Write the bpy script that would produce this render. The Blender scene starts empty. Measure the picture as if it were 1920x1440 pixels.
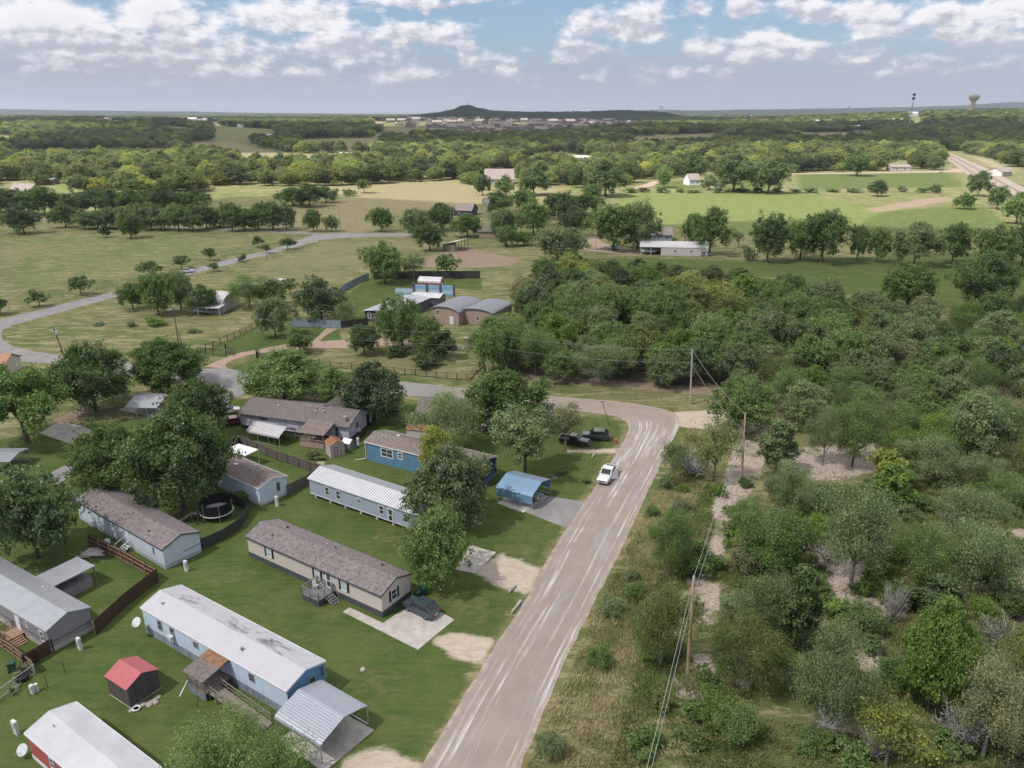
import bpy, bmesh, math, random
import numpy as np
from mathutils import Vector
R = math.radians
HAZE = 0.000065
S = bpy.context.scene
COL = S.collection
# ------------------------------------------------------------------ camera
F, H, HY = 1430.0, 54.0, 210.0            # focal length (px of a 1920 wide frame), flying height, horizon row
PITCH = math.atan((720 - HY) / F)
cam_d = bpy.data.cameras.new("camera"); cam = bpy.data.objects.new("camera", cam_d); COL.objects.link(cam)
cam.location = (0, 0, H); cam.rotation_euler = (math.pi / 2 - PITCH, 0, 0)
cam_d.sensor_width = 36; cam_d.lens = 36 * F / 1920; cam_d.clip_start = 0.5; cam_d.clip_end = 60000
S.camera = cam
# ------------------------------------------------------------------ light
SUN_EL, SUN_AZ = R(56), R(-118)           # azimuth from +Y, clockwise positive: the sun stands to the left, a little behind the camera
SD = Vector((math.sin(SUN_AZ) * math.cos(SUN_EL), math.cos(SUN_AZ) * math.cos(SUN_EL), math.sin(SUN_EL)))
sl = bpy.data.lights.new("sun", 'SUN'); sl.energy = 4.2; sl.angle = R(0.53); sl.color = (1, 0.95, 0.87)
sun = bpy.data.objects.new("sun", sl); COL.objects.link(sun); sun.rotation_euler = SD.to_track_quat('Z', 'Y').to_euler()
sun.location = (0, 0, 300)
S.view_settings.view_transform = 'Standard'; S.view_settings.look = 'None'
S.view_settings.exposure = 0.86; S.view_settings.gamma = 1
S.cycles.max_bounces = 6; S.cycles.diffuse_bounces = 3; S.cycles.transparent_max_bounces = 12
S.cycles.transmission_bounces = 3; S.cycles.volume_bounces = 0; S.cycles.caustics_reflective = False; S.cycles.caustics_refractive = False

_fw = (0, math.cos(PITCH), -math.sin(PITCH)); _up = (0, math.sin(PITCH), math.cos(PITCH))
def G(px, py, z=0.0):
    "the ground point seen at a surveyed photo point (photo of 1920x1440)"
    u, v = (px - 960) / F, (720 - py) / F
    d = (u, _fw[1] + v * _up[1], _fw[2] + v * _up[2]); t = (H - z) / -d[2]
    return d[0] * t, d[1] * t
def zat(Y, py):
    v = (720 - py) / F
    return H + Y * (_fw[2] + v * _up[2]) / (_fw[1] + v * _up[1])
def depth(x, y, z=0):
    return y * _fw[1] + (z - H) * _fw[2]
def terrain(x, y):
    "the far country rolls gently; level out to about a kilometre"
    x, y = np.asarray(x, float), np.asarray(y, float); t = np.clip((y - 1150) / 900, 0, 1); t = t * t * (3 - 2 * t)
    h = 6 * (np.sin(x * .0021 + 1) * np.sin(y * .0017 + .5) + .6 * np.sin(x * .0047 + y * .0031)) + 9.5
    h += 13 * np.exp(-(((x + 20) / 800) ** 2 + ((y - 2750) / 650) ** 2)) + 40 * np.exp(-(((x - 1780) / 600) ** 2 + ((y - 3050) / 700) ** 2)) + 10 * np.exp(-(((x + 1600) / 900) ** 2 + ((y - 3300) / 900) ** 2))
    return h * t
def azel(px, py):
    u, v = (px - 960) / F, (720 - py) / F
    d = Vector((u, _fw[1] + v * _up[1], _fw[2] + v * _up[2])).normalized()
    return math.atan2(d.x, d.y), math.asin(d.z)

# ------------------------------------------------------------------ node helper
class NT:
    def __init__(s, tree): s.t = tree; s.n = tree.nodes; s.l = tree.links
    def node(s, typ, **kw):
        n = s.n.new(typ)
        for k, v in kw.items(): setattr(n, k, v)
        return n
    def put(s, sock, v):
        if isinstance(v, bpy.types.NodeSocket): s.l.new(v, sock)
        elif v is not None:
            if sock.type == 'RGBA' and len(v) == 3: v = (*v, 1)
            sock.default_value = v
    def math(s, op, a, b=None, c=None, clamp=False):
        n = s.node('ShaderNodeMath', operation=op, use_clamp=clamp)
        for i, v in enumerate((a, b, c)):
            if v is not None: s.put(n.inputs[i], v)
        return n.outputs[0]
    def mix(s, f, a, b, blend='MIX'):
        n = s.node('ShaderNodeMix', data_type='RGBA', blend_type=blend)
        s.put(n.inputs[0], f); s.put(n.inputs[6], a); s.put(n.inputs[7], b)
        return n.outputs[2]
    def noise(s, vec=None, scale=1.0, detail=3.0, rough=0.5, out=0, dist=0.0):
        n = s.node('ShaderNodeTexNoise'); n.inputs['Scale'].default_value = scale
        n.inputs['Detail'].default_value = detail; n.inputs['Roughness'].default_value = rough; n.inputs['Distortion'].default_value = dist
        if vec is not None: s.put(n.inputs['Vector'], vec)
        return n.outputs[out]
    def ramp(s, f, lo, hi):
        n = s.node('ShaderNodeMapRange', interpolation_type='SMOOTHSTEP'); s.put(n.inputs[0], f)
        n.inputs[1].default_value = lo; n.inputs[2].default_value = hi
        return n.outputs[0]
    def cramp(s, f, stops):
        n = s.node('ShaderNodeValToRGB'); s.put(n.inputs[0], f); e = n.color_ramp.elements
        while len(e) < len(stops): e.new(0.5)
        for el, (p, c) in zip(e, stops): el.position = p; el.color = (*c, 1)
        return n.outputs[0]
    def mapping(s, vec, scale=(1, 1, 1), rot=(0, 0, 0), loc=(0, 0, 0)):
        n = s.node('ShaderNodeMapping'); s.put(n.inputs[0], vec)
        n.inputs['Scale'].default_value = scale; n.inputs['Rotation'].default_value = rot; n.inputs['Location'].default_value = loc
        return n.outputs[0]
    def obj(s): return s.node('ShaderNodeTexCoord').outputs['Object']
    def uv(s): return s.node('ShaderNodeTexCoord').outputs['UV']
    def attr(s, name): return s.node('ShaderNodeAttribute', attribute_name=name)
    def bump(s, h, strength=0.3, dist=0.05):
        n = s.node('ShaderNodeBump'); s.put(n.inputs['Height'], h)
        n.inputs['Strength'].default_value = strength; n.inputs['Distance'].default_value = dist
        return n.outputs[0]

# ------------------------------------------------------------------ sky: Nishita with cumulus
W = bpy.data.worlds.new("World"); S.world = W; W.use_nodes = True
w = NT(W.node_tree); w.n.clear()
sky = w.node('ShaderNodeTexSky', sky_type='NISHITA', sun_disc=False, sun_elevation=SUN_EL, sun_rotation=SUN_AZ)
sky.air_density = 1.0; sky.dust_density = 1.2; sky.ozone_density = 1.0; sky.altitude = 200
gen = w.node('ShaderNodeTexCoord').outputs['Generated']
sep = w.node('ShaderNodeSeparateXYZ'); w.put(sep.inputs[0], gen)
az = w.math('ARCTAN2', sep.outputs[0], sep.outputs[1]); el = w.math('ARCSINE', sep.outputs[2])
cmb = w.node('ShaderNodeCombineXYZ'); w.put(cmb.inputs[0], az); w.put(cmb.inputs[1], w.math('MULTIPLY', el, 1.9))
P0 = cmb.outputs[0]
warp = w.noise(P0, 11, 5, 0.6, out=1)
ws = w.node('ShaderNodeSeparateColor'); w.put(ws.inputs[0], warp)
az2 = w.math('ADD', az, w.math('MULTIPLY', w.math('SUBTRACT', ws.outputs[0], 0.5), 0.10))
el2 = w.math('ADD', el, w.math('MULTIPLY', w.math('SUBTRACT', ws.outputs[1], 0.5), 0.045))
BLOBS = [(60, 50, 260, 80, .85), (250, 110, 330, 75, .8), (120, 165, 460, 44, .72), (700, 150, 260, 34, .55), (1300, 140, 240, 30, .5), (300, 35, 120, 45, .9), (420, 95, 200, 50, .6), (560, 30, 130, 48, .85), (480, 150, 420, 40, .45),
         (640, 95, 150, 38, .75), (770, 62, 110, 32, .9), (690, 20, 60, 22, .5), (868, 88, 26, 18, .8), (800, 4, 170, 12, .8), (930, 125, 90, 35, .6), (1010, 150, 120, 30, .4),
         (1150, 50, 110, 36, .9), (1205, 20, 60, 26, .6), (1090, 95, 90, 35, .6), (1300, 14, 40, 20, .75), (1390, 22, 44, 34, .8), (1410, 92, 130, 40, .85),
         (1540, 95, 120, 36, .6), (1580, 18, 130, 24, .95), (1700, 52, 70, 28, .7), (1830, 15, 120, 26, .95), (1860, 70, 140, 34, .75), (1660, 115, 200, 34, .5), (1880, 120, 160, 30, .4),
         (-150, 60, 240, 80, .8), (2080, 60, 200, 60, .8)]
tot = None; low = None
for (bx, by, rx, ry, st) in BLOBS:
    a0, e0 = azel(bx, by); ra, re = rx / F * .88, ry / F * .85
    dx = w.math('MULTIPLY_ADD', az2, 1 / ra, -a0 / ra); dy = w.math('MULTIPLY_ADD', el2, 1 / re, -e0 / re)
    q = w.math('ADD', w.math('MULTIPLY', dx, dx), w.math('MULTIPLY', dy, dy))
    g = w.math('MULTIPLY', w.math('POWER', 2.71828, w.math('MULTIPLY', q, -1.0)), st)
    lw = w.math('MULTIPLY', g, dy)
    tot = g if tot is None else w.math('MAXIMUM', tot, g)
    low = lw if low is None else w.math('ADD', low, lw)
f1 = w.noise(P0, 21, 10, 0.6)
P1 = w.mapping(P0, loc=(-0.008, 0.013, 0)); f2 = w.noise(P1, 21, 10, 0.6)
# general cloud cover higher up, out of the photograph
hi = w.math('MULTIPLY', w.ramp(el, 0.16, 0.30), w.math('MULTIPLY', w.noise(gen, 2.6, 6, 0.55), 1.25))
dens = w.math('ADD', w.math('MAXIMUM', tot, hi), w.math('MULTIPLY', w.math('SUBTRACT', f1, 0.5), 1.75))
cov = w.ramp(dens, 0.23, 0.68)
lit = w.math('ADD', w.math('MULTIPLY', w.math('SUBTRACT', f1, f2), 3.2), w.math('MULTIPLY', low, 0.85))
litf = w.math('ADD', w.ramp(lit, -0.35, 0.55), w.math('MULTIPLY', w.ramp(dens, 0.5, 1.2), -0.22), clamp=True)
ccol = w.mix(litf, (4.45, 4.55, 5.25), (8.0, 7.9, 8.2))
skyc = w.mix(0.45, sky.outputs[0], (1.75, 3.1, 5.3))     # the cleaner blue between the clouds
mist = w.mix(w.ramp(el, 0.015, 0.095), (4.15, 4.5, 5.45), skyc)
covh = w.math('MULTIPLY', cov, w.ramp(el, 0.006, 0.048))
colr = w.mix(covh, mist, ccol)
colr = w.mix(w.ramp(el, -0.004, 0.0), (2.6, 2.9, 3.3), colr)
bg = w.node('ShaderNodeBackground'); w.put(bg.inputs[0], colr); bg.inputs[1].default_value = 0.072
wo = w.node('ShaderNodeOutputWorld'); w.l.new(bg.outputs[0], wo.inputs[0])
W.cycles.sampling_method = 'MANUAL'; W.cycles.sample_map_resolution = 512

# ------------------------------------------------------------------ things
def tag(o, label=None, cat=None, group=None, kind=None):
    if label: o['label'] = label
    if cat: o['category'] = cat
    if group: o['group'] = group
    if kind: o['kind'] = kind
    return o
def thing(name, label, cat, loc=(0, 0, 0), rot=0.0, group=None):
    o = bpy.data.objects.new(name, None); COL.objects.link(o)
    o.location = loc if len(loc) == 3 else (*loc, 0); o.rotation_euler = (0, 0, rot); o.empty_display_size = 0.5
    return tag(o, label, cat, group)
def link(name, mesh, parent=None, mat=None):
    o = bpy.data.objects.new(name, mesh); COL.objects.link(o)
    if parent is not None: o.parent = parent
    return o
def copy_tree(o, parent=None):
    c = o.copy(); COL.objects.link(c)
    if parent is not None: c.parent = parent
    for ch in [k for k in bpy.data.objects if k.parent == o]: copy_tree(ch, c)
    return c

class MB:
    "collects shapes, builds them as ONE mesh object"
    def __init__(s): s.v = []; s.f = []
    def add(s, vs, fs):
        b = len(s.v); s.v += [tuple(p) for p in vs]; s.f += [tuple(b + i for i in f) for f in fs]; return s
    def box(s, x0, x1, y0, y1, z0, z1):
        return s.add([(x0, y0, z0), (x1, y0, z0), (x1, y1, z0), (x0, y1, z0), (x0, y0, z1), (x1, y0, z1), (x1, y1, z1), (x0, y1, z1)],
                     [(0, 3, 2, 1), (4, 5, 6, 7), (0, 1, 5, 4), (1, 2, 6, 5), (2, 3, 7, 6), (3, 0, 4, 7)])
    def prism(s, prof, a0, a1, axis='x'):
        "extrude a closed 2D outline; axis x: outline in (y,z); axis y: outline in (x,z); axis z: outline in (x,y)"
        n = len(prof); vs = []
        for a in (a0, a1):
            for p, q in prof: vs.append((a, p, q) if axis == 'x' else (p, a, q) if axis == 'y' else (p, q, a))
        fs = [tuple(range(n))[::-1], tuple(range(n, 2 * n))] + [(i, (i + 1) % n, n + (i + 1) % n, n + i) for i in range(n)]
        return s.add(vs, fs)
    def tube(s, p0, p1, r0, r1=None, n=6):
        r1 = r0 if r1 is None else r1; a, b = Vector(p0), Vector(p1); d = (b - a)
        if d.length < 1e-6: return s
        d.normalize(); u = d.orthogonal().normalized(); q = d.cross(u); vs = []
        for c, r in ((a, r0), (b, r1)):
            for i in range(n):
                t = 2 * math.pi * i / n; vs.append(c + (u * math.cos(t) + q * math.sin(t)) * r)
        return s.add(vs, [(i, (i + 1) % n, n + (i + 1) % n, n + i) for i in range(n)] + [tuple(range(n))[::-1], tuple(range(n, 2 * n))])
    def path(s, pts, r, n=5):
        for a, b in zip(pts[:-1], pts[1:]): s.tube(a, b, r, r, n)
        return s
    def lathe(s, prof, n=16, c=(0, 0, 0)):
        vs = []; fs = []
        for r, z in prof:
            for i in range(n):
                t = 2 * math.pi * i / n; vs.append((c[0] + r * math.cos(t), c[1] + r * math.sin(t), c[2] + z))
        for k in range(len(prof) - 1):
            for i in range(n): fs.append((k * n + i, k * n + (i + 1) % n, (k + 1) * n + (i + 1) % n, (k + 1) * n + i))
        fs += [tuple(range(n))[::-1], tuple(range((len(prof) - 1) * n, len(prof) * n))]
        return s.add(vs, fs)
    def slab(s, pts, z0, z1):
        a = sum(p[0] * q[1] - q[0] * p[1] for p, q in zip(pts, pts[1:] + pts[:1]))
        return s.prism(pts if a > 0 else pts[::-1], z0, z1, 'z')
    def build(s, name, mat, parent=None, smooth=False, loc=None, rot=0.0):
        me = bpy.data.meshes.new(name); me.from_pydata(s.v, [], s.f); me.validate()
        bm = bmesh.new(); bm.from_mesh(me); bmesh.ops.recalc_face_normals(bm, faces=bm.faces); bm.to_mesh(me); bm.free()
        me.materials.append(mat)
        if smooth:
            for p in me.polygons: p.use_smooth = True
        o = link(name, me, parent)
        if loc is not None: o.location = loc if len(loc) == 3 else (*loc, 0); o.rotation_euler = (0, 0, rot)
        return o

# ------------------------------------------------------------------ materials
def bsdf(name, rough=0.8, metallic=0.0, spec=0.3):
    m = bpy.data.materials.new(name); m.use_nodes = True; n = NT(m.node_tree)
    b = n.n['Principled BSDF']; b.inputs['Roughness'].default_value = rough; b.inputs['Metallic'].default_value = metallic
    b.inputs['Specular IOR Level'].default_value = spec
    return m, n, b
def paint(name, col, rough=0.6, var=0.12, scale=1.5, metallic=0.0, spec=0.3, streak=False):
    m, n, b = bsdf(name, rough, metallic, spec); o = n.obj()
    if streak: o = n.mapping(o, (1, 1, 0.15))
    f = n.noise(o, scale, 5, 0.6)
    n.put(b.inputs['Base Color'], n.mix(n.ramp(f, 0.3, 0.7), [c * (1 - var) for c in col], [min(1, c * (1 + var)) for c in col]))
    return m
def siding(name, col, pitch=0.2, vertical=False, dirt=0.25, rough=0.6):
    "boards or panels with a dark joint every pitch metres, weathered in streaks"
    m, n, b = bsdf(name, rough); o = n.obj(); s = n.node('ShaderNodeSeparateXYZ'); n.put(s.inputs[0], o)
    c = n.math('ADD', s.outputs[0], s.outputs[1]) if vertical else s.outputs[2]
    fr = n.math('FRACT', n.math('DIVIDE', c, pitch))
    line = n.math('SUBTRACT', 1.0, n.ramp(fr, 0.0, 0.12))
    d = n.noise(n.mapping(o, (1.2, 1.2, 0.25)), 1.3, 5, 0.65)
    base = n.mix(n.math('MULTIPLY', n.ramp(d, 0.42, 0.75), dirt), col, [x * 0.62 + 0.02 for x in col])
    n.put(b.inputs['Base Color'], n.mix(n.math('MULTIPLY', line, 0.35), base, [x * 0.5 for x in col]))
    n.put(b.inputs['Normal'], n.bump(fr, 0.35, 0.02))
    return m
def shingle(name, c1, c2, course=0.22):
    m, n, b = bsdf(name, 0.9, 0, 0.15); o = n.obj()
    br = n.node('ShaderNodeTexBrick'); n.put(br.inputs['Vector'], n.mapping(o, (1, 1, 1)))
    br.inputs['Color1'].default_value = (*c1, 1); br.inputs['Color2'].default_value = (*c2, 1)
    br.inputs['Mortar'].default_value = (*[c * 0.6 for c in c1], 1); br.inputs['Scale'].default_value = 1.0
    br.inputs['Brick Width'].default_value = 0.42; br.inputs['Row Height'].default_value = course; br.inputs['Mortar Size'].default_value = 0.012
    big = n.noise(o, 2.6, 4, 0.62); wear = n.noise(n.mapping(o, (0.35, 1.5, 1.5)), 0.7, 4, 0.6)
    c = n.mix(n.ramp(big, 0.36, 0.64), br.outputs[0], n.mix(0.5, c2, [x * 1.25 for x in c2]))
    c = n.mix(n.math('MULTIPLY', n.ramp(wear, 0.5, 0.75), 0.3), c, [x * 0.7 for x in c1])
    n.put(b.inputs['Base Color'], c); n.put(b.inputs['Normal'], n.bump(br.outputs[1], 0.3, 0.02))
    return m
def ribbed(name, col, pitch=0.3, axis=0, stain=None, amount=0.0, metallic=0.25, rough=0.42, streak=(0.25, 1.6, 1.6)):
    "ribbed sheet metal; ribs repeat along the axis; stains where the coating has worn"
    m, n, b = bsdf(name, rough, metallic, 0.4); o = n.obj(); s = n.node('ShaderNodeSeparateXYZ'); n.put(s.inputs[0], o)
    fr = n.math('FRACT', n.math('DIVIDE', s.outputs[axis], pitch))
    rib = n.math('MULTIPLY', n.ramp(fr, 0.0, 0.1), n.math('SUBTRACT', 1.0, n.ramp(fr, 0.16, 0.26)))
    c = n.mix(n.ramp(n.noise(o, 0.8, 5, 0.6), 0.3, 0.7), [x * 0.9 for x in col], col)
    if stain:
        d = n.noise(n.mapping(o, streak), 0.9, 7, 0.68, dist=0.6)
        c = n.mix(n.math('MULTIPLY', n.ramp(d, 0.5, 0.72), amount), c, stain)
    c = n.mix(n.math('MULTIPLY', rib, 0.25), c, [x * 0.55 for x in col])
    n.put(b.inputs['Base Color'], c); n.put(b.inputs['Normal'], n.bump(rib, 0.6, 0.03))
    return m
def planks(name, c1, c2, pitch=0.14, axis=0):
    m, n, b = bsdf(name, 0.85, 0, 0.15); o = n.obj(); s = n.node('ShaderNodeSeparateXYZ'); n.put(s.inputs[0], o)
    q = n.math('DIVIDE', n.math('ADD', s.outputs[0], s.outputs[1]) if axis == 3 else s.outputs[axis], pitch)
    wn = n.node('ShaderNodeTexWhiteNoise', noise_dimensions='1D'); n.put(wn.inputs['W'], n.math('FLOOR', q))
    g = n.noise(o, 3, 6, 0.7)
    c = n.mix(n.math('MULTIPLY_ADD', g, 0.6, n.math('MULTIPLY', wn.outputs[0], 0.45)), c1, c2)
    gap = n.math('SUBTRACT', 1.0, n.ramp(n.math('FRACT', q), 0.0, 0.1))
    n.put(b.inputs['Base Color'], n.mix(n.math('MULTIPLY', gap, 0.7), c, [x * 0.3 for x in c1]))
    return m
def bricks(name, c1, c2):
    m, n, b = bsdf(name, 0.9, 0, 0.1); o = n.obj(); s = n.node('ShaderNodeSeparateXYZ'); n.put(s.inputs[0], o)
    k = n.node('ShaderNodeCombineXYZ'); n.put(k.inputs[0], n.math('ADD', s.outputs[0], s.outputs[1])); n.put(k.inputs[1], s.outputs[2])
    br = n.node('ShaderNodeTexBrick'); n.put(br.inputs['Vector'], k.outputs[0]); br.inputs['Scale'].default_value = 1
    br.inputs['Color1'].default_value = (*c1, 1); br.inputs['Color2'].default_value = (*c2, 1); br.inputs['Mortar'].default_value = (.3, .27, .25, 1)
    br.inputs['Brick Width'].default_value = .3; br.inputs['Row Height'].default_value = .1; br.inputs['Mortar Size'].default_value = .012
    n.put(b.inputs['Base Color'], br.outputs[0]); return m
def glassy(name, col, rough=0.08):
    m, n, b = bsdf(name, rough, 0, 0.6)
    n.put(b.inputs['Base Color'], n.mix(n.noise(n.obj(), 1.1, 2), col, [c * 1.8 for c in col])); return m

M = dict(devwall=paint('beige_render', (.22, .19, .175), .9, .15, .3),
    tan=siding('tan_siding', (.57, .51, .465), .2, dirt=.18), tan_skirt=paint('charcoal_skirting', (.075, .08, .09), .7),
    shingle=shingle('brown_shingles', (.128, .108, .108), (.205, .176, .178)), shingle2=shingle('tan_brown_shingles', (.145, .115, .107), (.20, .165, .155)),
    shingle3=shingle('grey_brown_shingles', (.12, .105, .10), (.165, .145, .14)), terracotta=shingle('clay_roof', (.34, .17, .12), (.42, .23, .16)),
    ltblue=siding('pale_blue_panels', (.52, .62, .75), 1.22, True, .3), blue_end=siding('mid_blue_panels', (.13, .26, .44), .3, True, .15), blue_band=paint('blue_fascia', (.13, .23, .36), .6),
    slat_skirt=planks('weathered_blue_skirting', (.10, .12, .15), (.34, .39, .46), .28, 3),
    stainroof=None,
    whiteblue=siding('white_blue_siding', (.56, .61, .69), .2, dirt=.2), whiteblue2=siding('sky_white_siding', (.58, .66, .76), .25, dirt=.2), pale_skirt=paint('pale_skirting', (.38, .42, .46), .7, .2),
    greywall=siding('grey_siding', (.27, .25, .265), .2, dirt=.2), greyroof=ribbed('grey_metal_roof', (.36, .37, .405), .45, 0, (.25, .25, .28), .4, .3, .45), conc=paint('concrete', (.42, .385, .355), .9, .16, .9),
    redwall=siding('red_siding', (.42, .10, .095), .2, dirt=.25), whiteroof=paint('white_roof', (.46, .46, .495), .6, .09, .5),
    greyblue=siding('grey_blue_siding', (.35, .41, .51), .2, dirt=.12), seam=paint('galvanised_roof', (.62, .63, .66), .35, .05, .6, .25), seamline=paint('roof_seam', (.30, .31, .34), .4, .05, 1, .3),
    teal=siding('blue_boards', (.115, .235, .37), .3, True, .5), navy=siding('navy_boards', (.03, .075, .15), .3, True, .1),
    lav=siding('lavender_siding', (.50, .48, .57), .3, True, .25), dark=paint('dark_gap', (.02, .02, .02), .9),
    brownwall=siding('brown_siding', (.17, .12, .10), .25, True, .4), white=paint('white_trim', (.68, .69, .71), .5, .06), black=paint('black_trim', (.018, .018, .02), .5),
    pane=glassy('window_glass', (.035, .042, .05)), blind=paint('window_blind', (.42, .46, .47), .35, .1), greytrim=paint('grey_trim', (.25, .26, .27), .6),
    deck=planks('grey_deck_boards', (.13, .125, .13), (.22, .21, .21), .14, 0), deckpost=paint('grey_wood', (.20, .195, .20), .8, .25, 6), oldwood=planks('weathered_boards', (.15, .13, .115), (.30, .26, .23), .14, 1),
    rust=paint('rusty_roof', (.22, .115, .065), .8, .3, 2.5), brownfence=planks('brown_pickets', (.055, .032, .024), (.115, .07, .05), .14, 3), rail=paint('pale_timber', (.30, .20, .14), .85, .2, 4),
    darkfence=planks('dark_pickets', (.04, .04, .038), (.085, .08, .072), .14, 3), greyfence=planks('grey_pickets', (.10, .085, .075), (.19, .165, .15), .14, 3),
    galv=ribbed('galvanised_sheet', (.42, .45, .52), .25, 1, None, 0, .4, .38), bluemetal=ribbed('blue_sheet_metal', (.21, .36, .54), .22, 1, (.25, .36, .5), .25, .2, .4), galvpost=paint('steel_tube', (.45, .47, .50), .4, .1, 3, .5),
    redmetal=ribbed('red_sheet_metal', (.43, .115, .13), .25, 0, None, 0, .1, .5), shedwood=planks('dark_shed_boards', (.06, .054, .052), (.13, .115, .11), .2, 3),
    pink=siding('pink_siding', (.47, .40, .42), .3, True, .15), plastic=paint('cream_plastic', (.55, .58, .60), .5, .06), green=paint('bin_green', (.02, .075, .055), .45), polewood=paint('pole_wood', (.42, .29, .18), .9, .3, 2, streak=True),
    poleold=paint('old_pole_wood', (.12, .10, .085), .9, .25, 2), polegrey=paint('grey_pole_wood', (.42, .37, .32), .9, .25, 2), wire=paint('aluminium_wire', (.27, .275, .28), .5, .05), porcelain=paint('porcelain', (.55, .56, .58), .35, .05),
    iron=paint('black_iron', (.022, .024, .022), .6), bluefence=paint('blue_grey_sheet', (.235, .285, .365), .5, .1, .6), arch=ribbed('grey_arched_roof', (.215, .225, .255), .5, 0, (.16, .165, .19), .4, .25, .5),
    estate=ribbed('estate_roof', (.40, .41, .45), .5, 0, (.28, .28, .33), .5, .2, .5), redbrick=bricks('red_brick', (.34, .23, .20), (.43, .31, .27)), mauvewall=siding('slate_siding', (.10, .10, .13), .2), tanbrick=bricks('tan_brick', (.36, .24, .18), (.44, .31, .24)),
    mural=None, rubber=paint('rubber', (.016, .016, .017), .8), rim=paint('alloy', (.32, .33, .35), .3, .1, 3, .8), glass=glassy('car_glass', (.012, .015, .018), .04), lamp=glassy('lamp_lens', (.5, .5, .48), .1), redlamp=glassy('tail_lens', (.22, .01, .01), .1),
    bark=paint('bark', (.10, .082, .068), .95, .35, 3), greybark=paint('grey_bark', (.18, .165, .155), .95, .3, 3), deadwood=paint('dead_wood', (.33, .31, .31), .95, .25, 3), creamwall=siding('cream_metal_wall', (.55, .51, .49), .3, True, .1),
    ltroof=ribbed('pale_barn_roof', (.55, .53, .55), .6, 0, (.4, .4, .42), .3, .1, .5), soilred=paint('red_soil', (.30, .17, .115), .95, .2, .4), sand=paint('stone_beige', (.50, .43, .37), .9, .15, .2), houseroof=shingle('far_shingles', (.19, .155, .15), (.27, .225, .215)),
    trampmat=paint('trampoline_net', (.012, .012, .014), .7), stonep=paint('pale_stones', (.36, .32, .29), .9, .3, 2))
_m, _n, _b = bsdf('worn_white_roof', .6, .05); _o = _n.obj(); _s = _n.node('ShaderNodeSeparateXYZ'); _n.put(_s.inputs[0], _o)
_side = _n.math('MULTIPLY', _n.ramp(_s.outputs[1], 2.25, 2.7), 1.0); _d = _n.noise(_n.mapping(_o, (.30, .75, .75)), 1.0, 7, .7, dist=.9); _d2 = _n.noise(_n.mapping(_o, (1.4, .5, .5), (0, 0, .5)), .8, 6, .7)
_c = _n.mix(_n.math('MULTIPLY', _n.ramp(_d2, .45, .75), .35), (.44, .435, .465), (.31, .31, .34)); _c = _n.mix(_n.math('MULTIPLY', _n.math('MULTIPLY', _n.ramp(_d, .50, .66), _side), .85), _c, (.13, .135, .16))
_n.put(_b.inputs['Base Color'], _c); M['stainroof'] = _m
_m, _n, _b = bsdf('painted_seascape', 0.7); _o = _n.obj(); _s = _n.node('ShaderNodeSeparateXYZ'); _n.put(_s.inputs[0], _o)
_n.put(_b.inputs['Base Color'], _n.cramp(_n.math('ADD', _n.math('DIVIDE', _s.outputs[2], 3.4), _n.math('MULTIPLY', _n.noise(_o, .9, 5), .5)), [(.2, (.16, .30, .40)), (.45, (.30, .48, .62)), (.62, (.55, .62, .66)), (.85, (.25, .43, .62))]))
M['mural'] = _m
def carpaint(name, col):
    m, n, b = bsdf(name, 0.3, 0.25, 0.5); b.inputs['Base Color'].default_value = (*col, 1); b.inputs['Coat Weight'].default_value = 0.6; b.inputs['Coat Roughness'].default_value = 0.06
    return m
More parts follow.
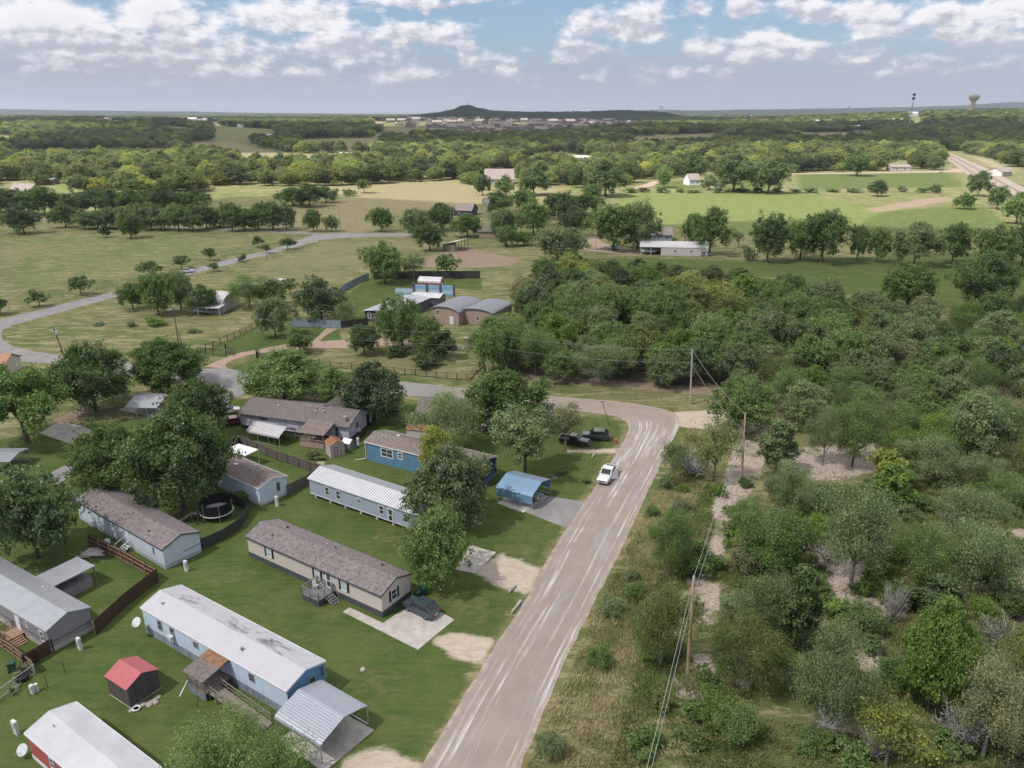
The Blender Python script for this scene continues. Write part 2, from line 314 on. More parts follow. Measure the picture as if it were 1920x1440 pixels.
# ================================================================== GROUND
LAY = ['woodfloor', 'straw', 'lawn', 'yellow', 'dirt', 'mulch', 'pale', 'forest']
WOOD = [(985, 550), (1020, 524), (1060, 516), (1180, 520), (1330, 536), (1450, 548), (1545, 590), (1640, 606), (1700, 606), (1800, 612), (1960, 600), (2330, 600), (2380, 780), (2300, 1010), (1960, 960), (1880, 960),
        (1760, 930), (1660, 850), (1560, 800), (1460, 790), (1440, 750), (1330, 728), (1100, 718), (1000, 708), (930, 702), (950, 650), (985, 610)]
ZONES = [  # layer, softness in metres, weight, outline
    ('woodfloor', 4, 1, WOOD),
    ('lawn', 2.5, .85, [(-260, 1750), (640, 1700), (787, 1442), (910, 1238), (990, 1115), (1092, 942), (1178, 800), (1140, 782), (900, 768), (750, 750), (440, 745), (300, 775), (120, 800), (-300, 880)]),
    ('lawn', 2, 1, [(640, 560), (690, 522), (790, 512), (905, 520), (905, 545), (780, 535), (690, 605), (640, 605)]),
    ('lawn', 2, .8, [(380, 660), (480, 612), (560, 606), (640, 618), (650, 640), (470, 668)]),
    ('lawn', 1, .8, [(425, 690), (480, 672), (600, 690), (760, 707), (890, 735), (880, 745), (760, 716), (600, 705), (440, 697)]),
    ('lawn', 6, .75, [(1050, 485), (1200, 480), (1400, 488), (1960, 465), (1960, 590), (1650, 575), (1480, 525), (1250, 505), (1050, 500)]),
    ('lawn', 10, .62, [(1480, 326), (1800, 322), (1830, 352), (1480, 358)]), ('lawn', 10, .6, [(1210, 340), (1480, 330), (1480, 356), (1210, 356)]),
    ('lawn', 8, .6, [(1580, 398), (1850, 378), (1920, 420), (1800, 445), (1600, 440)]), ('lawn', 1, .5, [(447, 835), (582, 874), (539, 907), (444, 860)]),
    ('lawn', 8, .5, [(300, 385), (420, 362), (470, 360), (450, 385), (360, 395)]),
    ('yellow', 9, 1, [(1160, 362), (1500, 361), (1660, 395), (1590, 432), (1400, 442), (1240, 425), (1160, 392)]),
    ('yellow', 12, .8, [(90, 346), (185, 342), (180, 354), (90, 364)]), ('yellow', 10, .5, [(-20, 440), (300, 435), (480, 450), (330, 500), (120, 540), (-20, 560)]),
    ('straw', 14, 1, [(345, 272), (440, 268), (540, 290), (700, 288), (710, 320), (460, 324), (440, 302), (360, 288)]),
    ('straw', 25, .8, [(30, 282), (330, 278), (330, 300), (30, 304)]), ('lawn', 20, .7, [(1000, 290), (1085, 288), (1090, 312), (1000, 314)]), ('straw', 25, .8, [(560, 266), (720, 262), (720, 284), (560, 286)]), ('straw', 30, .8, [(1180, 262), (1340, 258), (1340, 276), (1180, 280)]), ('straw', 30, .8, [(1500, 256), (1640, 252), (1640, 268), (1500, 272)]), ('straw', 40, .8, [(200, 238), (420, 234), (420, 248), (200, 252)]),
    ('straw', 10, .95, [(560, 345), (690, 330), (840, 327), (900, 350), (1080, 352), (1040, 362), (560, 366)]),
    ('straw', 8, .8, [(480, 442), (700, 440), (735, 405), (880, 385), (1040, 374), (1040, 358), (700, 360), (520, 392), (470, 420)]),
    ('straw', 6, .55, [(390, 532), (500, 482), (600, 452), (790, 445), (790, 470), (700, 480), (680, 520), (560, 545), (430, 530)]),
    ('straw', 5, .6, [(-20, 470), (90, 462), (60, 500), (-20, 512)]), ('straw', 6, .5, [(250, 445), (520, 440), (420, 478), (250, 470)]),
    ('lawn', 5, .5, [(1090, 1480), (1340, 1290), (1620, 1360), (1980, 1390), (1980, 1640), (1050, 1640)]), ('lawn', 4, .42, [(1340, 960), (1700, 880), (1960, 960), (1960, 1420), (1340, 1300)]),
    ('straw', 1, .75, [(1095, 1290), (1120, 1180), (1190, 1170), (1180, 1290), (1120, 1400), (1080, 1380)]), ('straw', 1, .7, [(1250, 950), (1290, 900), (1310, 940), (1290, 1000), (1255, 1000)]), ('lawn', 3, .5, [(1960, 960), (2300, 1010), (2500, 1500), (1960, 1700)]),
    ('straw', 2, .52, [(1295, 800), (1240, 900), (1120, 1140), (980, 1460), (1110, 1460), (1200, 1220), (1285, 1010), (1325, 880), (1335, 820)]),
    ('straw', 3, .55, [(600, 672), (700, 655), (830, 672), (890, 700), (890, 716), (600, 694)]), ('straw', 4, .45, [(130, 625), (300, 560), (460, 600), (380, 650), (200, 665)]),
    ('straw', 2, .5, [(1000, 790), (1100, 778), (1170, 795), (1120, 835), (1050, 830)]), ('straw', 2, .4, [(920, 850), (1060, 850), (1090, 900), (1040, 930), (960, 880)]),
    ('dirt', 2.5, .75, [(780, 500), (800, 480), (880, 458), (902, 470), (985, 485), (960, 500), (860, 505)]),
    ('dirt', 2, .62, [(905, 712), (1030, 720), (1330, 745), (1450, 775), (1480, 740), (1450, 640), (1410, 640), (1400, 720), (1330, 722), (1020, 700), (905, 690)]),
    ('dirt', 1.5, .8, [(80, 797), (150, 762), (182, 768), (165, 784), (100, 803)]), ('dirt', 6, .7, [(1610, 392), (1720, 372), (1800, 366), (1800, 376), (1640, 402)]),
    ('dirt', 5, .6, [(960, 505), (1180, 480), (1180, 487), (960, 512)]), ('dirt', 1, .55, [(1020, 895), (1060, 880), (1075, 892), (1040, 905)]), ('dirt', 1, .7, [(700, 1000), (760, 1020), (752, 1030), (690, 1008)]),
    ('mulch', 1.2, 1, [(1400, 815), (1450, 800), (1425, 900), (1378, 965), (1352, 1060), (1312, 1105), (1285, 1095), (1332, 960), (1372, 850)]),
    ('mulch', 1, 1, [(1268, 1238), (1332, 1222), (1352, 1282), (1312, 1325), (1262, 1305)]), ('mulch', 1, .8, [(1290, 1092), (1372, 1092), (1384, 1165), (1300, 1180)]),
    ('mulch', 1.5, .9, [(1470, 840), (1645, 828), (1655, 882), (1560, 905), (1475, 895)]), ('mulch', 1.2, 1, [(1500, 1040), (1545, 1020), (1665, 1080), (1665, 1165), (1600, 1180), (1515, 1135)]),
    ('mulch', 1.5, 1, [(1860, 1000), (1980, 975), (1980, 1170), (1875, 1165)]), ('mulch', 1.2, .8, [(1600, 1180), (1668, 1190), (1655, 1275), (1600, 1265)]), ('mulch', 2, .5, [(1680, 1360), (1800, 1330), (1900, 1420), (1700, 1440)]),
    ('straw', .8, .8, [(770, 1462), (796, 1440), (918, 1236), (998, 1112), (1048, 1022), (1100, 938), (1086, 938), (1030, 1022), (980, 1112), (893, 1238)]), ('straw', .8, .7, [(1112, 905), (1168, 838), (1184, 800), (1172, 792), (1150, 830), (1100, 900)]),
    ('pale', 1.3, 1, [(806, 1200), (848, 1184), (935, 1194), (905, 1250), (852, 1236)]), ('pale', 1.3, 1, [(880, 1068), (940, 1036), (1020, 1066), (990, 1116), (930, 1098)]),
    ('pale', 1.3, 1, [(640, 1418), (720, 1396), (800, 1428), (785, 1462), (630, 1462)]), ('pale', 1.3, .9, [(1060, 842), (1165, 839), (1158, 852), (1060, 849)]),
    ('pale', .8, 1, [(1262, 772), (1345, 768), (1440, 792), (1400, 815), (1300, 803), (1272, 800)]), ('pale', .5, .7, [(590, 862), (618, 864), (612, 874), (592, 872)]),
    ('pale', 8, .9, [(575, 303), (700, 296), (690, 308), (590, 310)]), ('pale', 10, .55, [(1790, 282), (1880, 300), (1925, 318), (1925, 326), (1850, 318), (1780, 284)]), ('pale', 15, .45, [(1690, 232), (1740, 238), (1730, 250), (1700, 245)]),
]
def axis_nodes(lo, hi, core0, core1, step, g):
    a = list(np.arange(core0, core1 + 1e-6, step)); s = step
    while a[-1] < hi: s = min(s * g, 900); a.append(a[-1] + s)
    s = step; b = [core0]
    while b[-1] > lo: s = min(s * g, 900); b.append(b[-1] - s)
    return np.array(sorted(b[1:]) + a)
def seg_dist(px, py, poly):
    n = len(poly); d = np.full(px.shape, 1e9); inside = np.zeros(px.shape, bool)
    for i in range(n):
        (x0, y0), (x1, y1) = poly[i], poly[(i + 1) % n]
        ex, ey = x1 - x0, y1 - y0; t = np.clip(((px - x0) * ex + (py - y0) * ey) / (ex * ex + ey * ey + 1e-9), 0, 1)
        d = np.minimum(d, np.hypot(px - x0 - t * ex, py - y0 - t * ey))
        c = ((y0 > py) != (y1 > py)) & (px < (x1 - x0) * (py - y0) / ((y1 - y0) + 1e-12) + x0); inside ^= c
    return np.where(inside, d, -d)
def in_poly(x, y, poly):
    return seg_dist(np.array([x]), np.array([y]), poly)[0] > 0
def grid_object(name, xs, ys):
    nx, ny = len(xs), len(ys); X, Y = np.meshgrid(xs, ys); X = X.ravel(); Y = Y.ravel()
    me = bpy.data.meshes.new(name); me.vertices.add(nx * ny)
    co = np.stack([X, Y, terrain(X, Y)], 1).astype(np.float32); me.vertices.foreach_set('co', co.ravel())
    i = np.arange((nx - 1) * (ny - 1)); r = i // (nx - 1); c = i % (nx - 1); a = r * nx + c
    q = np.stack([a, a + 1, a + nx + 1, a + nx], 1).astype(np.int32)
    me.loops.add(q.size); me.loops.foreach_set('vertex_index', q.ravel()); me.polygons.add(len(q))
    me.polygons.foreach_set('loop_start', (np.arange(len(q)) * 4).astype(np.int32)); me.update(calc_edges=True)
    return me, X, Y
me, GX, GY = grid_object('ground', axis_nodes(-14000, 14000, -75, 95, 0.9, 1.045), axis_nodes(-160, 26000, 44, 190, 0.9, 1.028))
lay = {k: np.zeros(GX.shape) for k in LAY}
rng = np.random.default_rng(7)
for k, soft, wt, poly in ZONES:
    pw = [G(*p) for p in poly]
    xa = np.array(pw); m = (GX > xa[:, 0].min() - soft) & (GX < xa[:, 0].max() + soft) & (GY > xa[:, 1].min() - soft) & (GY < xa[:, 1].max() + soft)
    if not m.any(): continue
    d = seg_dist(GX[m], GY[m], pw); v = np.clip(d / soft * 0.5 + 0.5, 0, 1) * wt
    lay[k][m] = np.maximum(lay[k][m], v)
lay['forest'] = np.clip((GY - 2400) / 1500, 0, 1) * 0.92
for nm, ks in (('zone_a', LAY[:4]), ('zone_b', LAY[4:])):
    at = me.color_attributes.new(nm, 'FLOAT_COLOR', 'POINT')
    at.data.foreach_set('color', np.stack([lay[k] for k in ks], 1).astype(np.float32).ravel())
gm, n, b = bsdf('ground_cover', 0.95, 0, 0.1); o = n.obj()
at = {}
for nm, ks in (('zone_a', LAY[:4]), ('zone_b', LAY[4:])):
    s_ = n.node('ShaderNodeSeparateColor'); A = n.attr(nm); n.put(s_.inputs[0], A.outputs['Color'])
    at[ks[0]], at[ks[1]], at[ks[2]], at[ks[3]] = s_.outputs[0], s_.outputs[1], s_.outputs[2], A.outputs['Alpha']
n1, n2, n3, n4 = n.noise(o, .03, 6, .68), n.noise(o, .2, 6, .7), n.noise(n.mapping(o, (.55, 1.3, 1), (0, 0, .3)), 1.2, 6, .72), n.noise(o, 6, 3, .7)
brk = n.math('ADD', n.math('MULTIPLY', n2, .5), n.math('MULTIPLY', n3, .5))       # breaks the edges of every patch
def lyr(c, k, lo, hi, col, gain=1.0):
    f = n.ramp(n.math('ADD', n.math('MULTIPLY', at[k], gain), n.math('MULTIPLY_ADD', brk, 1.5, -.75)), lo, hi)
    return n.mix(f, c, col)
def two(f, lo, hi, a, b_): return n.mix(n.ramp(f, lo, hi), a, b_)
wv = n.noise(n.mapping(o, (.12, .42, 1), (0, 0, -.12)), 1.0, 7, .74, dist=.7)
meadow = two(n1, .40, .60, (.105, .130, .046), (.180, .165, .078)); meadow = n.mix(n.math('MULTIPLY', n.ramp(n2, .48, .62), .75), meadow, (.082, .106, .036))
meadow = n.mix(n.math('MULTIPLY', n.ramp(wv, .50, .57), .8), meadow, (.28, .245, .14)); meadow = n.mix(n.math('MULTIPLY', n.ramp(n3, .50, .64), .55), meadow, (.085, .100, .036))
lawn = two(n2, .40, .60, (.056, .093, .022), (.086, .114, .034)); lawn = n.mix(n.math('MULTIPLY', n.ramp(n1, .45, .65), .45), lawn, (.055, .105, .020))
lawn = n.mix(n.math('MULTIPLY', n.ramp(n3, .48, .66), .6), lawn, (.122, .128, .052)); lawn = n.mix(n.math('MULTIPLY', n.ramp(n4, .5, .7), .45), lawn, (.042, .066, .017))
lawn = n.mix(n.math('MULTIPLY', n.math('MULTIPLY', n.ramp(n.noise(o, .09, 6, .72), .52, .66), n.ramp(n3, .38, .6)), .7), lawn, (.155, .140, .066))
mow = n.noise(n.mapping(o, (.10, 1.7, 1), (0, 0, R(-33))), 1.0, 3, .5); lawn = n.mix(n.math('MULTIPLY', n.ramp(mow, .46, .58), .30), lawn, (.105, .128, .040))
straw = two(n3, .40, .60, (.28, .24, .145), (.165, .15, .075)); straw = n.mix(n.math('MULTIPLY', n.ramp(wv, .50, .60), .55), straw, (.13, .125, .062)); straw = n.mix(n.math('MULTIPLY', n.ramp(n2, .5, .7), .4), straw, (.135, .14, .055))
yell = two(n2, .42, .58, (.150, .172, .060), (.112, .150, .046)); yell = n.mix(n.math('MULTIPLY', n.ramp(wv, .5, .64), .55), yell, (.19, .18, .08))
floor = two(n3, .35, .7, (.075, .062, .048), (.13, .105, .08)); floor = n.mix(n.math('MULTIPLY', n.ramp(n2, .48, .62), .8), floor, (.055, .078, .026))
dirt = two(n3, .35, .7, (.20, .145, .11), (.30, .235, .18))
sq = n.mapping(o, (1.2, 2.4, 1), (0, 0, .4)); rk = n.noise(sq, 2.2, 8, .8, dist=.4)
mulch = two(rk, .42, .6, (.24, .19, .16), (.54, .455, .405)); mulch = n.mix(n.math('MULTIPLY', n.ramp(n2, .5, .62), .85), mulch, (.125, .14, .055))
pale = two(n3, .3, .7, (.50, .43, .36), (.38, .31, .25)); pale = n.mix(n.math('MULTIPLY', n.ramp(n4, .55, .7), .4), pale, (.62, .57, .52))
forest = two(n.noise(o, .004, 6, .65), .42, .62, (.030, .046, .022), (.085, .095, .048)); forest = n.mix(n.ramp(n.noise(n.mapping(o, (.4, 1, 1)), .0016, 4, .6), .56, .68), forest, (.19, .18, .10))
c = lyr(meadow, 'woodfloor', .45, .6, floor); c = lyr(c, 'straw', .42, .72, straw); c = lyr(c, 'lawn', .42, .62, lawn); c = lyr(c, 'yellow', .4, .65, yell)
c = lyr(c, 'dirt', .42, .65, dirt); c = lyr(c, 'mulch', .45, .62, mulch); c = lyr(c, 'pale', .42, .74, pale); c = n.mix(at['forest'], c, forest)
n.put(b.inputs['Base Color'], c)
n.put(b.inputs['Normal'], n.bump(n.math('ADD', n4, n.math('MULTIPLY', n3, 1.2)), .55, .12))
me.materials.append(gm); ground = link('ground', me); tag(ground, kind='structure')
def weight_at(k, x, y):     # layer weight at a world point, for scattering ground cover
    v = 0.0
    for kk, soft, wt, poly in ZONES:
        if kk == k: v = max(v, float(np.clip(seg_dist(np.array([x]), np.array([y]), [G(*p) for p in poly])[0] / soft * .5 + .5, 0, 1) * wt))
    return v

# ------------------------------------------------------------------ roads
def strip(name, pairs, mat, z, step=1.5):
    L = [Vector((*G(*a), 0)) for a, _ in pairs]; Rr = [Vector((*G(*q), 0)) for _, q in pairs]
    def cr(P, i, t):
        p0, p1, p2, p3 = P[max(i - 1, 0)], P[i], P[i + 1], P[min(i + 2, len(P) - 1)]
        return .5 * ((2 * p1) + (p2 - p0) * t + (2 * p0 - 5 * p1 + 4 * p2 - p3) * t * t + (3 * p1 - p0 - 3 * p2 + p3) * t ** 3)
    ls, rs = [], []
    for i in range(len(L) - 1):
        k = max(2, int((L[i + 1] - L[i]).length / step))
        for j in range(k): ls.append(cr(L, i, j / k)); rs.append(cr(Rr, i, j / k))
    ls.append(L[-1]); rs.append(Rr[-1])
    rr = random.Random(name); nx = 6; vs, fs, us = [], [], []; v = 0
    for i, (a, q) in enumerate(zip(ls, rs)):
        if i: v += ((a + q) / 2 - (ls[i - 1] + rs[i - 1]) / 2).length
        d = (q - a); jl, jr = rr.uniform(-.015, .015), rr.uniform(-.015, .015)
        for k in range(nx + 1):
            t = k / nx; t2 = t + (jl if k == 0 else jr if k == nx else 0)
            p = a + d * t2; vs.append((p.x, p.y, z)); us.append((t, v))
    for i in range(len(ls) - 1):
        for k in range(nx):
            s0 = i * (nx + 1) + k; fs.append((s0, s0 + 1, s0 + nx + 2, s0 + nx + 1))
    me = bpy.data.meshes.new(name); me.from_pydata(vs, [], fs)
    uvl = me.uv_layers.new(name='UVMap')
    for lp in me.loops: uvl.data[lp.index].uv = us[lp.vertex_index]
    me.materials.append(mat); o = link(name, me); tag(o, kind='structure'); return o
def flat(name, pts, mat, z, thick=None):
    p = [G(*q) for q in pts]; mb = MB(); mb.slab(p, z - (thick or .004), z); o = mb.build(name, mat); tag(o, kind='structure'); return o
# main road: pinkish chip seal with pale dust dragged along the wheel tracks, greyer past the bend
rm, n, b = bsdf('road_surface', .9, 0, .2); uv = n.uv(); s = n.node('ShaderNodeSeparateXYZ'); n.put(s.inputs[0], uv); U, V = s.outputs[0], s.outputs[1]; o = n.obj()
base = n.mix(n.ramp(n.noise(o, .35, 5, .6), .35, .65), (.292, .240, .208), (.255, .212, .186)); base = n.mix(n.math('MULTIPLY', n.ramp(n.noise(o, 4, 4, .7), .45, .7), .35), base, (.35, .30, .275))
lane = n.noise(n.mapping(uv, (26, .05, 1)), 1, 3, .55); patch = n.noise(n.mapping(uv, (2.2, .06, 1)), 1, 5, .65)
trk = None
for u0, wd, st in ((.16, .05, .8), (.24, .05, 1.0), (.36, .035, .9), (.44, .04, 1.0), (.86, .035, .8), (.93, .03, .9), (.68, .05, .35)):
    t = n.math('MULTIPLY', n.math('SUBTRACT', 1.0, n.ramp(n.math('ABSOLUTE', n.math('SUBTRACT', U, u0)), 0, wd)), st); trk = t if trk is None else n.math('MAXIMUM', trk, t)
on = n.math('MULTIPLY', n.ramp(V, 8, 20), n.math('SUBTRACT', 1.0, n.ramp(V, 92, 106)))
far_on = n.math('MULTIPLY', n.ramp(V, 72, 85), n.math('SUBTRACT', 1.0, n.ramp(V, 98, 112)))
dust = n.math('MULTIPLY', n.math('MULTIPLY', n.ramp(lane, .42, .60), n.math('MULTIPLY', n.math('ADD', trk, n.math('MULTIPLY', far_on, .45)), 1.5)), n.math('MULTIPLY', n.ramp(patch, .36, .56), on), clamp=True)
grey_patch = n.math('MULTIPLY', n.math('MULTIPLY', n.ramp(n.noise(n.mapping(uv, (7, .10, 1)), 1, 5, .65), .47, .62), n.ramp(patch, .45, .6)), on)  # cooler grey patches stretched along the road
col = n.mix(n.math('MULTIPLY', grey_patch, .75), base, (.30, .295, .31)); col = n.mix(n.math('MULTIPLY', n.math('MULTIPLY', dust, n.ramp(n.noise(n.mapping(uv, (14, .11, 1)), 1, 6, .7), .38, .62)), .95), col, (.58, .56, .56))
edge = n.math('SUBTRACT', 1.0, n.ramp(n.math('MINIMUM', U, n.math('SUBTRACT', 1.0, U)), .0, .09)); col = n.mix(n.math('MULTIPLY', edge, n.ramp(n.noise(o, .8, 4, .6), .42, .62)), col, (.40, .33, .28))
col = n.mix(n.ramp(V, 138, 150), col, (.235, .225, .225)); n.put(b.inputs['Base Color'], col); n.put(b.inputs['Normal'], n.bump(n.noise(o, 5, 4, .7), .3, .03))
strip('road', [((620, 1740), (850, 1740)), ((700, 1590), (905, 1590)), ((787, 1440), (975, 1440)), ((910, 1240), (1056, 1250)), ((990, 1117), (1115, 1128)), ((1040, 1025), (1166, 1028)), ((1094, 944), (1206, 942)), ((1130, 893), (1230, 890)), ((1160, 842), (1254, 838)),
               ((1178, 805), (1274, 798)), ((1172, 789), (1266, 775)), ((1150, 780), (1220, 762)), ((1110, 774), (1150, 752)), ((1060, 768), (1080, 747)), ((1000, 760), (1015, 741)), ((940, 753), (950, 734)), ((880, 746), (875, 728)), ((768, 743), (760, 716)), ((690, 735), (680, 709))], rm, .03)
asm = bsdf('grey_asphalt', .9, 0, .2); n = asm[1]; o = n.obj()
n.put(asm[2].inputs['Base Color'], n.mix(n.ramp(n.noise(o, .3, 6, .65), .35, .65), (.205, .195, .195), (.26, .25, .245))); asm = asm[0]
pk = bsdf('gravel_drive', .95, 0, .1); n = pk[1]; o = n.obj()
n.put(pk[2].inputs['Base Color'], n.mix(n.ramp(n.noise(o, .8, 6, .7), .35, .65), (.36, .27, .215), (.29, .215, .175))); pk = pk[0]
flat('road', [(380, 692), (420, 690), (455, 696), (490, 699), (560, 704), (692, 709), (692, 735), (560, 732), (480, 730), (435, 748), (420, 760), (400, 745), (385, 715)], asm, .026)
strip('road', [((385, 692), (380, 716)), ((200, 677), (200, 699)), ((110, 665), (105, 683)), ((50, 656), (35, 678)), ((12, 642), (-40, 662)), ((2, 626), (-75, 632)), ((18, 612), (-40, 608)), ((60, 600), (20, 594)), ((133, 580), (133, 566)), ((227, 554), (227, 542)),
               ((360, 514), (360, 505)), ((460, 488), (460, 479)), ((520, 473), (520, 465)), ((585, 455), (580, 443)), ((620, 448), (610, 438)), ((700, 444), (700, 437)), ((790, 444), (790, 438))], asm, .022, 3)
strip('road', [((600, 441), (598, 437)), ((540, 437), (540, 433)), ((440, 432), (440, 429)), ((330, 428), (330, 425)), ((150, 416), (150, 413)), ((-60, 405), (-60, 402))], asm, .018, 5)
strip('driveway', [((383, 688), (428, 692)), ((415, 674), (424, 682)), ((448, 662), (452, 670)), ((476, 657), (484, 663)), ((541, 645), (545, 657)), ((584, 641), (594, 654)), ((649, 637), (647, 653)), ((710, 634), (716, 649)), ((760, 636), (770, 646))], pk, .034)
strip('driveway', [((584, 643), (596, 643)), ((598, 629), (610, 630)), ((612, 615), (634, 616))], pk, .03)
flat('driveway', [(643.4, 1148), (655.6, 1140), (718, 1169), (756, 1144), (812, 1140), (852, 1163), (784, 1219)], M['conc'], .09, .1)
flat('driveway', [(984, 960), (1026, 930), (1105, 942), (1066, 992)], asm, .024)
flat('driveway', [(932, 944), (982, 962), (1027, 931), (972, 916)], M['conc'], .08, .1)
flat('driveway', [(854, 1068), (880, 1022), (930, 1036), (892, 1076)], M['conc'], .06, .08)
flat('driveway', [(524, 1388), (607, 1449), (702, 1370), (615, 1322)], M['conc'], .09, .1)
flat('driveway', [(74, 812), (110, 792), (150, 798), (178, 808), (160, 838), (130, 832)], M['conc'], .05, .06)
flat('driveway', [(60, 905), (145, 860), (160, 872), (108, 910)], asm, .024)
flat('driveway', [(222, 768), (262, 756), (322, 760), (296, 784)], M['conc'], .05, .06)
flat('driveway', [(1090, 440), (1118, 444), (1135, 457), (1200, 468), (1196, 480), (1096, 470)], pk, .03)
flat('driveway', [(1780, 316), (1895, 319), (1905, 325), (1790, 323)], pk, .03)
strip('road', [((1480, 327), (1480, 325)), ((1600, 325.5), (1600, 323.5)), ((1700, 324), (1700, 321.5)), ((1790, 323), (1785, 319.5))], pk, .028, 10)
strip('road', [((1190, 357), (1186, 352)), ((1225, 348), (1205, 347)), ((1242, 338), (1230, 337))], pk, .028, 10)
bal = bsdf('ballast', .95, 0, .1); n = bal[1]; n.put(bal[2].inputs['Base Color'], n.mix(n.ramp(n.noise(n.obj(), .5, 5, .7), .35, .65), (.30, .25, .22), (.23, .20, .18))); bal = bal[0]
RWL = [(1763, 287), (1782, 303), (1806, 322), (1838, 343), (1880, 368), (1960, 410)]; RWR = [(1782, 287), (1816, 301), (1850, 316), (1890, 336), (1940, 362), (2040, 405)]
strip('railway', list(zip(RWL, RWR)), bal, .05, 8)
for t0, nm in ((.22, 'track'), (.58, 'track')):
    mb = MB()
    for dt in (0, .075):
        pts = [(*[a + (q - a) * (t0 + dt) for a, q in zip(G(*l), G(*r))], .16) for l, r in zip(RWL, RWR)]
        for a, q in zip(pts[:-1], pts[1:]): mb.tube(a, q, .16, .16, 4)
    tag(mb.build('railway_track', paint('rusty_rail' + nm, (.11, .075, .06), .6)), 'dark steel rails of the railway nearest the fields' if t0 < .5 else 'dark steel rails of the railway beside the gravel lane', 'railway track')
# ================================================================== TREES
lm = bpy.data.materials.new('foliage'); lm.use_nodes = True; n = NT(lm.node_tree); n.n.clear()
oi = n.node('ShaderNodeObjectInfo'); geo = n.node('ShaderNodeNewGeometry'); isl = geo.outputs['Random Per Island']
clump = n.noise(n.obj(), .55, 3, .6)
far = n.math('SUBTRACT', 1.0, oi.outputs['Alpha']); rnd = oi.outputs['Random']     # alpha 0 marks the far woods, whose crowns differ more from one another
k = n.math('MULTIPLY', n.math('MULTIPLY_ADD', isl, .75, .62), n.math('ADD', n.math('MULTIPLY_ADD', rnd, .3, .85), n.math('MULTIPLY', far, n.math('MULTIPLY_ADD', rnd, .75, -.45))))
r2 = n.math('FRACT', n.math('MULTIPLY', rnd, 37.3))
vm = n.node('ShaderNodeVectorMath', operation='SCALE'); n.put(vm.inputs[0], oi.outputs['Color']); n.put(vm.inputs['Scale'], k)
yl = n.node('ShaderNodeVectorMath', operation='MULTIPLY'); n.put(yl.inputs[0], vm.outputs[0]); yl.inputs[1].default_value = (1.45, 1.28, .95)
lc = n.mix(n.math('MAXIMUM', n.math('MULTIPLY', n.ramp(clump, .42, .68), .8), n.math('MULTIPLY', far, n.ramp(r2, .55, .8))), vm.outputs[0], yl.outputs[0])
ti = n.node('ShaderNodeAttribute', attribute_type='INSTANCER', attribute_name='tint'); lc = n.mix(far, lc, n.mix(1.0, lc, ti.outputs['Color'], 'MULTIPLY'))
d1 = n.node('ShaderNodeBsdfDiffuse'); n.put(d1.inputs[0], lc)
t1 = n.node('ShaderNodeBsdfTranslucent'); n.put(t1.inputs[0], n.mix(1.0, lc, (1.25, 1.35, .8), 'MULTIPLY'))
g1 = n.node('ShaderNodeBsdfGlossy'); g1.inputs[0].default_value = (1, 1, 1, 1); g1.inputs['Roughness'].default_value = .5
m1 = n.node('ShaderNodeMixShader'); m1.inputs[0].default_value = .36; n.l.new(d1.outputs[0], m1.inputs[1]); n.l.new(t1.outputs[0], m1.inputs[2])
m2 = n.node('ShaderNodeMixShader'); m2.inputs[0].default_value = .025; n.l.new(m1.outputs[0], m2.inputs[1]); n.l.new(g1.outputs[0], m2.inputs[2])
n.l.new(m2.outputs[0], n.node('ShaderNodeOutputMaterial').inputs[0])

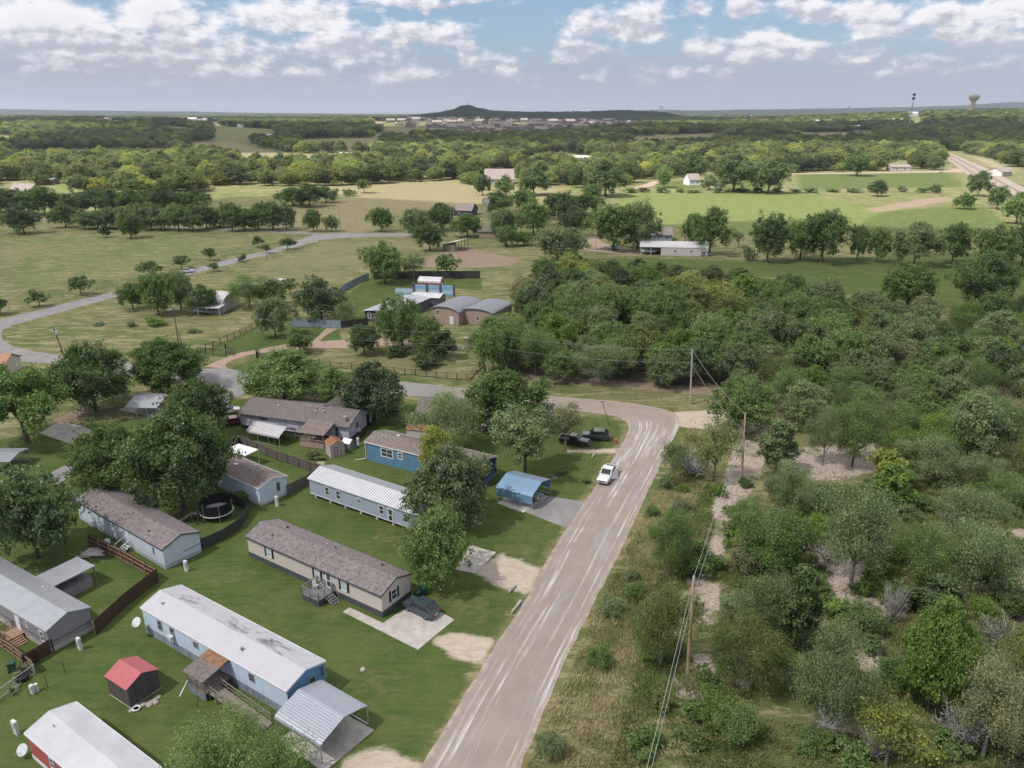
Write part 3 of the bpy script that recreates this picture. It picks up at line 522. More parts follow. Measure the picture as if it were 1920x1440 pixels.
def quads_mesh(name, P, T, B, mat):
    "diamond leaves: centres P, half-length vectors T, half-width vectors B"
    V = np.stack([P - T, P + B * 1.0 - T * .1, P + T, P - B * 1.0 - T * .1], 1).reshape(-1, 3).astype(np.float32); nq = len(P)
    me = bpy.data.meshes.new(name); me.vertices.add(nq * 4); me.vertices.foreach_set('co', V.ravel())
    me.loops.add(nq * 4); me.loops.foreach_set('vertex_index', np.arange(nq * 4, dtype=np.int32))
    me.polygons.add(nq); me.polygons.foreach_set('loop_start', np.arange(0, nq * 4, 4, dtype=np.int32)); me.update(calc_edges=True)
    me.materials.append(mat); return me
def norm(a): return a / (np.linalg.norm(a, axis=1, keepdims=True) + 1e-9)
def make_tree(seed, Wd, Ht, zb, nl, leaves, ls, lobe=(.26, .42), spike=0.0, flat_=.85, airy=0.0, lean=0.0, conic=0.0, wood='bark', irr=1.0):
    r = np.random.default_rng(seed); a, c = Wd / 2, (Ht - zb) / 2; zc = zb + c * .95
    C, Rl = [], []
    e1, e2 = r.uniform(0, 6.28, 2)
    for i in range(nl):
        if i > 3 and r.random() < .22 * irr: continue
        t = 2.39996 * i + r.uniform(-.4, .4); q = (i + .5) / nl; sz = 1 - 1.75 * q; rad = math.sqrt(max(0, 1 - sz * sz))
        k = r.uniform(.44, .90) * (1 + irr * (.24 * math.sin(2 * t + e1) + .16 * math.sin(3 * t + e2 + sz * 2)))
        if conic: k *= 1 - conic * max(0, sz * .5 + .5) * .55
        C.append((a * rad * k * math.cos(t) + lean * (sz + .6), a * rad * k * math.sin(t), zc + c * sz * r.uniform(.5, .86))); Rl.append(a * r.uniform(lobe[0] * .85, lobe[1] * 1.15) * (1 - .25 * conic * (sz * .5 + .5)))
    C.append((lean * .4, 0, zc)); Rl.append(a * .42)
    C = np.array(C); Rl = np.array(Rl); p = Rl ** 2; p /= p.sum()
    # twig tufts on the shells of the limbs' masses, leaves gathered round them; a few tufts reach out past the outline
    nt = int(len(C) * 15); TL = r.choice(len(C), nt, p=p); td = norm(r.normal(size=(nt, 3))); td[:, 2] = np.where((td[:, 2] < -.15) & (r.random(nt) < .55), -td[:, 2], td[:, 2])
    trd = r.uniform(.72, 1.08, nt) + (r.random(nt) < .16) * r.uniform(.1, .42 + spike, nt)
    TC = C[TL] + td * (Rl[TL] * trd)[:, None] * np.array([1, 1, flat_]); pw = r.uniform(.3, 1.6, nt); pw /= pw.sum()
    q = r.choice(nt, leaves, p=pw); sg = (.055 + .05 * airy) * Wd * r.uniform(.55, 1.25, nt)
    Pp = TC[q] + r.normal(size=(leaves, 3)) * (sg[q] * .62)[:, None] * np.array([1, 1, .7]); d = norm(td[q] * .8 + norm(Pp - TC[q]) * .6)
    inner = r.random(leaves) < .13
    Pp[inner] = (C[TL[q]] + norm(r.normal(size=(leaves, 3))) * (Rl[TL[q]] * r.uniform(.4, .95, leaves))[:, None])[inner]
    Pp[:, 2] = np.maximum(Pp[:, 2], zb * .8 + r.random(leaves) * .5)
    N = norm(d * .55 + np.array([0, 0, .45]) + r.normal(size=(leaves, 3)) * .55)
    T = norm(np.cross(N, r.normal(size=(leaves, 3)))); B = np.cross(N, T); sz = ls * r.uniform(.6, 1.35, leaves)[:, None]
    crown = quads_mesh('crown', Pp, T * sz * .62, B * sz * .36, lm)
    mb = MB(); rr = random.Random(seed); tr = max(.09, Wd * .022); pts = [Vector((0, 0, -.15))]
    top = zb + (Ht - zb) * .35
    for i in range(1, 5): pts.append(Vector((rr.uniform(-.12, .12) * i * .4 + lean * i / 9, rr.uniform(-.12, .12) * i * .4, top * i / 4)))
    for i in range(4): mb.tube(pts[i], pts[i + 1], tr * (1.25 - i * .2), tr * (1.05 - i * .2), 7)
    for i in list(range(0, len(C) - 1, max(1, len(C) // 9))):
        s0 = pts[rr.choice((2, 3, 3, 4))]; e = Vector(C[i]); m = (s0 + e) / 2 + Vector((rr.uniform(-.3, .3), rr.uniform(-.3, .3), .25))
        mb.tube(s0, m, tr * .5, tr * .33, 5); mb.tube(m, e, tr * .33, tr * .12, 5)
        for _ in range(2 + int(airy * 4)):
            e2 = e + Vector((rr.uniform(-1, 1), rr.uniform(-1, 1), rr.uniform(-.2, .8))) * Rl[i] * .8; mb.tube(m.lerp(e, .6), e2, tr * .14, tr * .05, 4)
    t = mb.build('trunk', M[wood]); tm = t.data; bpy.data.objects.remove(t)
    return dict(W=Wd, H=Ht, crown=crown, trunk=tm)
def make_twigs(seed, Wd, Ht, nb=26):
    rr = random.Random(seed); mb = MB()
    for i in range(nb):
        t = rr.uniform(0, 6.28); e = Vector((math.cos(t) * Wd / 2 * rr.uniform(.3, 1), math.sin(t) * Wd / 2 * rr.uniform(.3, 1), Ht * rr.uniform(.45, 1))); b0 = Vector((rr.uniform(-.2, .2), rr.uniform(-.2, .2), 0))
        m = b0.lerp(e, .5) + Vector((rr.uniform(-.3, .3), rr.uniform(-.3, .3), .1)); mb.tube(b0, m, .05, .035, 4); mb.tube(m, e, .035, .015, 4)
        for _ in range(7):
            a = m.lerp(e, rr.uniform(0, 1)); mb.tube(a, a + Vector((rr.uniform(-1, 1), rr.uniform(-1, 1), rr.uniform(-.1, .8))) * Wd * .16, .018, .008, 3)
    o = mb.build('branches', M['deadwood']); me = o.data; bpy.data.objects.remove(o); return dict(W=Wd, H=Ht, crown=None, trunk=me)
PROTO = dict(
    oak=[make_tree(10 + i, 11.6, 8.4, .75, 26, 17000, .30, (.19, .34), irr=.55) for i in range(5)],
    oakhi=[make_tree(16 + i, 11.6, 8.6, 2.9, 20, 15000, .30, (.18, .32)) for i in range(2)],
    lush=[make_tree(30 + i, 14, 12, .35, 44, 32000, .33, (.18, .31), spike=.30, irr=.3) for i in range(3)],
    round=[make_tree(40 + i, 9, 8, .35, 32, 19000, .26, (.20, .32), irr=.2) for i in range(2)],
    mesq=[make_tree(50 + i, 8.2, 6.4, .5, 28, 19000, .13, (.15, .30), airy=.8, flat_=.75, wood='greybark') for i in range(4)],
    thin=[make_tree(56 + i, 7, 6.2, 1.4, 15, 4200, .19, (.14, .28), airy=1.0, flat_=.7, lean=.3, wood='greybark') for i in range(2)],
    cedar=[make_tree(60 + i, 5, 8, .1, 26, 11000, .24, (.22, .36), conic=.8) for i in range(2)],
    young=[make_tree(70 + i, 4.5, 4.6, .9, 14, 3400, .28, (.26, .42)) for i in range(2)],
    feather=[make_tree(75, 9, 7, .5, 46, 46000, .105, (.12, .24), airy=.5, spike=.5, flat_=.7)],
    shrub=[make_tree(80 + i, 3, 2.1, .03, 13, 2600, .18, (.22, .40), spike=.3) for i in range(4)],
    bush=[make_tree(110 + i, 5, 3.9, .1, 20, 7500, .16, (.20, .36), airy=.6) for i in range(3)],
    dead=[make_twigs(90 + i, 4, 2.8, 40) for i in range(2)],
)
KIND = dict(bush=('scrub_bush', 'bush'), oakhi=('oak_tree', 'tree'), feather=('shade_tree', 'tree'), oak=('oak_tree', 'tree'), lush=('shade_tree', 'tree'), round=('shade_tree', 'tree'), mesq=('mesquite_tree', 'tree'), thin=('mesquite_tree', 'tree'), cedar=('cedar_tree', 'tree'), young=('young_tree', 'tree'), shrub=('shrub', 'shrub'), dead=('dead_shrub', 'shrub'))
GREEN = dict(dark=(0.089, 0.133, 0.060), deep=(0.104, 0.161, 0.058), mid=(0.139, 0.213, 0.072), grey=(0.164, 0.216, 0.110), pale=(0.205, 0.222, 0.134), olive=(0.151, 0.185, 0.063), bright=(0.143, 0.234, 0.045), yellow=(0.229, 0.263, 0.062), lush=(0.102, 0.175, 0.048))
TREES = []; tr_rng = random.Random(5)
def plant(kind, x, y, wd, ht, col, label, group=None, var=None, rot=None):
    pr = PROTO[kind]; i = tr_rng.randrange(len(pr)) if var is None else var % len(pr); p = pr[i]; nm, cat = KIND[kind]
    t = thing(nm, label, cat, (x, y, 0), tr_rng.uniform(0, 6.28) if rot is None else rot, group)
    t.scale = (wd / p['W'], wd / p['W'] * tr_rng.uniform(.92, 1.08), ht / p['H'])
    if p['crown'] is not None:
        c = link('foliage' if kind == 'shrub' else 'crown', p['crown'], t); q = tr_rng.uniform(.88, 1.12); c.color = (*[v * q for v in GREEN[col]], 1)
    else: c = None
    link('branches' if kind == 'dead' else 'trunk', p['trunk'], t)
    TREES.append((x, y, wd)); return t, c
def plant_px(kind, bx, by, wpx, top, col, label, group=None, var=None):
    x, y = G(bx, by); wd = wpx / F * depth(x, y, 3); ht = max(zat(y, top), wd * .38)
    return plant(kind, x, y, wd, ht, col, label, group, var)
ROWL = 'trees of the hedgerow beyond the left meadow'; ORCH = 'young trees along the winding lane'; YARD = 'shade trees among the homes'; SCRUB = 'scrub trees on the cleared lot'; EST = 'trees around the arched roof house'; FLD = 'trees between the fields'; BARN = 'trees in the row beyond the oak wood'
HAND = [
 ('oakhi', 52, 832, 185, 690, 'lush', 'spreading dark green shade tree with its bare trunk above a mulch bed', YARD), ('lush', 180, 772, 142, 648, 'deep', 'wide shade tree left of the small blue grey carport', YARD),
 ('lush', 318, 730, 138, 638, 'lush', 'shade tree standing behind the small blue grey carport', YARD), ('round', 378, 830, 116, 706, 'deep', 'rounded shade tree between the blue grey carport and the lavender home', YARD),
 ('lush', 345, 955, 192, 768, 'deep', 'biggest dark shade tree overhanging the trampoline', YARD), ('lush', 210, 935, 122, 790, 'mid', 'paler bushy tree leaning on the left of the biggest shade tree', YARD),
 ('oak', 72, 1046, 182, 886, 'dark', 'dense domed oak behind the L shaped grey roofed home', YARD), ('lush', 535, 756, 158, 662, 'mid', 'broad leafy tree behind the lavender home', YARD),
 ('round', 632, 762, 82, 692, 'mid', 'small tree squeezed between two bigger ones behind the lavender home', YARD), ('round', 702, 790, 124, 684, 'dark', 'dense rounded tree at the right end of the lavender home', YARD),
 ('oak', 850, 985, 164, 846, 'grey', 'wide grey green oak between the galvanised roof home and the navy home', YARD), ('oak', 822, 905, 92, 806, 'yellow', 'yellowish topped oak poking up behind the wide grey green oak', YARD),
 ('oak', 820, 1098, 132, 962, 'mid', 'round leafy tree at the near end of the galvanised roof home', YARD), ('mesq', 838, 850, 125, 733, 'grey', 'feathery grey green tree over the old brown house', YARD),
 ('oak', 950, 805, 152, 698, 'lush', 'tall leafy tree in front of the old brown house', YARD), ('oakhi', 985, 892, 134, 772, 'grey', 'grey green oak with a bare trunk above the blue carport', YARD),
 ('thin', 1060, 846, 78, 758, 'pale', 'thin pale tree beside the parked black pickup', YARD), ('feather', 438, 1545, 268, 1366, 'mid', 'feathery light green tree below the wheelchair ramp', YARD),
 ('oak', 517, 634, 74, 560, 'grey', 'grey green oak standing over the black estate fence', EST), ('round', 563, 662, 50, 612, 'mid', 'small round tree inside the fork of the estate drive', EST), ('oak', 604, 604, 98, 528, 'dark', 'dark spreading tree behind the blue grey sheet fence', EST),
 ('thin', 648, 612, 52, 562, 'grey', 'wispy tree leaning over the end of the blue grey sheet fence', EST), ('round', 683, 664, 60, 606, 'deep', 'round topped tree beside the estate drive', EST), ('oak', 755, 657, 92, 562, 'mid', 'largest oak in front of the slate walled annexe', EST),
 ('oak', 800, 668, 66, 594, 'mid', 'oak right of the largest one before the slate walled annexe', EST), ('cedar', 832, 672, 56, 612, 'deep', 'bushy tree by the stone entrance of the arched roof house', EST), ('oak', 925, 706, 96, 598, 'mid', 'leafy oak right of the stone entrance of the arched roof house', EST),
 ('oak', 722, 532, 80, 455, 'mid', 'leafy tree on the back lawn of the estate', EST), ('thin', 776, 526, 50, 472, 'grey', 'wispy grey tree on the back lawn of the estate', EST), ('young', 838, 520, 44, 474, 'mid', 'small tree on the red soil by the lean-to shed', EST),
 ('young', 75, 575, 40, 543, 'grey', 'small tree nearest the left frame edge along the lane fence', ORCH), ('young', 153, 554, 44, 516, 'deep', 'darkest of the small trees along the lane fence', ORCH), ('young', 2, 590, 34, 556, 'deep', 'small tree cut by the left frame edge', ORCH),
 ('young', 282, 521, 38, 489, 'deep', 'small tree directly behind the clump by the white roof', ORCH), ('young', 341, 504, 34, 478, 'grey', 'small tree just behind the pale van on the lane', ORCH), ('young', 394, 489, 24, 464, 'deep', 'small tree by the lane above the round one', ORCH), ('young', 401, 509, 20, 492, 'deep', 'tiny tree on the near side of the lane', ORCH),
 ('shrub', 455, 490, 18, 477, 'grey', 'sparse sapling on the near side of the lane', ORCH), ('young', 485, 463, 23, 442, 'deep', 'small tree on the far side of the lane below the junction', ORCH), ('young', 499, 475, 18, 458, 'deep', 'tiny tree on the lane edge below the junction', ORCH), ('young', 540, 468, 26, 446, 'deep', 'small tree on the near lane edge closest to the junction', ORCH),
 ('oak', 250, 580, 52, 532, 'mid', 'oak at the left end of the clump by the white arched roof', FLD), ('oak', 298, 590, 74, 512, 'mid', 'tallest oak in the clump by the white arched roof', FLD), ('oak', 340, 578, 52, 508, 'grey', 'grey oak in the middle of the clump by the white arched roof', FLD), ('oak', 384, 588, 56, 538, 'deep', 'oak in front of the white arched roof', FLD),
 ('mesq', 468, 577, 74, 518, 'mid', 'light tree with a tall shoot right of the white arched roof', FLD), ('oak', 512, 574, 64, 526, 'deep', 'bushy tree right of the white arched roof by the meadow', FLD), ('young', 545, 552, 32, 520, 'grey', 'small tree at the meadow end behind the bushy one', FLD),
 ('oak', 46, 438, 66, 388, 'dark', 'lone dark tree at the left end of the hedgerow', ROWL), ('oak', 124, 426, 50, 384, 'deep', 'round tree standing just before the hedgerow', ROWL), ('oak', 246, 447, 46, 404, 'deep', 'field tree standing alone with its trunk showing', ROWL), ('cedar', 199, 445, 26, 418, 'dark', 'small dark cedar alone in the left meadow', ROWL),
 ('oak', 550, 385, 62, 352, 'lush', 'left tree of the clump in the brown field', FLD), ('oak', 580, 388, 62, 346, 'deep', 'middle tree of the clump in the brown field', FLD), ('oak', 612, 380, 46, 350, 'grey', 'right tree of the clump in the brown field', FLD), ('young', 683, 362, 26, 334, 'deep', 'small tree at the right of the brown field clump', FLD), ('shrub', 655, 368, 24, 354, 'grey', 'grey bush beside the brown field clump', FLD),
 ('oak', 588, 434, 36, 394, 'deep', 'dark tree left of the leaning field pole', FLD), ('oak', 622, 434, 34, 404, 'grey', 'pair tree behind the field pole', FLD), ('oak', 715, 434, 48, 390, 'lush', 'bright bushy tree alone by the far lane', FLD), ('oak', 782, 444, 54, 394, 'grey', 'grey tree where the far lane ends', FLD),
 ('oak', 828, 432, 62, 382, 'deep', 'broad tree left of the mauve roofed house', FLD), ('oak', 806, 470, 60, 418, 'deep', 'big green tree behind the lean-to shed', FLD), ('oak', 876, 444, 58, 402, 'lush', 'bright green tree between the lean-to shed and the mauve roof', FLD),
 ('oak', 945, 448, 56, 392, 'grey', 'oak behind the white car at the windmill', FLD), ('oak', 950, 462, 46, 424, 'deep', 'oak at the right end of the small brick house', FLD), ('round', 982, 460, 36, 432, 'bright', 'bright round tree in front of the far driveway', FLD), ('oak', 935, 402, 60, 362, 'deep', 'oak behind the windmill', FLD), ('oak', 980, 396, 56, 356, 'mid', 'oak beside the tiny white shed', FLD),
 ('oak', 1000, 440, 72, 378, 'mid', 'leafy oak left of the far driveway', FLD), ('oak', 1045, 492, 96, 428, 'grey', 'spreading grey oak where the meadow meets the wood', FLD), ('oak', 1050, 424, 72, 362, 'deep', 'tall oak behind the far driveway', FLD), ('oak', 1095, 404, 66, 366, 'lush', 'lush tree behind the far pink drive', FLD), ('oak', 1078, 444, 62, 388, 'dark', 'dark oak left of the far pink drive', FLD),
 ('oak', 1150, 470, 104, 386, 'mid', 'big oak shading the white car on the pink drive', FLD), ('oak', 1195, 468, 84, 382, 'grey', 'big grey oak left of the pale barn', FLD), ('oak', 1110, 374, 40, 346, 'lush', 'dome tree on the field edge', FLD), ('oak', 1135, 368, 80, 302, 'dark', 'tall dark tree behind the field edge', FLD), ('oak', 1080, 352, 34, 310, 'deep', 'tall tree right of the pale mansion', FLD),
 ('oak', 898, 356, 30, 328, 'lush', 'round tree left of the pale mansion', FLD), ('oak', 905, 366, 34, 328, 'deep', 'tree before the left wing of the pale mansion', FLD), ('oak', 945, 368, 36, 332, 'deep', 'tree in front of the pale mansion', FLD), ('oak', 1000, 366, 64, 318, 'dark', 'dark wide tree right of the pale mansion', FLD),
 ('oak', 1330, 478, 74, 392, 'mid', 'leaning tree behind the parked silver car', BARN), ('oak', 1302, 462, 48, 404, 'deep', 'tree behind the pale barn', BARN), ('thin', 1384, 464, 24, 432, 'grey', 'spindly sapling in the mown meadow', BARN), ('shrub', 1402, 488, 28, 462, 'grey', 'grey bush at the foot of the tall meadow tree', BARN),
 ('oak', 1438, 492, 68, 404, 'deep', 'tall tree at the left of the meadow row', BARN), ('oak', 1500, 486, 78, 414, 'mid', 'oak second in the meadow row', BARN), ('oak', 1540, 492, 104, 398, 'deep', 'largest oak in the meadow row', BARN), ('oak', 1606, 488, 42, 424, 'mid', 'slim oak right of the largest in the meadow row', BARN), ('oak', 1643, 492, 50, 428, 'mid', 'oak with bare trunk in the meadow row', BARN),
 ('oak', 1712, 500, 86, 420, 'grey', 'broad grey oak in the meadow row', BARN), ('oak', 1784, 494, 66, 420, 'deep', 'oak right of the broad grey one in the meadow row', BARN), ('oak', 1862, 502, 82, 424, 'mid', 'oak near the right end of the meadow row', BARN), ('oak', 1915, 498, 70, 420, 'deep', 'oak cut by the right frame edge in the meadow row', BARN), ('shrub', 1872, 506, 34, 478, 'mid', 'bush under the right end of the meadow row', BARN),
 ('oak', 1700, 578, 106, 502, 'lush', 'bright broad tree standing into the mown meadow', BARN), ('lush', 1836, 588, 104, 472, 'deep', 'tall dark tree at the meadow corner', BARN), ('oak', 1645, 368, 36, 338, 'dark', 'lone round tree in the far green field', FLD), ('oak', 1606, 330, 52, 284, 'lush', 'large tree by the far farm lane', FLD), ('shrub', 1752, 362, 24, 346, 'deep', 'dark bush at the railway end of the field', FLD),
 ('oak', 1833, 368, 42, 322, 'deep', 'dark tree against the railway', FLD), ('oak', 1808, 392, 36, 364, 'lush', 'bush like tree in the rough field by the railway', FLD), ('oak', 1868, 392, 44, 350, 'deep', 'tree along the railway by the frame edge', FLD), ('oak', 1905, 420, 60, 362, 'mid', 'large tree along the railway cut by the frame edge', FLD),
 ('oak', 1375, 360, 90, 292, 'dark', 'huge dark tree left of the farm lane', FLD), ('oak', 1440, 362, 84, 302, 'deep', 'dark tree right of the huge one by the farm lane', FLD), ('oak', 1295, 340, 50, 288, 'deep', 'tall tree behind the white gabled farmhouse', FLD), ('oak', 1330, 356, 34, 330, 'grey', 'shrubby tree before the white gabled farmhouse', FLD), ('oak', 1245, 352, 34, 312, 'mid', 'round tree beside the curved farm lane', FLD),
 # cleared lot on the right
 ('oak', 1396, 812, 138, 721, 'mid', 'flat topped oak over the pale gravel turnout', SCRUB), ('cedar', 1453, 888, 78, 772, 'grey', 'bushy grey cedar right of the brown pole', SCRUB), ('mesq', 1542, 872, 71, 762, 'grey', 'slender grey tree with a long bare trunk in the mulch clearing', SCRUB), ('mesq', 1597, 874, 103, 744, 'mid', 'taller bare trunked tree beside the slender grey one', SCRUB),
 ('oak', 1508, 800, 109, 722, 'grey', 'grey oak behind the mulch clearing', SCRUB), ('mesq', 1745, 872, 85, 772, 'bright', 'light green forked tree right of the mulch clearing', SCRUB), ('shrub', 1660, 900, 78, 842, 'yellow', 'bright yellow green bush in the mulch clearing', SCRUB), ('oak', 1812, 870, 116, 746, 'grey', 'grey green oak behind the light green forked tree', SCRUB),
 ('mesq', 1480, 972, 103, 874, 'grey', 'grey scrub tree beyond the bare lot edge', SCRUB), ('cedar', 1664, 952, 96, 860, 'bright', 'vivid green cedar in the middle of the cleared lot', SCRUB), ('mesq', 1594, 1100, 154, 900, 'grey', 'big grey mesquite with white trunk over the pink clearing', SCRUB), ('mesq', 1808, 1018, 120, 906, 'grey', 'grey mesquite by the right frame edge clearing', SCRUB),
 ('mesq', 1455, 1085, 154, 952, 'lush', 'light green mesquite left of the big grey one', SCRUB), ('mesq', 1722, 1112, 125, 978, 'mid', 'wide scrub tree at the right of the pink clearing', SCRUB), ('mesq', 1815, 1120, 143, 968, 'grey', 'wide grey scrub tree before the right hand clearing', SCRUB), ('cedar', 1488, 1220, 98, 1036, 'deep', 'dark tall cedar reaching to the ground', SCRUB),
 ('mesq', 1430, 1205, 107, 1066, 'grey', 'grey mesquite leaning on the dark tall cedar', SCRUB), ('lush', 1738, 1332, 140, 1136, 'bright', 'big vivid green bush tree in the lower lot', SCRUB), ('cedar', 1752, 1158, 109, 1068, 'dark', 'dark cedar behind the big vivid green bush tree', SCRUB), ('mesq', 1390, 1300, 132, 1160, 'olive', 'olive mesquite right of the nearest pole', SCRUB),
 ('mesq', 1551, 1368, 143, 1166, 'grey', 'large grey green mesquite in the lower middle of the lot', SCRUB), ('mesq', 1842, 1420, 156, 1246, 'pale', 'pale mesquite tangled with dead branches', SCRUB), ('thin', 1660, 1440, 140, 1310, 'yellow', 'sparse yellowish tree at the bottom of the lot', SCRUB), ('mesq', 1890, 1325, 103, 1212, 'olive', 'olive mesquite by the right frame edge', SCRUB),
 ('thin', 1382, 1402, 86, 1322, 'mid', 'stunted tree with a dark twisted trunk', SCRUB), ('dead', 1866, 1235, 84, 1166, 'grey', 'dead grey bush behind the olive mesquite', SCRUB), ('dead', 1792, 1402, 92, 1318, 'grey', 'dead grey branches left of the pale mesquite', SCRUB), ('dead', 1640, 1420, 70, 1362, 'grey', 'pale dead branches under the sparse yellowish tree', SCRUB), ('dead', 1672, 1168, 54, 1096, 'grey', 'leafless grey bush in front of the dark cedar', SCRUB), ('dead', 1478, 1140, 42, 1092, 'grey', 'grey bare twigs beside the dark tall cedar', SCRUB),
 ('mesq', 1255, 1078, 98, 960, 'mid', 'roadside mesquite with twisted trunks in straw grass', SCRUB), ('mesq', 1238, 1250, 120, 1100, 'olive', 'low roadside mesquite left of the nearest pole', SCRUB), ('thin', 1338, 902, 96, 786, 'olive', 'leaning bare limbed tree by the road bend', SCRUB), ('thin', 1262, 905, 66, 826, 'grey', 'wispy branch tree hanging toward the road', SCRUB), ('dead', 1300, 890, 90, 850, 'grey', 'grey brush pile under the leaning tree', SCRUB),
 ('shrub', 1347, 928, 34, 908, 'bright', 'small vivid bush beside the gravel strip', SCRUB), ('shrub', 1372, 1022, 42, 994, 'bright', 'vivid bush at the narrow part of the gravel strip', SCRUB), ('shrub', 1216, 1240, 36, 1220, 'bright', 'vivid low bush under the roadside mesquite', SCRUB), ('shrub', 1396, 912, 30, 898, 'lush', 'low bush at the foot of the brown pole', SCRUB), ('shrub', 1300, 1345, 60, 1318, 'lush', 'weedy bush below the nearest pole', SCRUB), ('shrub', 1390, 1380, 70, 1340, 'lush', 'weedy bush under the stunted tree', SCRUB),
 ('oak', 1905, 1290, 100, 1190, 'olive', 'olive scrub at the right frame edge below the clearing', SCRUB), ('cedar', 1905, 1160, 67, 1110, 'deep', 'dark cedar cut by the right frame edge', SCRUB), ('mesq', 1560, 970, 89, 905, 'lush', 'bright scrub tree between the grey ones', SCRUB), ('mesq', 1630, 1010, 94, 930, 'mid', 'scrub tree behind the pink clearing', SCRUB), ('mesq', 1400, 1010, 82, 935, 'mid', 'scrub tree right of the gravel strip', SCRUB), ('cedar', 1425, 1060, 67, 985, 'deep', 'dark bush tree right of the vivid bush', SCRUB),
 ('shrub', 245, 576, 26, 0, 'mid', '', None), ('shrub', 250, 614, 20, 0, 'mid', '', None), ('shrub', 293, 612, 34, 0, 'bright', '', None), ('shrub', 365, 624, 18, 0, 'grey', '', None),
]
for row in HAND:
    kind, bx, by, wpx, top, col, label, grp = row
    if label: plant_px(kind, bx, by, wpx, top, col, label, grp)
for bx, by, wp, hm, col, lb in ((247, 612, 20, 1.3, 'grey', 'grey bush left of the vivid one in the lane meadow'), (290, 610, 40, 2.0, 'bright', 'vivid green bush in the meadow inside the lane curve'), (363, 624, 22, 1.2, 'grey', 'sparse weed bush near the pole in the lane meadow'), (185, 610, 22, .9, 'grey', 'low weed clump in the middle of the lane meadow'),
                                 (745, 668, 46, 2.6, 'deep', 'rounded dark shrub below the largest estate oak'), (795, 688, 62, 3.0, 'dark', 'dark hedge like shrub before the estate entrance'), (560, 782, 30, 1.2, 'mid', 'garden shrub before the lavender home porch'), (588, 858, 36, 1.3, 'olive', 'flower bed shrub by the pink garden shed'), (520, 832, 22, 1.4, 'dark', 'dark shrub beside the white arched carport'), (452, 940, 40, 1.6, 'bright', 'bright shrub at the corner of the small sky blue home'), (1052, 888, 26, .8, 'deep', 'low dark shrub in the front garden bed'), (1100, 905, 20, .6, 'deep', 'low plant by the garden bed edge')):
    x, y = G(bx, by); plant('shrub', x, y, wp / F * depth(x, y), hm, col, lb)
sb = random.Random(44); SHZ = [(1290, 960), (1480, 930), (1660, 900), (1900, 900), (1960, 1440), (1200, 1440), (1250, 1180)]; shq = [G(*p) for p in SHZ]; sha = np.array(shq); c_ = 0; SHW = ['by the gravel strip', 'near the nearest tan pole', 'in the lower lot', 'in the middle of the lot', 'by the right clearing', 'at the lower right corner', 'above the pink clearing']
SHP = [(1340, 1000), (1310, 1250), (1500, 1400), (1560, 1200), (1850, 1080), (1820, 1380), (1600, 960)]; shl = []
while c_ < 95:
    x, y = sb.uniform(sha[:, 0].min(), sha[:, 0].max()), sb.uniform(sha[:, 1].min(), sha[:, 1].max()); u_ = (x / (y * _fw[1] - H * _fw[2] * -1) if False else 0)
    if in_poly(x, y, shq) and all((x - a) ** 2 + (y - q) ** 2 > 1.3 for a, q, *_ in shl):
        d_ = y * _fw[1] + (0 - H) * _fw[2]; px_ = 960 + F * x / d_; py_ = 720 - F * (y * _up[1] + (0 - H) * _up[2]) / d_
        i_ = min(range(7), key=lambda k: (SHP[k][0] - px_) ** 2 + (SHP[k][1] - py_) ** 2); shl.append((x, y, px_, sb.choice(['mid', 'grey', 'olive', 'lush', 'bright', 'mid', 'deep']), sb.choice(['shrub', 'shrub', 'shrub', 'dead']), sb.uniform(1.3, 4.0), SHW[i_])); c_ += 1
SHC = dict(mid='mid green', grey='grey green', olive='olive', lush='fresh green', bright='bright green', deep='dark green'); shk = {}
for q in sorted(shl, key=lambda q: q[2]):
    k_ = (SHC[q[3]] + ' bush' if q[4] == 'shrub' else 'bare grey bush', q[6]); shk.setdefault(k_, []).append(q)
ORD = ['first', 'second', 'third', 'fourth', 'fifth', 'sixth', 'seventh', 'eighth', 'ninth', 'tenth'] + ['next'] * 20
for (nm_, wh_), L in shk.items():
    for i, q in enumerate(L): plant(q[4], q[0], q[1], q[5] * (1 if q[4] == 'shrub' else 1.2), q[5] * sb.uniform(.5, .8), q[3], f'low {nm_} {wh_}' if len(L) == 1 else f'low {nm_} {wh_}, {ORD[i]} from left', 'low bushes of the cleared lot')
for i, (bx, by) in enumerate(((1182, 361), (1205, 360), (1240, 361), (1275, 360), (1300, 361), (1345, 361), (1390, 360), (1420, 361), (1455, 360), (1490, 360), (1520, 361), (1560, 360), (1600, 361), (1640, 361), (1690, 360), (1730, 361))):
    x, y = G(bx, by); plant('shrub', x, y, sb.uniform(7, 13), sb.uniform(2, 4.4), sb.choice(['mid', 'deep', 'grey']), ['first', 'second', 'third', 'fourth', 'fifth', 'sixth', 'seventh', 'eighth', 'ninth', 'tenth', 'eleventh', 'twelfth', 'thirteenth', 'fourteenth', 'fifteenth', 'sixteenth'][i] + ' bush from the left along the far green field edge', 'bushes along the far green field edge')
BUZ = [([(1290, 960), (1420, 930), (1680, 890), (1900, 900), (1960, 1440), (1340, 1440), (1340, 1240), (1400, 1100)], 46, SHP, SHW, 'tall scrub bushes of the cleared lot'),
       ([(1290, 830), (1255, 900), (1140, 1130), (1010, 1430), (1120, 1440), (1200, 1230), (1270, 1010), (1310, 880)], 16, [(1270, 860), (1230, 960), (1180, 1080), (1140, 1200), (1080, 1330)], ['on the verge by the bend', 'on the verge across from the blue carport', 'on the verge across from the galvanised roof home', 'on the verge across from the slab', 'on the verge near the bottom frame edge'], 'bushes on the road verge')]
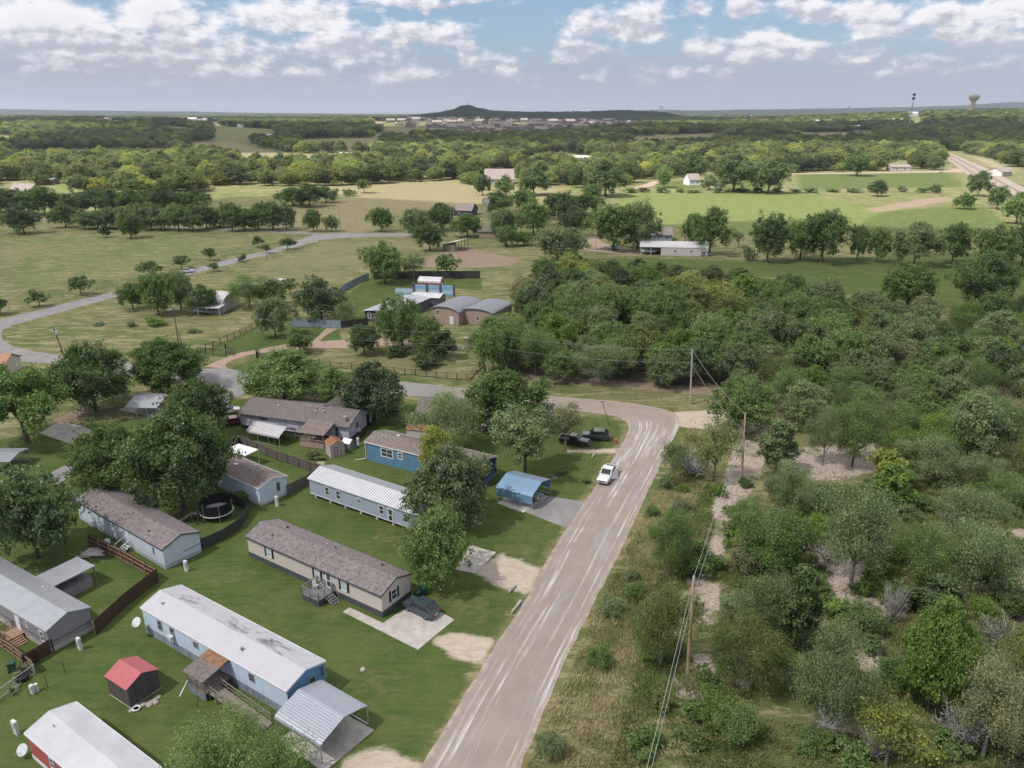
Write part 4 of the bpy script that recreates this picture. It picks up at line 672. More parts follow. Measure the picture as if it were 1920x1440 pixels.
for zone, cnt, PP, WW, gname in BUZ:
    bq = [G(*p) for p in zone]; ba = np.array(bq); L0 = []; tr_ = 0
    while len(L0) < cnt and tr_ < 5000:
        tr_ += 1; x, y = sb.uniform(ba[:, 0].min(), ba[:, 0].max()), sb.uniform(ba[:, 1].min(), ba[:, 1].max())
        if in_poly(x, y, bq) and all((x - a[0]) ** 2 + (y - a[1]) ** 2 > 5 for a in L0):
            d_ = y * _fw[1] - H * _fw[2]; px_ = 960 + F * x / d_; py_ = 720 - F * (y * _up[1] - H * _up[2]) / d_
            L0.append((x, y, px_, sb.choice(['mid', 'lush', 'grey', 'olive', 'bright', 'pale', 'mid']), WW[min(range(len(PP)), key=lambda k: (PP[k][0] - px_) ** 2 + (PP[k][1] - py_) ** 2)]))
    bk = {}
    for q in sorted(L0, key=lambda q: q[2]): bk.setdefault((q[3], q[4]), []).append(q)
    for (c_, wh_), L in bk.items():
        nm_ = {'mid': 'mid green', 'lush': 'fresh green', 'grey': 'grey green', 'olive': 'olive', 'bright': 'bright green', 'pale': 'pale silvery'}[c_]; v_ = 'verge' in gname
        for i, q in enumerate(L): wd_ = sb.uniform(2.8, 5.2) * (.62 if v_ else 1); plant('bush', q[0], q[1], wd_, wd_ * sb.uniform(.6, .85), c_, (f'tall {nm_} scrub bush {wh_}' if not v_ else f'{nm_} verge bush {wh_}') + ('' if len(L) == 1 else f', {ORD[i]} from left'), gname)
# hedgerow beyond the left meadow and a second one behind it
hr = random.Random(3)
ordn = ['first', 'second', 'third', 'fourth', 'fifth', 'sixth', 'seventh', 'eighth', 'ninth', 'tenth', 'eleventh', 'twelfth', 'thirteenth', 'fourteenth', 'fifteenth', 'sixteenth', 'seventeenth', 'eighteenth', 'nineteenth', 'twentieth']
for i, bx in enumerate((160, 184, 208, 234, 258, 284, 310, 336, 362, 388, 412, 436, 460, 486, 512, 538)):
    plant_px(hr.choice(['round', 'oak', 'round']), bx, 428 + hr.uniform(-4, 5), hr.uniform(42, 62), 384 + hr.uniform(-6, 10), hr.choice(['deep', 'mid', 'mid', 'grey']), '%s tree from the left in the hedgerow beside the far lane' % ordn[i], ROWL)
for i, bx in enumerate((-10, 22, 55, 85, 118, 148, 180, 212, 246, 280, 312, 345, 372)):
    plant_px(hr.choice(['round', 'oak']), bx, 404 - i * .8 + hr.uniform(-6, 6), hr.uniform(48, 70), 358 + hr.uniform(-8, 8), hr.choice(['dark', 'deep', 'deep', 'mid']), '%s tree from the left in the dark belt behind the hedgerow' % ordn[i], 'trees of the dark belt behind the hedgerow')
# ------------------------------------------------------------------ the oak wood
wp = [G(*p) for p in WOOD]; wa = np.array(wp); cand = []
LAND = [(905, 600, 'behind the arched roof house'), (960, 690, 'right of the thin pole by the upper road'), (1000, 520, 'at the wood corner by the red soil'), (1060, 640, 'left part of the oak wood'), (1130, 520, 'at the wood edge below the pink drive'), (1150, 700, 'at the wood edge above the upper road'),
        (1180, 590, 'in the heart of the oak wood'), (1290, 530, 'at the wood edge below the pale barn'), (1298, 690, 'behind the tall pole at the bend'), (1310, 620, 'in the wood above the bend pole'), (1400, 560, 'at the wood edge left of the meadow'), (1390, 690, 'right of the tall pole at the bend'),
        (1500, 590, 'in the wood before the mown meadow'), (1500, 700, 'above the mulch clearing'), (1620, 620, 'below the bright meadow tree'), (1640, 720, 'in the right of the oak wood'), (1640, 800, 'behind the mulch clearing'), (1760, 640, 'below the tall dark corner tree'), (1780, 740, 'in the far right oak wood'), (1790, 850, 'right of the light forked tree'), (1880, 680, 'at the right frame edge in the wood'), (1890, 800, 'at the right frame edge by the scrub')]
tries = random.Random(21); pts = []
while len(pts) < 760 and tries.random() < 2:
    if len(cand) > 22000: break
    x = tries.uniform(wa[:, 0].min(), wa[:, 0].max()); y = tries.uniform(wa[:, 1].min(), wa[:, 1].max()); cand.append(1)
    if not in_poly(x, y, wp): continue
    sp = 6.4 if y < 165 else 7.3
    if any((x - a) ** 2 + (y - q) ** 2 < sp * sp for a, q in pts): continue
    if any((x - a) ** 2 + (y - q) ** 2 < (w_ * .42) ** 2 for a, q, w_ in TREES): continue
    pts.append((x, y))
CW = {'grey': 'grey green', 'mid': 'mid green', 'dark': 'dark green', 'deep': 'deep green', 'bright': 'bright green', 'olive': 'olive green', 'pale': 'pale silvery', 'yellow': 'yellow green'}
def pix(x, y, z=0):
    d = Vector((x, y, z - H)); zc = d.y * _fw[1] + d.z * _fw[2]; yc = d.y * _up[1] + d.z * _up[2]
    return 960 + F * d.x / zc, 720 - F * yc / zc
wood_rows = []
for x, y in pts:
    px, py = pix(x, y, 4); wd = tries.uniform(7.4, 11.6) if y > 150 else tries.uniform(6, 9.5); col = tries.choices(['grey', 'mid', 'dark', 'deep', 'bright', 'olive', 'pale'], [7, 6, 1.5, 2.5, 1.5, .8, .8])[0]
    kd = 'oak' if tries.random() < (.85 if y > 150 else .6) else 'mesq'; ht = wd * tries.uniform(.74, 1.0)
    z = min(LAND, key=lambda q: (q[0] - px) ** 2 + (1.6 * (q[1] - py)) ** 2)[2]
    wood_rows.append([kd, x, y, wd, ht, col, z, px, py])
wood_rows.sort(key=lambda q: q[2] - 3 * q[4]); WOOD_REST = []
N_LEFT = 300 - sum(1 for o in COL.objects if o.get('category') == 'tree')
inview = [q for q in wood_rows if -40 < q[7] < 1960]; WOOD_REST += [q for q in wood_rows if not -40 < q[7] < 1960] + inview[N_LEFT:]
keys = {}
for q in inview[:N_LEFT]:
    q.append('tall' if q[4] > 9 else 'low' if q[4] < 6.6 else 'broad' if q[3] > 10.2 else 'rounded'); keys.setdefault((q[5], q[9], q[0], q[6]), []).append(q)
for (col, sz, kd, z), L in keys.items():
    L.sort(key=lambda q: q[7])
    for i, q in enumerate(L):
        nm = {'oak': 'oak', 'mesq': 'mesquite'}[kd]; lb = f'{sz} {CW[col]} {nm} {z}'
        if len(L) > 1: lb = f'{sz} {CW[col]} {nm} {ordn[i]} from left {z}'
        plant(kd, q[1], q[2], q[3], q[4], col, lb, 'trees of the oak wood')
# ------------------------------------------------------------------ far woods: one mass, crowns scattered over the far country
OPEN = [[(345, 270), (440, 266), (545, 288), (705, 286), (710, 309), (560, 313), (460, 318), (440, 302), (360, 290)], [(560, 354), (700, 345), (840, 340), (900, 354), (1090, 354), (1040, 366), (550, 368)],
        [(1195, 338), (1500, 324), (1800, 318), (1840, 355), (1195, 358)], [(85, 344), (190, 340), (190, 358), (85, 366)], [(1755, 284), (1790, 282), (1960, 330), (1960, 420), (1850, 380), (1790, 345), (1755, 300)], [(690, 236), (800, 232), (1200, 222), (1210, 248), (1000, 262), (720, 258)],
        [(395, 248), (520, 252), (520, 272), (400, 268)], [(30, 282), (330, 278), (330, 300), (30, 304)], [(1000, 290), (1085, 288), (1090, 312), (1000, 314)], [(560, 266), (720, 262), (720, 284), (560, 286)], [(1180, 262), (1340, 258), (1340, 276), (1180, 280)], [(1500, 256), (1640, 252), (1640, 268), (1500, 272)], [(200, 238), (420, 234), (420, 248), (200, 252)], [(600, 268), (640, 268), (640, 276), (600, 276)], [(900, 318), (968, 316), (970, 350), (900, 350)], [(1070, 292), (1115, 292), (1115, 315), (1070, 315)], [(1300, 322), (1345, 322), (1345, 352), (1285, 352)], [(1330, 286), (1375, 286), (1375, 300), (1310, 304)], [(1450, 290), (1490, 290), (1490, 306), (1450, 306)],
        [(1660, 305), (1710, 302), (1710, 325), (1660, 325)], [(0, 340), (70, 336), (70, 366), (0, 366)], [(1690, 230), (1730, 232), (1725, 252), (1700, 248)], [(300, 384), (430, 360), (540, 352), (520, 392), (330, 400)]]
FORCE = [[(380, 300), (540, 316), (700, 312), (920, 325), (1060, 330), (1060, 346), (840, 338), (700, 343), (560, 352), (395, 350)], [(1110, 270), (1760, 270), (1770, 318), (1480, 322), (1250, 335), (1110, 340)], [(1790, 270), (1960, 280), (1960, 322), (1860, 305)]]; FORCEW = [[G(*p) for p in q] for q in FORCE]
OPENW = [[G(*p) for p in q] for q in OPEN]
fr = np.random.default_rng(11); fp, fs_, ft = [], [], []; PAL = np.array([(.085, .125, .052), (.115, .155, .062), (.150, .195, .060), (.205, .235, .070), (.13, .16, .085)])
y = 560.0
while y < 8500:
    sp = 12.5 + (y - 560) * .0058; half = y * .74 + 60; nx = int(2 * half / sp)
    xs = -half + (np.arange(nx) + .5) * 2 * half / nx + fr.uniform(-.42, .42, nx) * sp; ys = y + fr.uniform(-.45, .45, nx) * sp * 1.2
    keep = np.ones(nx, bool)
    for q in OPENW:
        a = np.array(q)
        if a[:, 1].max() > y - 40 and a[:, 1].min() < y + 40: keep &= ~(seg_dist(xs, ys, q) > -2)
    # meadows open between the woods
    gap = np.sin(xs * .011 + 1.3 * np.sin(ys * .004)) * np.sin(ys * .0068 + xs * .002) + .5 * np.sin(xs * .031 + ys * .017)
    force = np.zeros(nx, bool)
    for q in FORCEW: force |= seg_dist(xs, ys, q) > 0
    keep &= (gap < (.82 if y < 1500 else .55)) | force
    px = 960 + F * xs / (ys * _fw[1] + (4 - H) * _fw[2]); row = HY + F * H / ys * 1.12
    keep &= ~((row > 352) & (px > 395) & (px < 1200)); keep &= ~((row > 352) & (px > 90) & (px < 1960) & ~((px < 410) & (row < 372)))
    sel = np.where(keep)[0]; zz = terrain(xs, ys); fp += [(xs[i], ys[i], zz[i] - .8) for i in sel]; ft += [tuple(v) for v in PAL[fr.choice(5, len(sel), p=[.20, .24, .28, .17, .11])]]; fs_ += list(sp * fr.uniform(.75, 1.6, len(sel)) / 10.2); y += sp * 1.45
for _ in range(150):     # the scrub goes on past the right edge of the picture
    x_, y_ = G(fr.uniform(1985, 2500), fr.uniform(900, 1500)); fp.append((x_, y_, -.4)); fs_.append(fr.uniform(.4, .75)); ft.append(GREEN[['grey', 'mid', 'olive', 'lush'][int(fr.integers(0, 4))]])
for q in WOOD_REST: fp.append((q[1], q[2], -.4)); fs_.append(q[3] / 11); ft.append(GREEN[q[5]])
print('far woods', len(fp), 'wood trees', len(inview), N_LEFT)
wm = bpy.data.meshes.new('far_woods'); wm.from_pydata(fp, [], [])
a1 = wm.attributes.new('size', 'FLOAT', 'POINT'); a1.data.foreach_set('value', np.array(fs_, np.float32))
a2 = wm.attributes.new('pick', 'INT', 'POINT'); a2.data.foreach_set('value', fr.integers(0, 8, len(fp)).astype(np.int32))
a3 = wm.attributes.new('turn', 'FLOAT', 'POINT'); a3.data.foreach_set('value', fr.uniform(0, 6.28, len(fp)).astype(np.float32))
a4 = wm.attributes.new('tint', 'FLOAT_COLOR', 'POINT'); a4.data.foreach_set('color', np.concatenate([np.array(ft, np.float32), np.ones((len(ft), 1), np.float32)], 1).ravel())
woods = link('far_woods', wm); woods.color = (1, 1, 1, 0); tag(woods, 'distant woods and tree belts reaching to the horizon', kind='stuff')
src = bpy.data.collections.new('crown_kinds'); picked = {}
for o in COL.objects:
    if o.name.startswith('crown') and o.parent and o.parent.name.startswith('oak_tree'):
        kx = (tuple(round(v, 2) for v in o.color[:3]), o.data.name); picked.setdefault(kx, o)
cr = sorted(picked.values(), key=lambda o: o.color[1]); step = max(1, len(cr) // 8)
for o in cr[::step][:8]: src.objects.link(o)
ng = bpy.data.node_groups.new('scatter_crowns', 'GeometryNodeTree'); ng.interface.new_socket('Geometry', in_out='INPUT', socket_type='NodeSocketGeometry'); ng.interface.new_socket('Geometry', in_out='OUTPUT', socket_type='NodeSocketGeometry')
def gnode(t, **kw):
    q = ng.nodes.new(t)
    for a, v in kw.items(): setattr(q, a, v)
    return q
gi, go = gnode('NodeGroupInput'), gnode('NodeGroupOutput'); ci = gnode('GeometryNodeCollectionInfo'); ci.inputs[0].default_value = src; ci.inputs['Separate Children'].default_value = True; ci.inputs['Reset Children'].default_value = True
ip = gnode('GeometryNodeInstanceOnPoints'); ip.inputs['Pick Instance'].default_value = True
def na(name, typ): q = gnode('GeometryNodeInputNamedAttribute', data_type=typ); q.inputs[0].default_value = name; return q.outputs[0]
cx = gnode('ShaderNodeCombineXYZ'); ng.links.new(na('turn', 'FLOAT'), cx.inputs[2]); er = gnode('FunctionNodeEulerToRotation'); ng.links.new(cx.outputs[0], er.inputs[0])
cz = gnode('ShaderNodeCombineXYZ'); sz = na('size', 'FLOAT'); ng.links.new(sz, cz.inputs[0]); ng.links.new(sz, cz.inputs[1]); mx = gnode('ShaderNodeMath', operation='MINIMUM'); ng.links.new(sz, mx.inputs[0]); mx.inputs[1].default_value = 1.9; ng.links.new(mx.outputs[0], cz.inputs[2])
for a, q in ((gi.outputs[0], ip.inputs['Points']), (ci.outputs[0], ip.inputs['Instance']), (na('pick', 'INT'), ip.inputs['Instance Index']), (er.outputs[0], ip.inputs['Rotation']), (cz.outputs[0], ip.inputs['Scale']), (ip.outputs[0], go.inputs[0])): ng.links.new(a, q)
md = woods.modifiers.new('scatter', 'NODES'); md.node_group = ng
# ------------------------------------------------------------------ tall grass and weeds
def blades(name, zones, count, hmin, hmax, wid, mat, seed, extra=None, cl=1):
    r = np.random.default_rng(seed); out = []
    polys = [[G(*p) for p in z] for z in zones]; ar = []
    for q in polys: a = np.array(q); ar.append(abs(np.sum(a[:, 0] * np.roll(a[:, 1], 1) - np.roll(a[:, 0], 1) * a[:, 1])) / 2)
    for q, A in zip(polys, ar):
        k = int(count * A / sum(ar)); a = np.array(q); P = r.uniform(a.min(0), a.max(0), (k * 5, 2)); P = P[seg_dist(P[:, 0], P[:, 1], q) > 0][:k]
        dn = np.sin(P[:, 0] * .9 + 2 * np.sin(P[:, 1] * .35)) * np.sin(P[:, 1] * .8 + P[:, 0] * .3); P = P[(dn + r.uniform(-1, 1, len(P))) > -.35]
        out.append(P)
    P = np.concatenate(out); P = np.repeat(P, cl, 0); P = P + r.normal(size=P.shape) * .10 * (cl > 1); k = len(P); h = r.uniform(hmin, hmax, k)
    wind = np.stack([np.sin(P[:, 0] * .25 + 1), np.cos(P[:, 1] * .2)], 1) * .35
    T = np.concatenate([(r.normal(size=(k, 2)) * .35 + wind) * h[:, None] * .5, (h * .5)[:, None]], 1); B = norm(np.cross(T, r.normal(size=(k, 3)))) * wid * r.uniform(.6, 1.4, k)[:, None]
    o = link(name, quads_mesh(name, np.concatenate([P, np.zeros((k, 1))], 1) + T, T, B, mat)); tag(o, kind='stuff'); return o
def grassmat(name, a, b_, c_):
    m, n, b = bsdf(name, .9, 0, .05); geo = n.node('ShaderNodeNewGeometry'); big = n.noise(n.obj(), .3, 4, .6)
    cc = n.mix(n.ramp(big, .38, .62), n.mix(geo.outputs['Random Per Island'], a, b_), n.mix(geo.outputs['Random Per Island'], b_, c_)); n.put(b.inputs['Base Color'], cc); return m
VERGE = [(1290, 805), (1240, 905), (1125, 1130), (985, 1440), (960, 1520), (1130, 1520), (1190, 1300), (1285, 1010), (1325, 880), (1335, 820)]
blades('dry_grass', [VERGE], 60000, .18, .55, .032, grassmat('straw_blades', (.55, .46, .28), (.30, .28, .12), (.13, .19, .055)), 2)
blades('weeds', [[(1130, 1500), (1200, 1230), (1260, 1150), (1340, 1330), (1600, 1380), (1960, 1420), (1960, 1560), (1130, 1560)], [(1290, 960), (1330, 900), (1340, 1000), (1290, 1100), (1230, 1200), (1230, 1100)], [(1350, 1060), (1500, 1000), (1500, 1300), (1340, 1320)], [(1640, 900), (1900, 900), (1960, 990), (1660, 1010)], [(1660, 1170), (1960, 1190), (1960, 1430), (1640, 1400)]], 110000, .15, .6, .045, grassmat('weed_leaves', (.085, .145, .036), (.13, .175, .052), (.20, .19, .09)), 3)
sticks = MB(); sr = random.Random(8)
for zone, k in (([(1400, 815), (1450, 800), (1425, 900), (1378, 965), (1352, 1060), (1285, 1095), (1332, 960)], 150), ([(1470, 840), (1645, 828), (1655, 882), (1475, 895)], 100), ([(1500, 1040), (1545, 1020), (1665, 1080), (1665, 1165), (1515, 1135)], 140), ([(1860, 1000), (1980, 975), (1980, 1170), (1875, 1165)], 90), ([(1268, 1238), (1332, 1222), (1352, 1282), (1262, 1305)], 60)):
    q = [G(*p) for p in zone]; a = np.array(q); c = 0
    while c < k:
        x, y = sr.uniform(a[:, 0].min(), a[:, 0].max()), sr.uniform(a[:, 1].min(), a[:, 1].max())
        if in_poly(x, y, q):
            t = sr.uniform(0, 6.28); l = sr.uniform(.2, 1.1); sticks.tube((x, y, .04), (x + math.cos(t) * l, y + math.sin(t) * l, sr.uniform(.03, .2)), .03, .015, 4); c += 1
tag(sticks.build('brush_debris', M['deadwood']), kind='stuff')
# ================================================================== HOMES
def sbox(mb, side, L, Wd, u0, u1, z0, z1, d0, d1):
    "box on a wall face; side f (y=0), b (y=W), e (x=L), o (x=0); d = distance out of the wall"
    if side == 'f': mb.box(u0, u1, -d1, -d0, z0, z1)
    elif side == 'b': mb.box(u0, u1, Wd + d0, Wd + d1, z0, z1)
    elif side == 'e': mb.box(L + d0, L + d1, u0, u1, z0, z1)
    else: mb.box(-d1, -d0, u0, u1, z0, z1)
    return mb
def window(t, L, Wd, side, u, z, w, h, trim='white', pane='pane', bars='h', shut=None, fr=.09):
    mb = MB(); a = (side, L, Wd)
    sbox(mb, *a, u, u + w, z, z + fr, .004, .06); sbox(mb, *a, u, u + w, z + h - fr, z + h, .004, .06)
    sbox(mb, *a, u, u + fr, z + fr, z + h - fr, .004, .06); sbox(mb, *a, u + w - fr, u + w, z + fr, z + h - fr, .004, .06)
    if 'h' in bars: sbox(mb, *a, u + fr, u + w - fr, z + h * .5 - .03, z + h * .5 + .03, .025, .05)
    if 'v' in bars: sbox(mb, *a, u + w / 2 - .03, u + w / 2 + .03, z + fr, z + h - fr, .026, .052)
    o = mb.build('window', M[trim], t)
    sbox(MB(), *a, u + fr, u + w - fr, z + fr, z + h - fr, .003, .02).build('pane', M[pane], o)
    if shut:
        for s0 in (u - .34, u + w + .04): sbox(MB(), *a, s0, s0 + .30, z - .02, z + h + .02, .004, .05).build('shutter', M[shut], t)
    return o
def door(t, L, Wd, side, u, z, w=.9, h=2.0, mat='white', glass=False):
    a = (side, L, Wd); o = sbox(MB(), *a, u, u + w, z, z + h, .004, .06).build('door', M[mat], t)
    sbox(MB(), *a, u + w - .14, u + w - .06, z + .95, z + 1.05, .06, .12).build('handle', M['galvpost'], o)
    if glass:
        sbox(MB(), *a, u + .16, u + w - .16, z + 1.05, z + h - .2, .06, .07).build('pane', M['pane'], o); sbox(MB(), *a, u + .16, u + w - .16, z + .2, z + .9, .06, .07).build('pane', M['pane'], o)
    return o
def gable_roof(L, Wd, h, rise, ov=.22, oe=.18, th=.1, ridge=.5):
    yr = Wd * ridge; s1 = rise / yr; s2 = rise / (Wd - yr)
    top = [(-ov, h - ov * s1 + th), (yr, h + rise + th), (Wd + ov, h - ov * s2 + th)]; bot = [(Wd + ov, h - ov * s2 + .012), (yr, h + rise + .012), (-ov, h - ov * s1 + .012)]
    return MB().prism(top + bot, -oe, L + oe, 'x')
def gable_wall(L, Wd, z0, h, rise, ridge=.5):
    return MB().prism([(0, z0), (0, h), (Wd * ridge, h + rise), (Wd, h), (Wd, z0)][::-1], 0, L, 'x')
def home(label, O, th, L, Wd, hs, h, rise, wall, roof, skirt, name='mobile_home', cat='mobile home', ov=.2, trim=None, vents=(), group=None, oe=.15, ridge=.5):
    t = thing(name, label, cat, (*O, 0), R(th), group)
    gable_wall(L, Wd, hs, h, rise, ridge).build('wall', M[wall], t)
    rf = gable_roof(L, Wd, h, rise, ov, oe, ridge=ridge).build('roof', M[roof], t)
    if skirt: MB().box(-.015, L + .015, -.015, Wd + .015, -.1, hs - .003).build('skirting', M[skirt], t)
    if trim:
        mb = MB(); s1 = rise / (Wd * ridge); e = oe + .012
        for x0, x1 in ((L + oe + .003, L + oe + .033), (-oe - .033, -oe - .003)):
            mb.prism([(-ov, h - ov * s1 - .08), (-ov, h - ov * s1 + .13), (Wd * ridge, h + rise + .13), (Wd + ov, h - ov * s1 + .13), (Wd + ov, h - ov * s1 - .08), (Wd * ridge, h + rise - .06)][::-1], x0, x1, 'x')
        mb.box(-oe, L + oe, -ov - .045, -ov - .003, h - ov * s1 - .06, h - ov * s1 + .12); mb.box(-oe, L + oe, Wd + ov + .003, Wd + ov + .045, h - ov * s1 - .06, h - ov * s1 + .12)
        mb.build('fascia', M[trim], t)
    for vx, vy, r_, vh, mt in vents:
        z = h + rise * (1 - abs(vy - Wd * ridge) / (Wd * ridge)); MB().lathe([(r_ * .6, 0), (r_ * .6, vh * .6), (r_, vh * .65), (r_, vh), (r_ * .3, vh * 1.15)], 10, (vx, vy, z)).build('roof_vent', M[mt], rf)
    return t
LT = {}
# --- tan home with charcoal skirting
t = home('tan mobile home with black shutters, brown shingle roof and a small grey deck', (-33.84, 85.16), -33.3, 22.97, 4.9, .78, 3.05, .85, 'tan', 'shingle', 'tan_skirt', ov=.25, trim='tan_skirt', vents=((3.5, 1.2, .09, .3, 'black'), (3.6, 3.6, .16, .3, 'black'), (11, 3.4, .09, .3, 'galvpost'), (12.2, 3.6, .12, .25, 'black'), (19.5, 4.0, .14, .3, 'black')))
L_, W_ = 22.97, 4.9
for u in (3.6, 12.2, 16.6): window(t, L_, W_, 'f', u, 1.35, .95, 1.3, shut='black', pane='blind')
window(t, L_, W_, 'e', 1.55, 1.3, .95, 1.35, shut='black'); door(t, L_, W_, 'f', 14.1, .82, .92, 2.05, 'white', True)
sbox(MB(), 'f', L_, W_, 13.85, 14.0, 2.5, 2.75, .004, .14).build('lamp', M['black'], t)
def local(O, th, x, y, z=0):
    c, s = math.cos(R(th)), math.sin(R(th)); return (O[0] + c * x - s * y, O[1] + s * x + c * y, z)
def railing(mb, pts, z0, zt, gap=1.2, bal=.0, mid=True, r=.045):
    for a, q in zip(pts[:-1], pts[1:]):
        a, q = Vector((*a, 0)), Vector((*q, 0)); l = (q - a).length; k = max(1, round(l / gap))
        for i in range(k + 1):
            p = a.lerp(q, i / k); mb.box(p.x - r, p.x + r, p.y - r, p.y + r, z0, zt)
        for z in ((zt, (z0 + zt) / 2) if mid else (zt,)): mb.tube((a.x, a.y, z), (q.x, q.y, z), .05, .05, 4)
        if bal:
            for i in range(int(l / bal)): p = a.lerp(q, (i + .5) * bal / l); mb.tube((p.x, p.y, z0 + .05), (p.x, p.y, zt), .022, .022, 4)
O = (-33.84, 85.16)
d = thing('wooden_deck', 'small grey wooden deck with railings and steps on the tan home', 'deck', local(O, -33.3, 12.6, 0), R(-33.3))
MB().box(0, 2.9, -2.6, -.06, .74, .82).build('floor', M['deck'], d)
mb = MB(); railing(mb, [(1.3, -.15), (.05, -.15), (.05, -2.55), (2.85, -2.55), (2.85, -1.6)], .82, 1.75, 1.2); railing(mb, [(2.85, -.5), (2.85, -.15), (2.5, -.15)], .82, 1.75, 1.2); mb.build('railing', M['deckpost'], d)
MB().box(.02, 2.88, -2.58, -.08, -.05, .735).build('skirting', M['tan_skirt'], d)
mb = MB()
for i in range(4): mb.box(2.9 + i * .28, 3.2 + i * .28, -1.55, -.5, .56 - i * .18, .62 - i * .18)
for y in (-1.56, -.5): mb.tube((2.9, y, .7), (4.05, y, .0), .06, .06, 4); mb.tube((2.9, y, 1.7), (3.95, y, .95), .045, .045, 4); mb.box(3.9, 3.98, y - .04, y + .04, 0, .98)
mb.build('steps', M['deckpost'], d)
x, y, z = local(O, -33.3, 13.3, -1.0); ch = thing('deck_chair', 'pale chair on the grey deck of the tan home', 'chair', (x, y, .82), R(-10))
MB().box(-.25, .25, -.25, .25, .38, .44).build('seat', M['white'], ch); MB().prism([(-.25, .44), (-.31, 1.2), (-.27, 1.2), (-.2, .44)], -.24, .24, 'x').build('backrest', M['white'], ch)
for sx in (-.22, .22):
    for sy in (-.22, .22): MB().box(sx - .025, sx + .025, sy - .025, sy + .025, 0, .38).build('leg', M['white'], ch)
# --- pale blue home with the stained white roof
BO, BT, BL, BW = (-40.3, 70.0), -33.3, 23.1, 4.75
t = home('long pale blue mobile home with a stained whitish roof and slatted skirting', BO, BT, BL, BW, .95, 3.22, .72, 'ltblue', 'stainroof', 'slat_skirt', ov=.12, trim='white', vents=((2.0, 1.3, .18, .25, 'greytrim'), (15.4, 1.1, .17, .45, 'greytrim'), (16.8, 3.6, .15, .4, 'greytrim')), oe=.08)
for u, z, w, h in ((2.7, 1.55, .75, 1.25), (4.9, 1.6, .75, 1.2), (8.9, 2.0, .8, .75), (17.6, 1.85, .85, .95)): window(t, BL, BW, 'f', u, z, w, h, trim='greytrim')
sbox(MB(), 'f', BL, BW, 4.97, 5.6, 1.5, 1.95, .07, .5).build('air_conditioner', M['plastic'], t)
sbox(MB(), 'f', BL, BW, .02, BL - .02, 2.92, 3.2, .004, .025).build('band', M['blue_band'], t)
MB().prism([(0.02, .97), (0.02, 3.2), (BW / 2, 3.9), (BW - .02, 3.2), (BW - .02, .97)][::-1], BL + .004, BL + .03, 'x').build('end_panel', M['blue_end'], t)
o = window(t, BL + .03, BW, 'e', 2.6, 1.35, .8, 1.35, trim='greytrim'); window(t, BL + .03, BW, 'e', 4.1, 1.8, .4, 1.3, trim='blue_band'); door(t, BL, BW, 'f', 12.9, 1.0, .9, 1.95, 'white')
p = thing('covered_porch', 'covered entrance porch with a rusting lean-to roof on the pale blue home', 'porch', local(BO, BT, 11.9, 0), R(BT))
MB().prism([(0, 2.98), (-3.25, 2.45), (-3.25, 2.53), (0, 3.07)], -.15, 2.95, 'x').build('roof', M['shingle3'], p); MB().prism([(-.1, 3.075), (-1.25, 2.885), (-1.25, 2.90), (-.1, 3.09)], -.13, 2.93, 'x').build('rusty_panel', M['rust'], p)
MB().box(0, 2.8, -3.0, -.1, .8, .9).build('floor', M['oldwood'], p)
for px_, py_ in ((.06, -2.94), (2.74, -2.94), (.06, -.2), (1.4, -2.94)): MB().box(px_ - .05, px_ + .05, py_ - .05, py_ + .05, 0, 2.5 + (.5 if py_ > -1 else 0)).build('post', M['oldwood'], p)
mb = MB(); railing(mb, [(.06, -.3), (.06, -2.94), (2.74, -2.94)], .9, 1.8, 1.3, .2, False); mb.build('railing', M['deckpost'], p)
MB().box(.04, 2.76, -2.99, -2.95, -.05, .8).build('skirting', M['slat_skirt'], p)
rp = thing('wheelchair_ramp', 'long wooden ramp descending from the porch to the near carport', 'ramp', local(BO, BT, 14.72, 0), R(BT))
MB().prism([(0, .8), (0, .9), (7.6, .12), (7.6, .02)], -2.7, -1.35, 'y').build('floor', M['oldwood'], rp)
mb = MB()
for yy in (-2.68, -1.38):
    for i in range(8): xx = .1 + i * 1.05; mb.box(xx - .04, xx + .04, yy - .04, yy + .04, 0, 1.85 - xx * .1)
    mb.tube((0, yy, 1.82), (7.5, yy, 1.05), .055, .055, 4); mb.tube((0, yy, 1.35), (7.5, yy, .58), .04, .04, 4)
mb.build('railing', M['rust'] if False else M['oldwood'], rp)
ln = MB().tube((0, 0, 0), (0, -2.6, .35), .05, .05, 5).build('timber_pole', M['white'], None, loc=local(BO, BT, 12.2, -3.1, 1.5), rot=R(BT + 40)); tag(ln, 'white pole sticking out of the rusting porch', 'pole')
# --- galvanised roof home
GO, GT, GL, GW = (-30.02, 101.47), -32.2, 23.2, 4.9
t = home('long grey blue mobile home with a bright galvanised standing seam roof', GO, GT, GL, GW, .55, 3.1, .82, 'greyblue', 'seam', None, ov=.18, trim='white', oe=.12)
mb = MB(); s1 = .82 / (GW / 2)
for i in range(57):
    x = -.1 + i * .415
    for y0, y1 in ((-.18, GW / 2), (GW + .18, GW / 2)):
        a = Vector((x, y0, 3.1 - .18 * s1 + .115)); q = Vector((x, y1, 3.1 + .82 + .115)); mb.tube(a, q, .045, .045, 4)
mb.build('seams', M['seamline'], [c for c in bpy.data.objects if c.parent == t and c.name.startswith('roof')][0])
for u, z, w, h in ((3.2, 1.25, .85, 1.35), (5.4, 1.2, .85, 1.4), (9.4, 1.75, .85, .75), (13.6, 1.2, .9, 1.4), (17.9, 1.25, .9, 1.35)): window(t, GL, GW, 'f', u, z, w, h)
door(t, GL, GW, 'f', 15.2, .6, .95, 2.05, 'white', True); window(t, GL, GW, 'e', 3.2, 1.5, .8, 1.0); window(t, GL, GW, 'e', 1.2, 1.5, .8, 1.0)
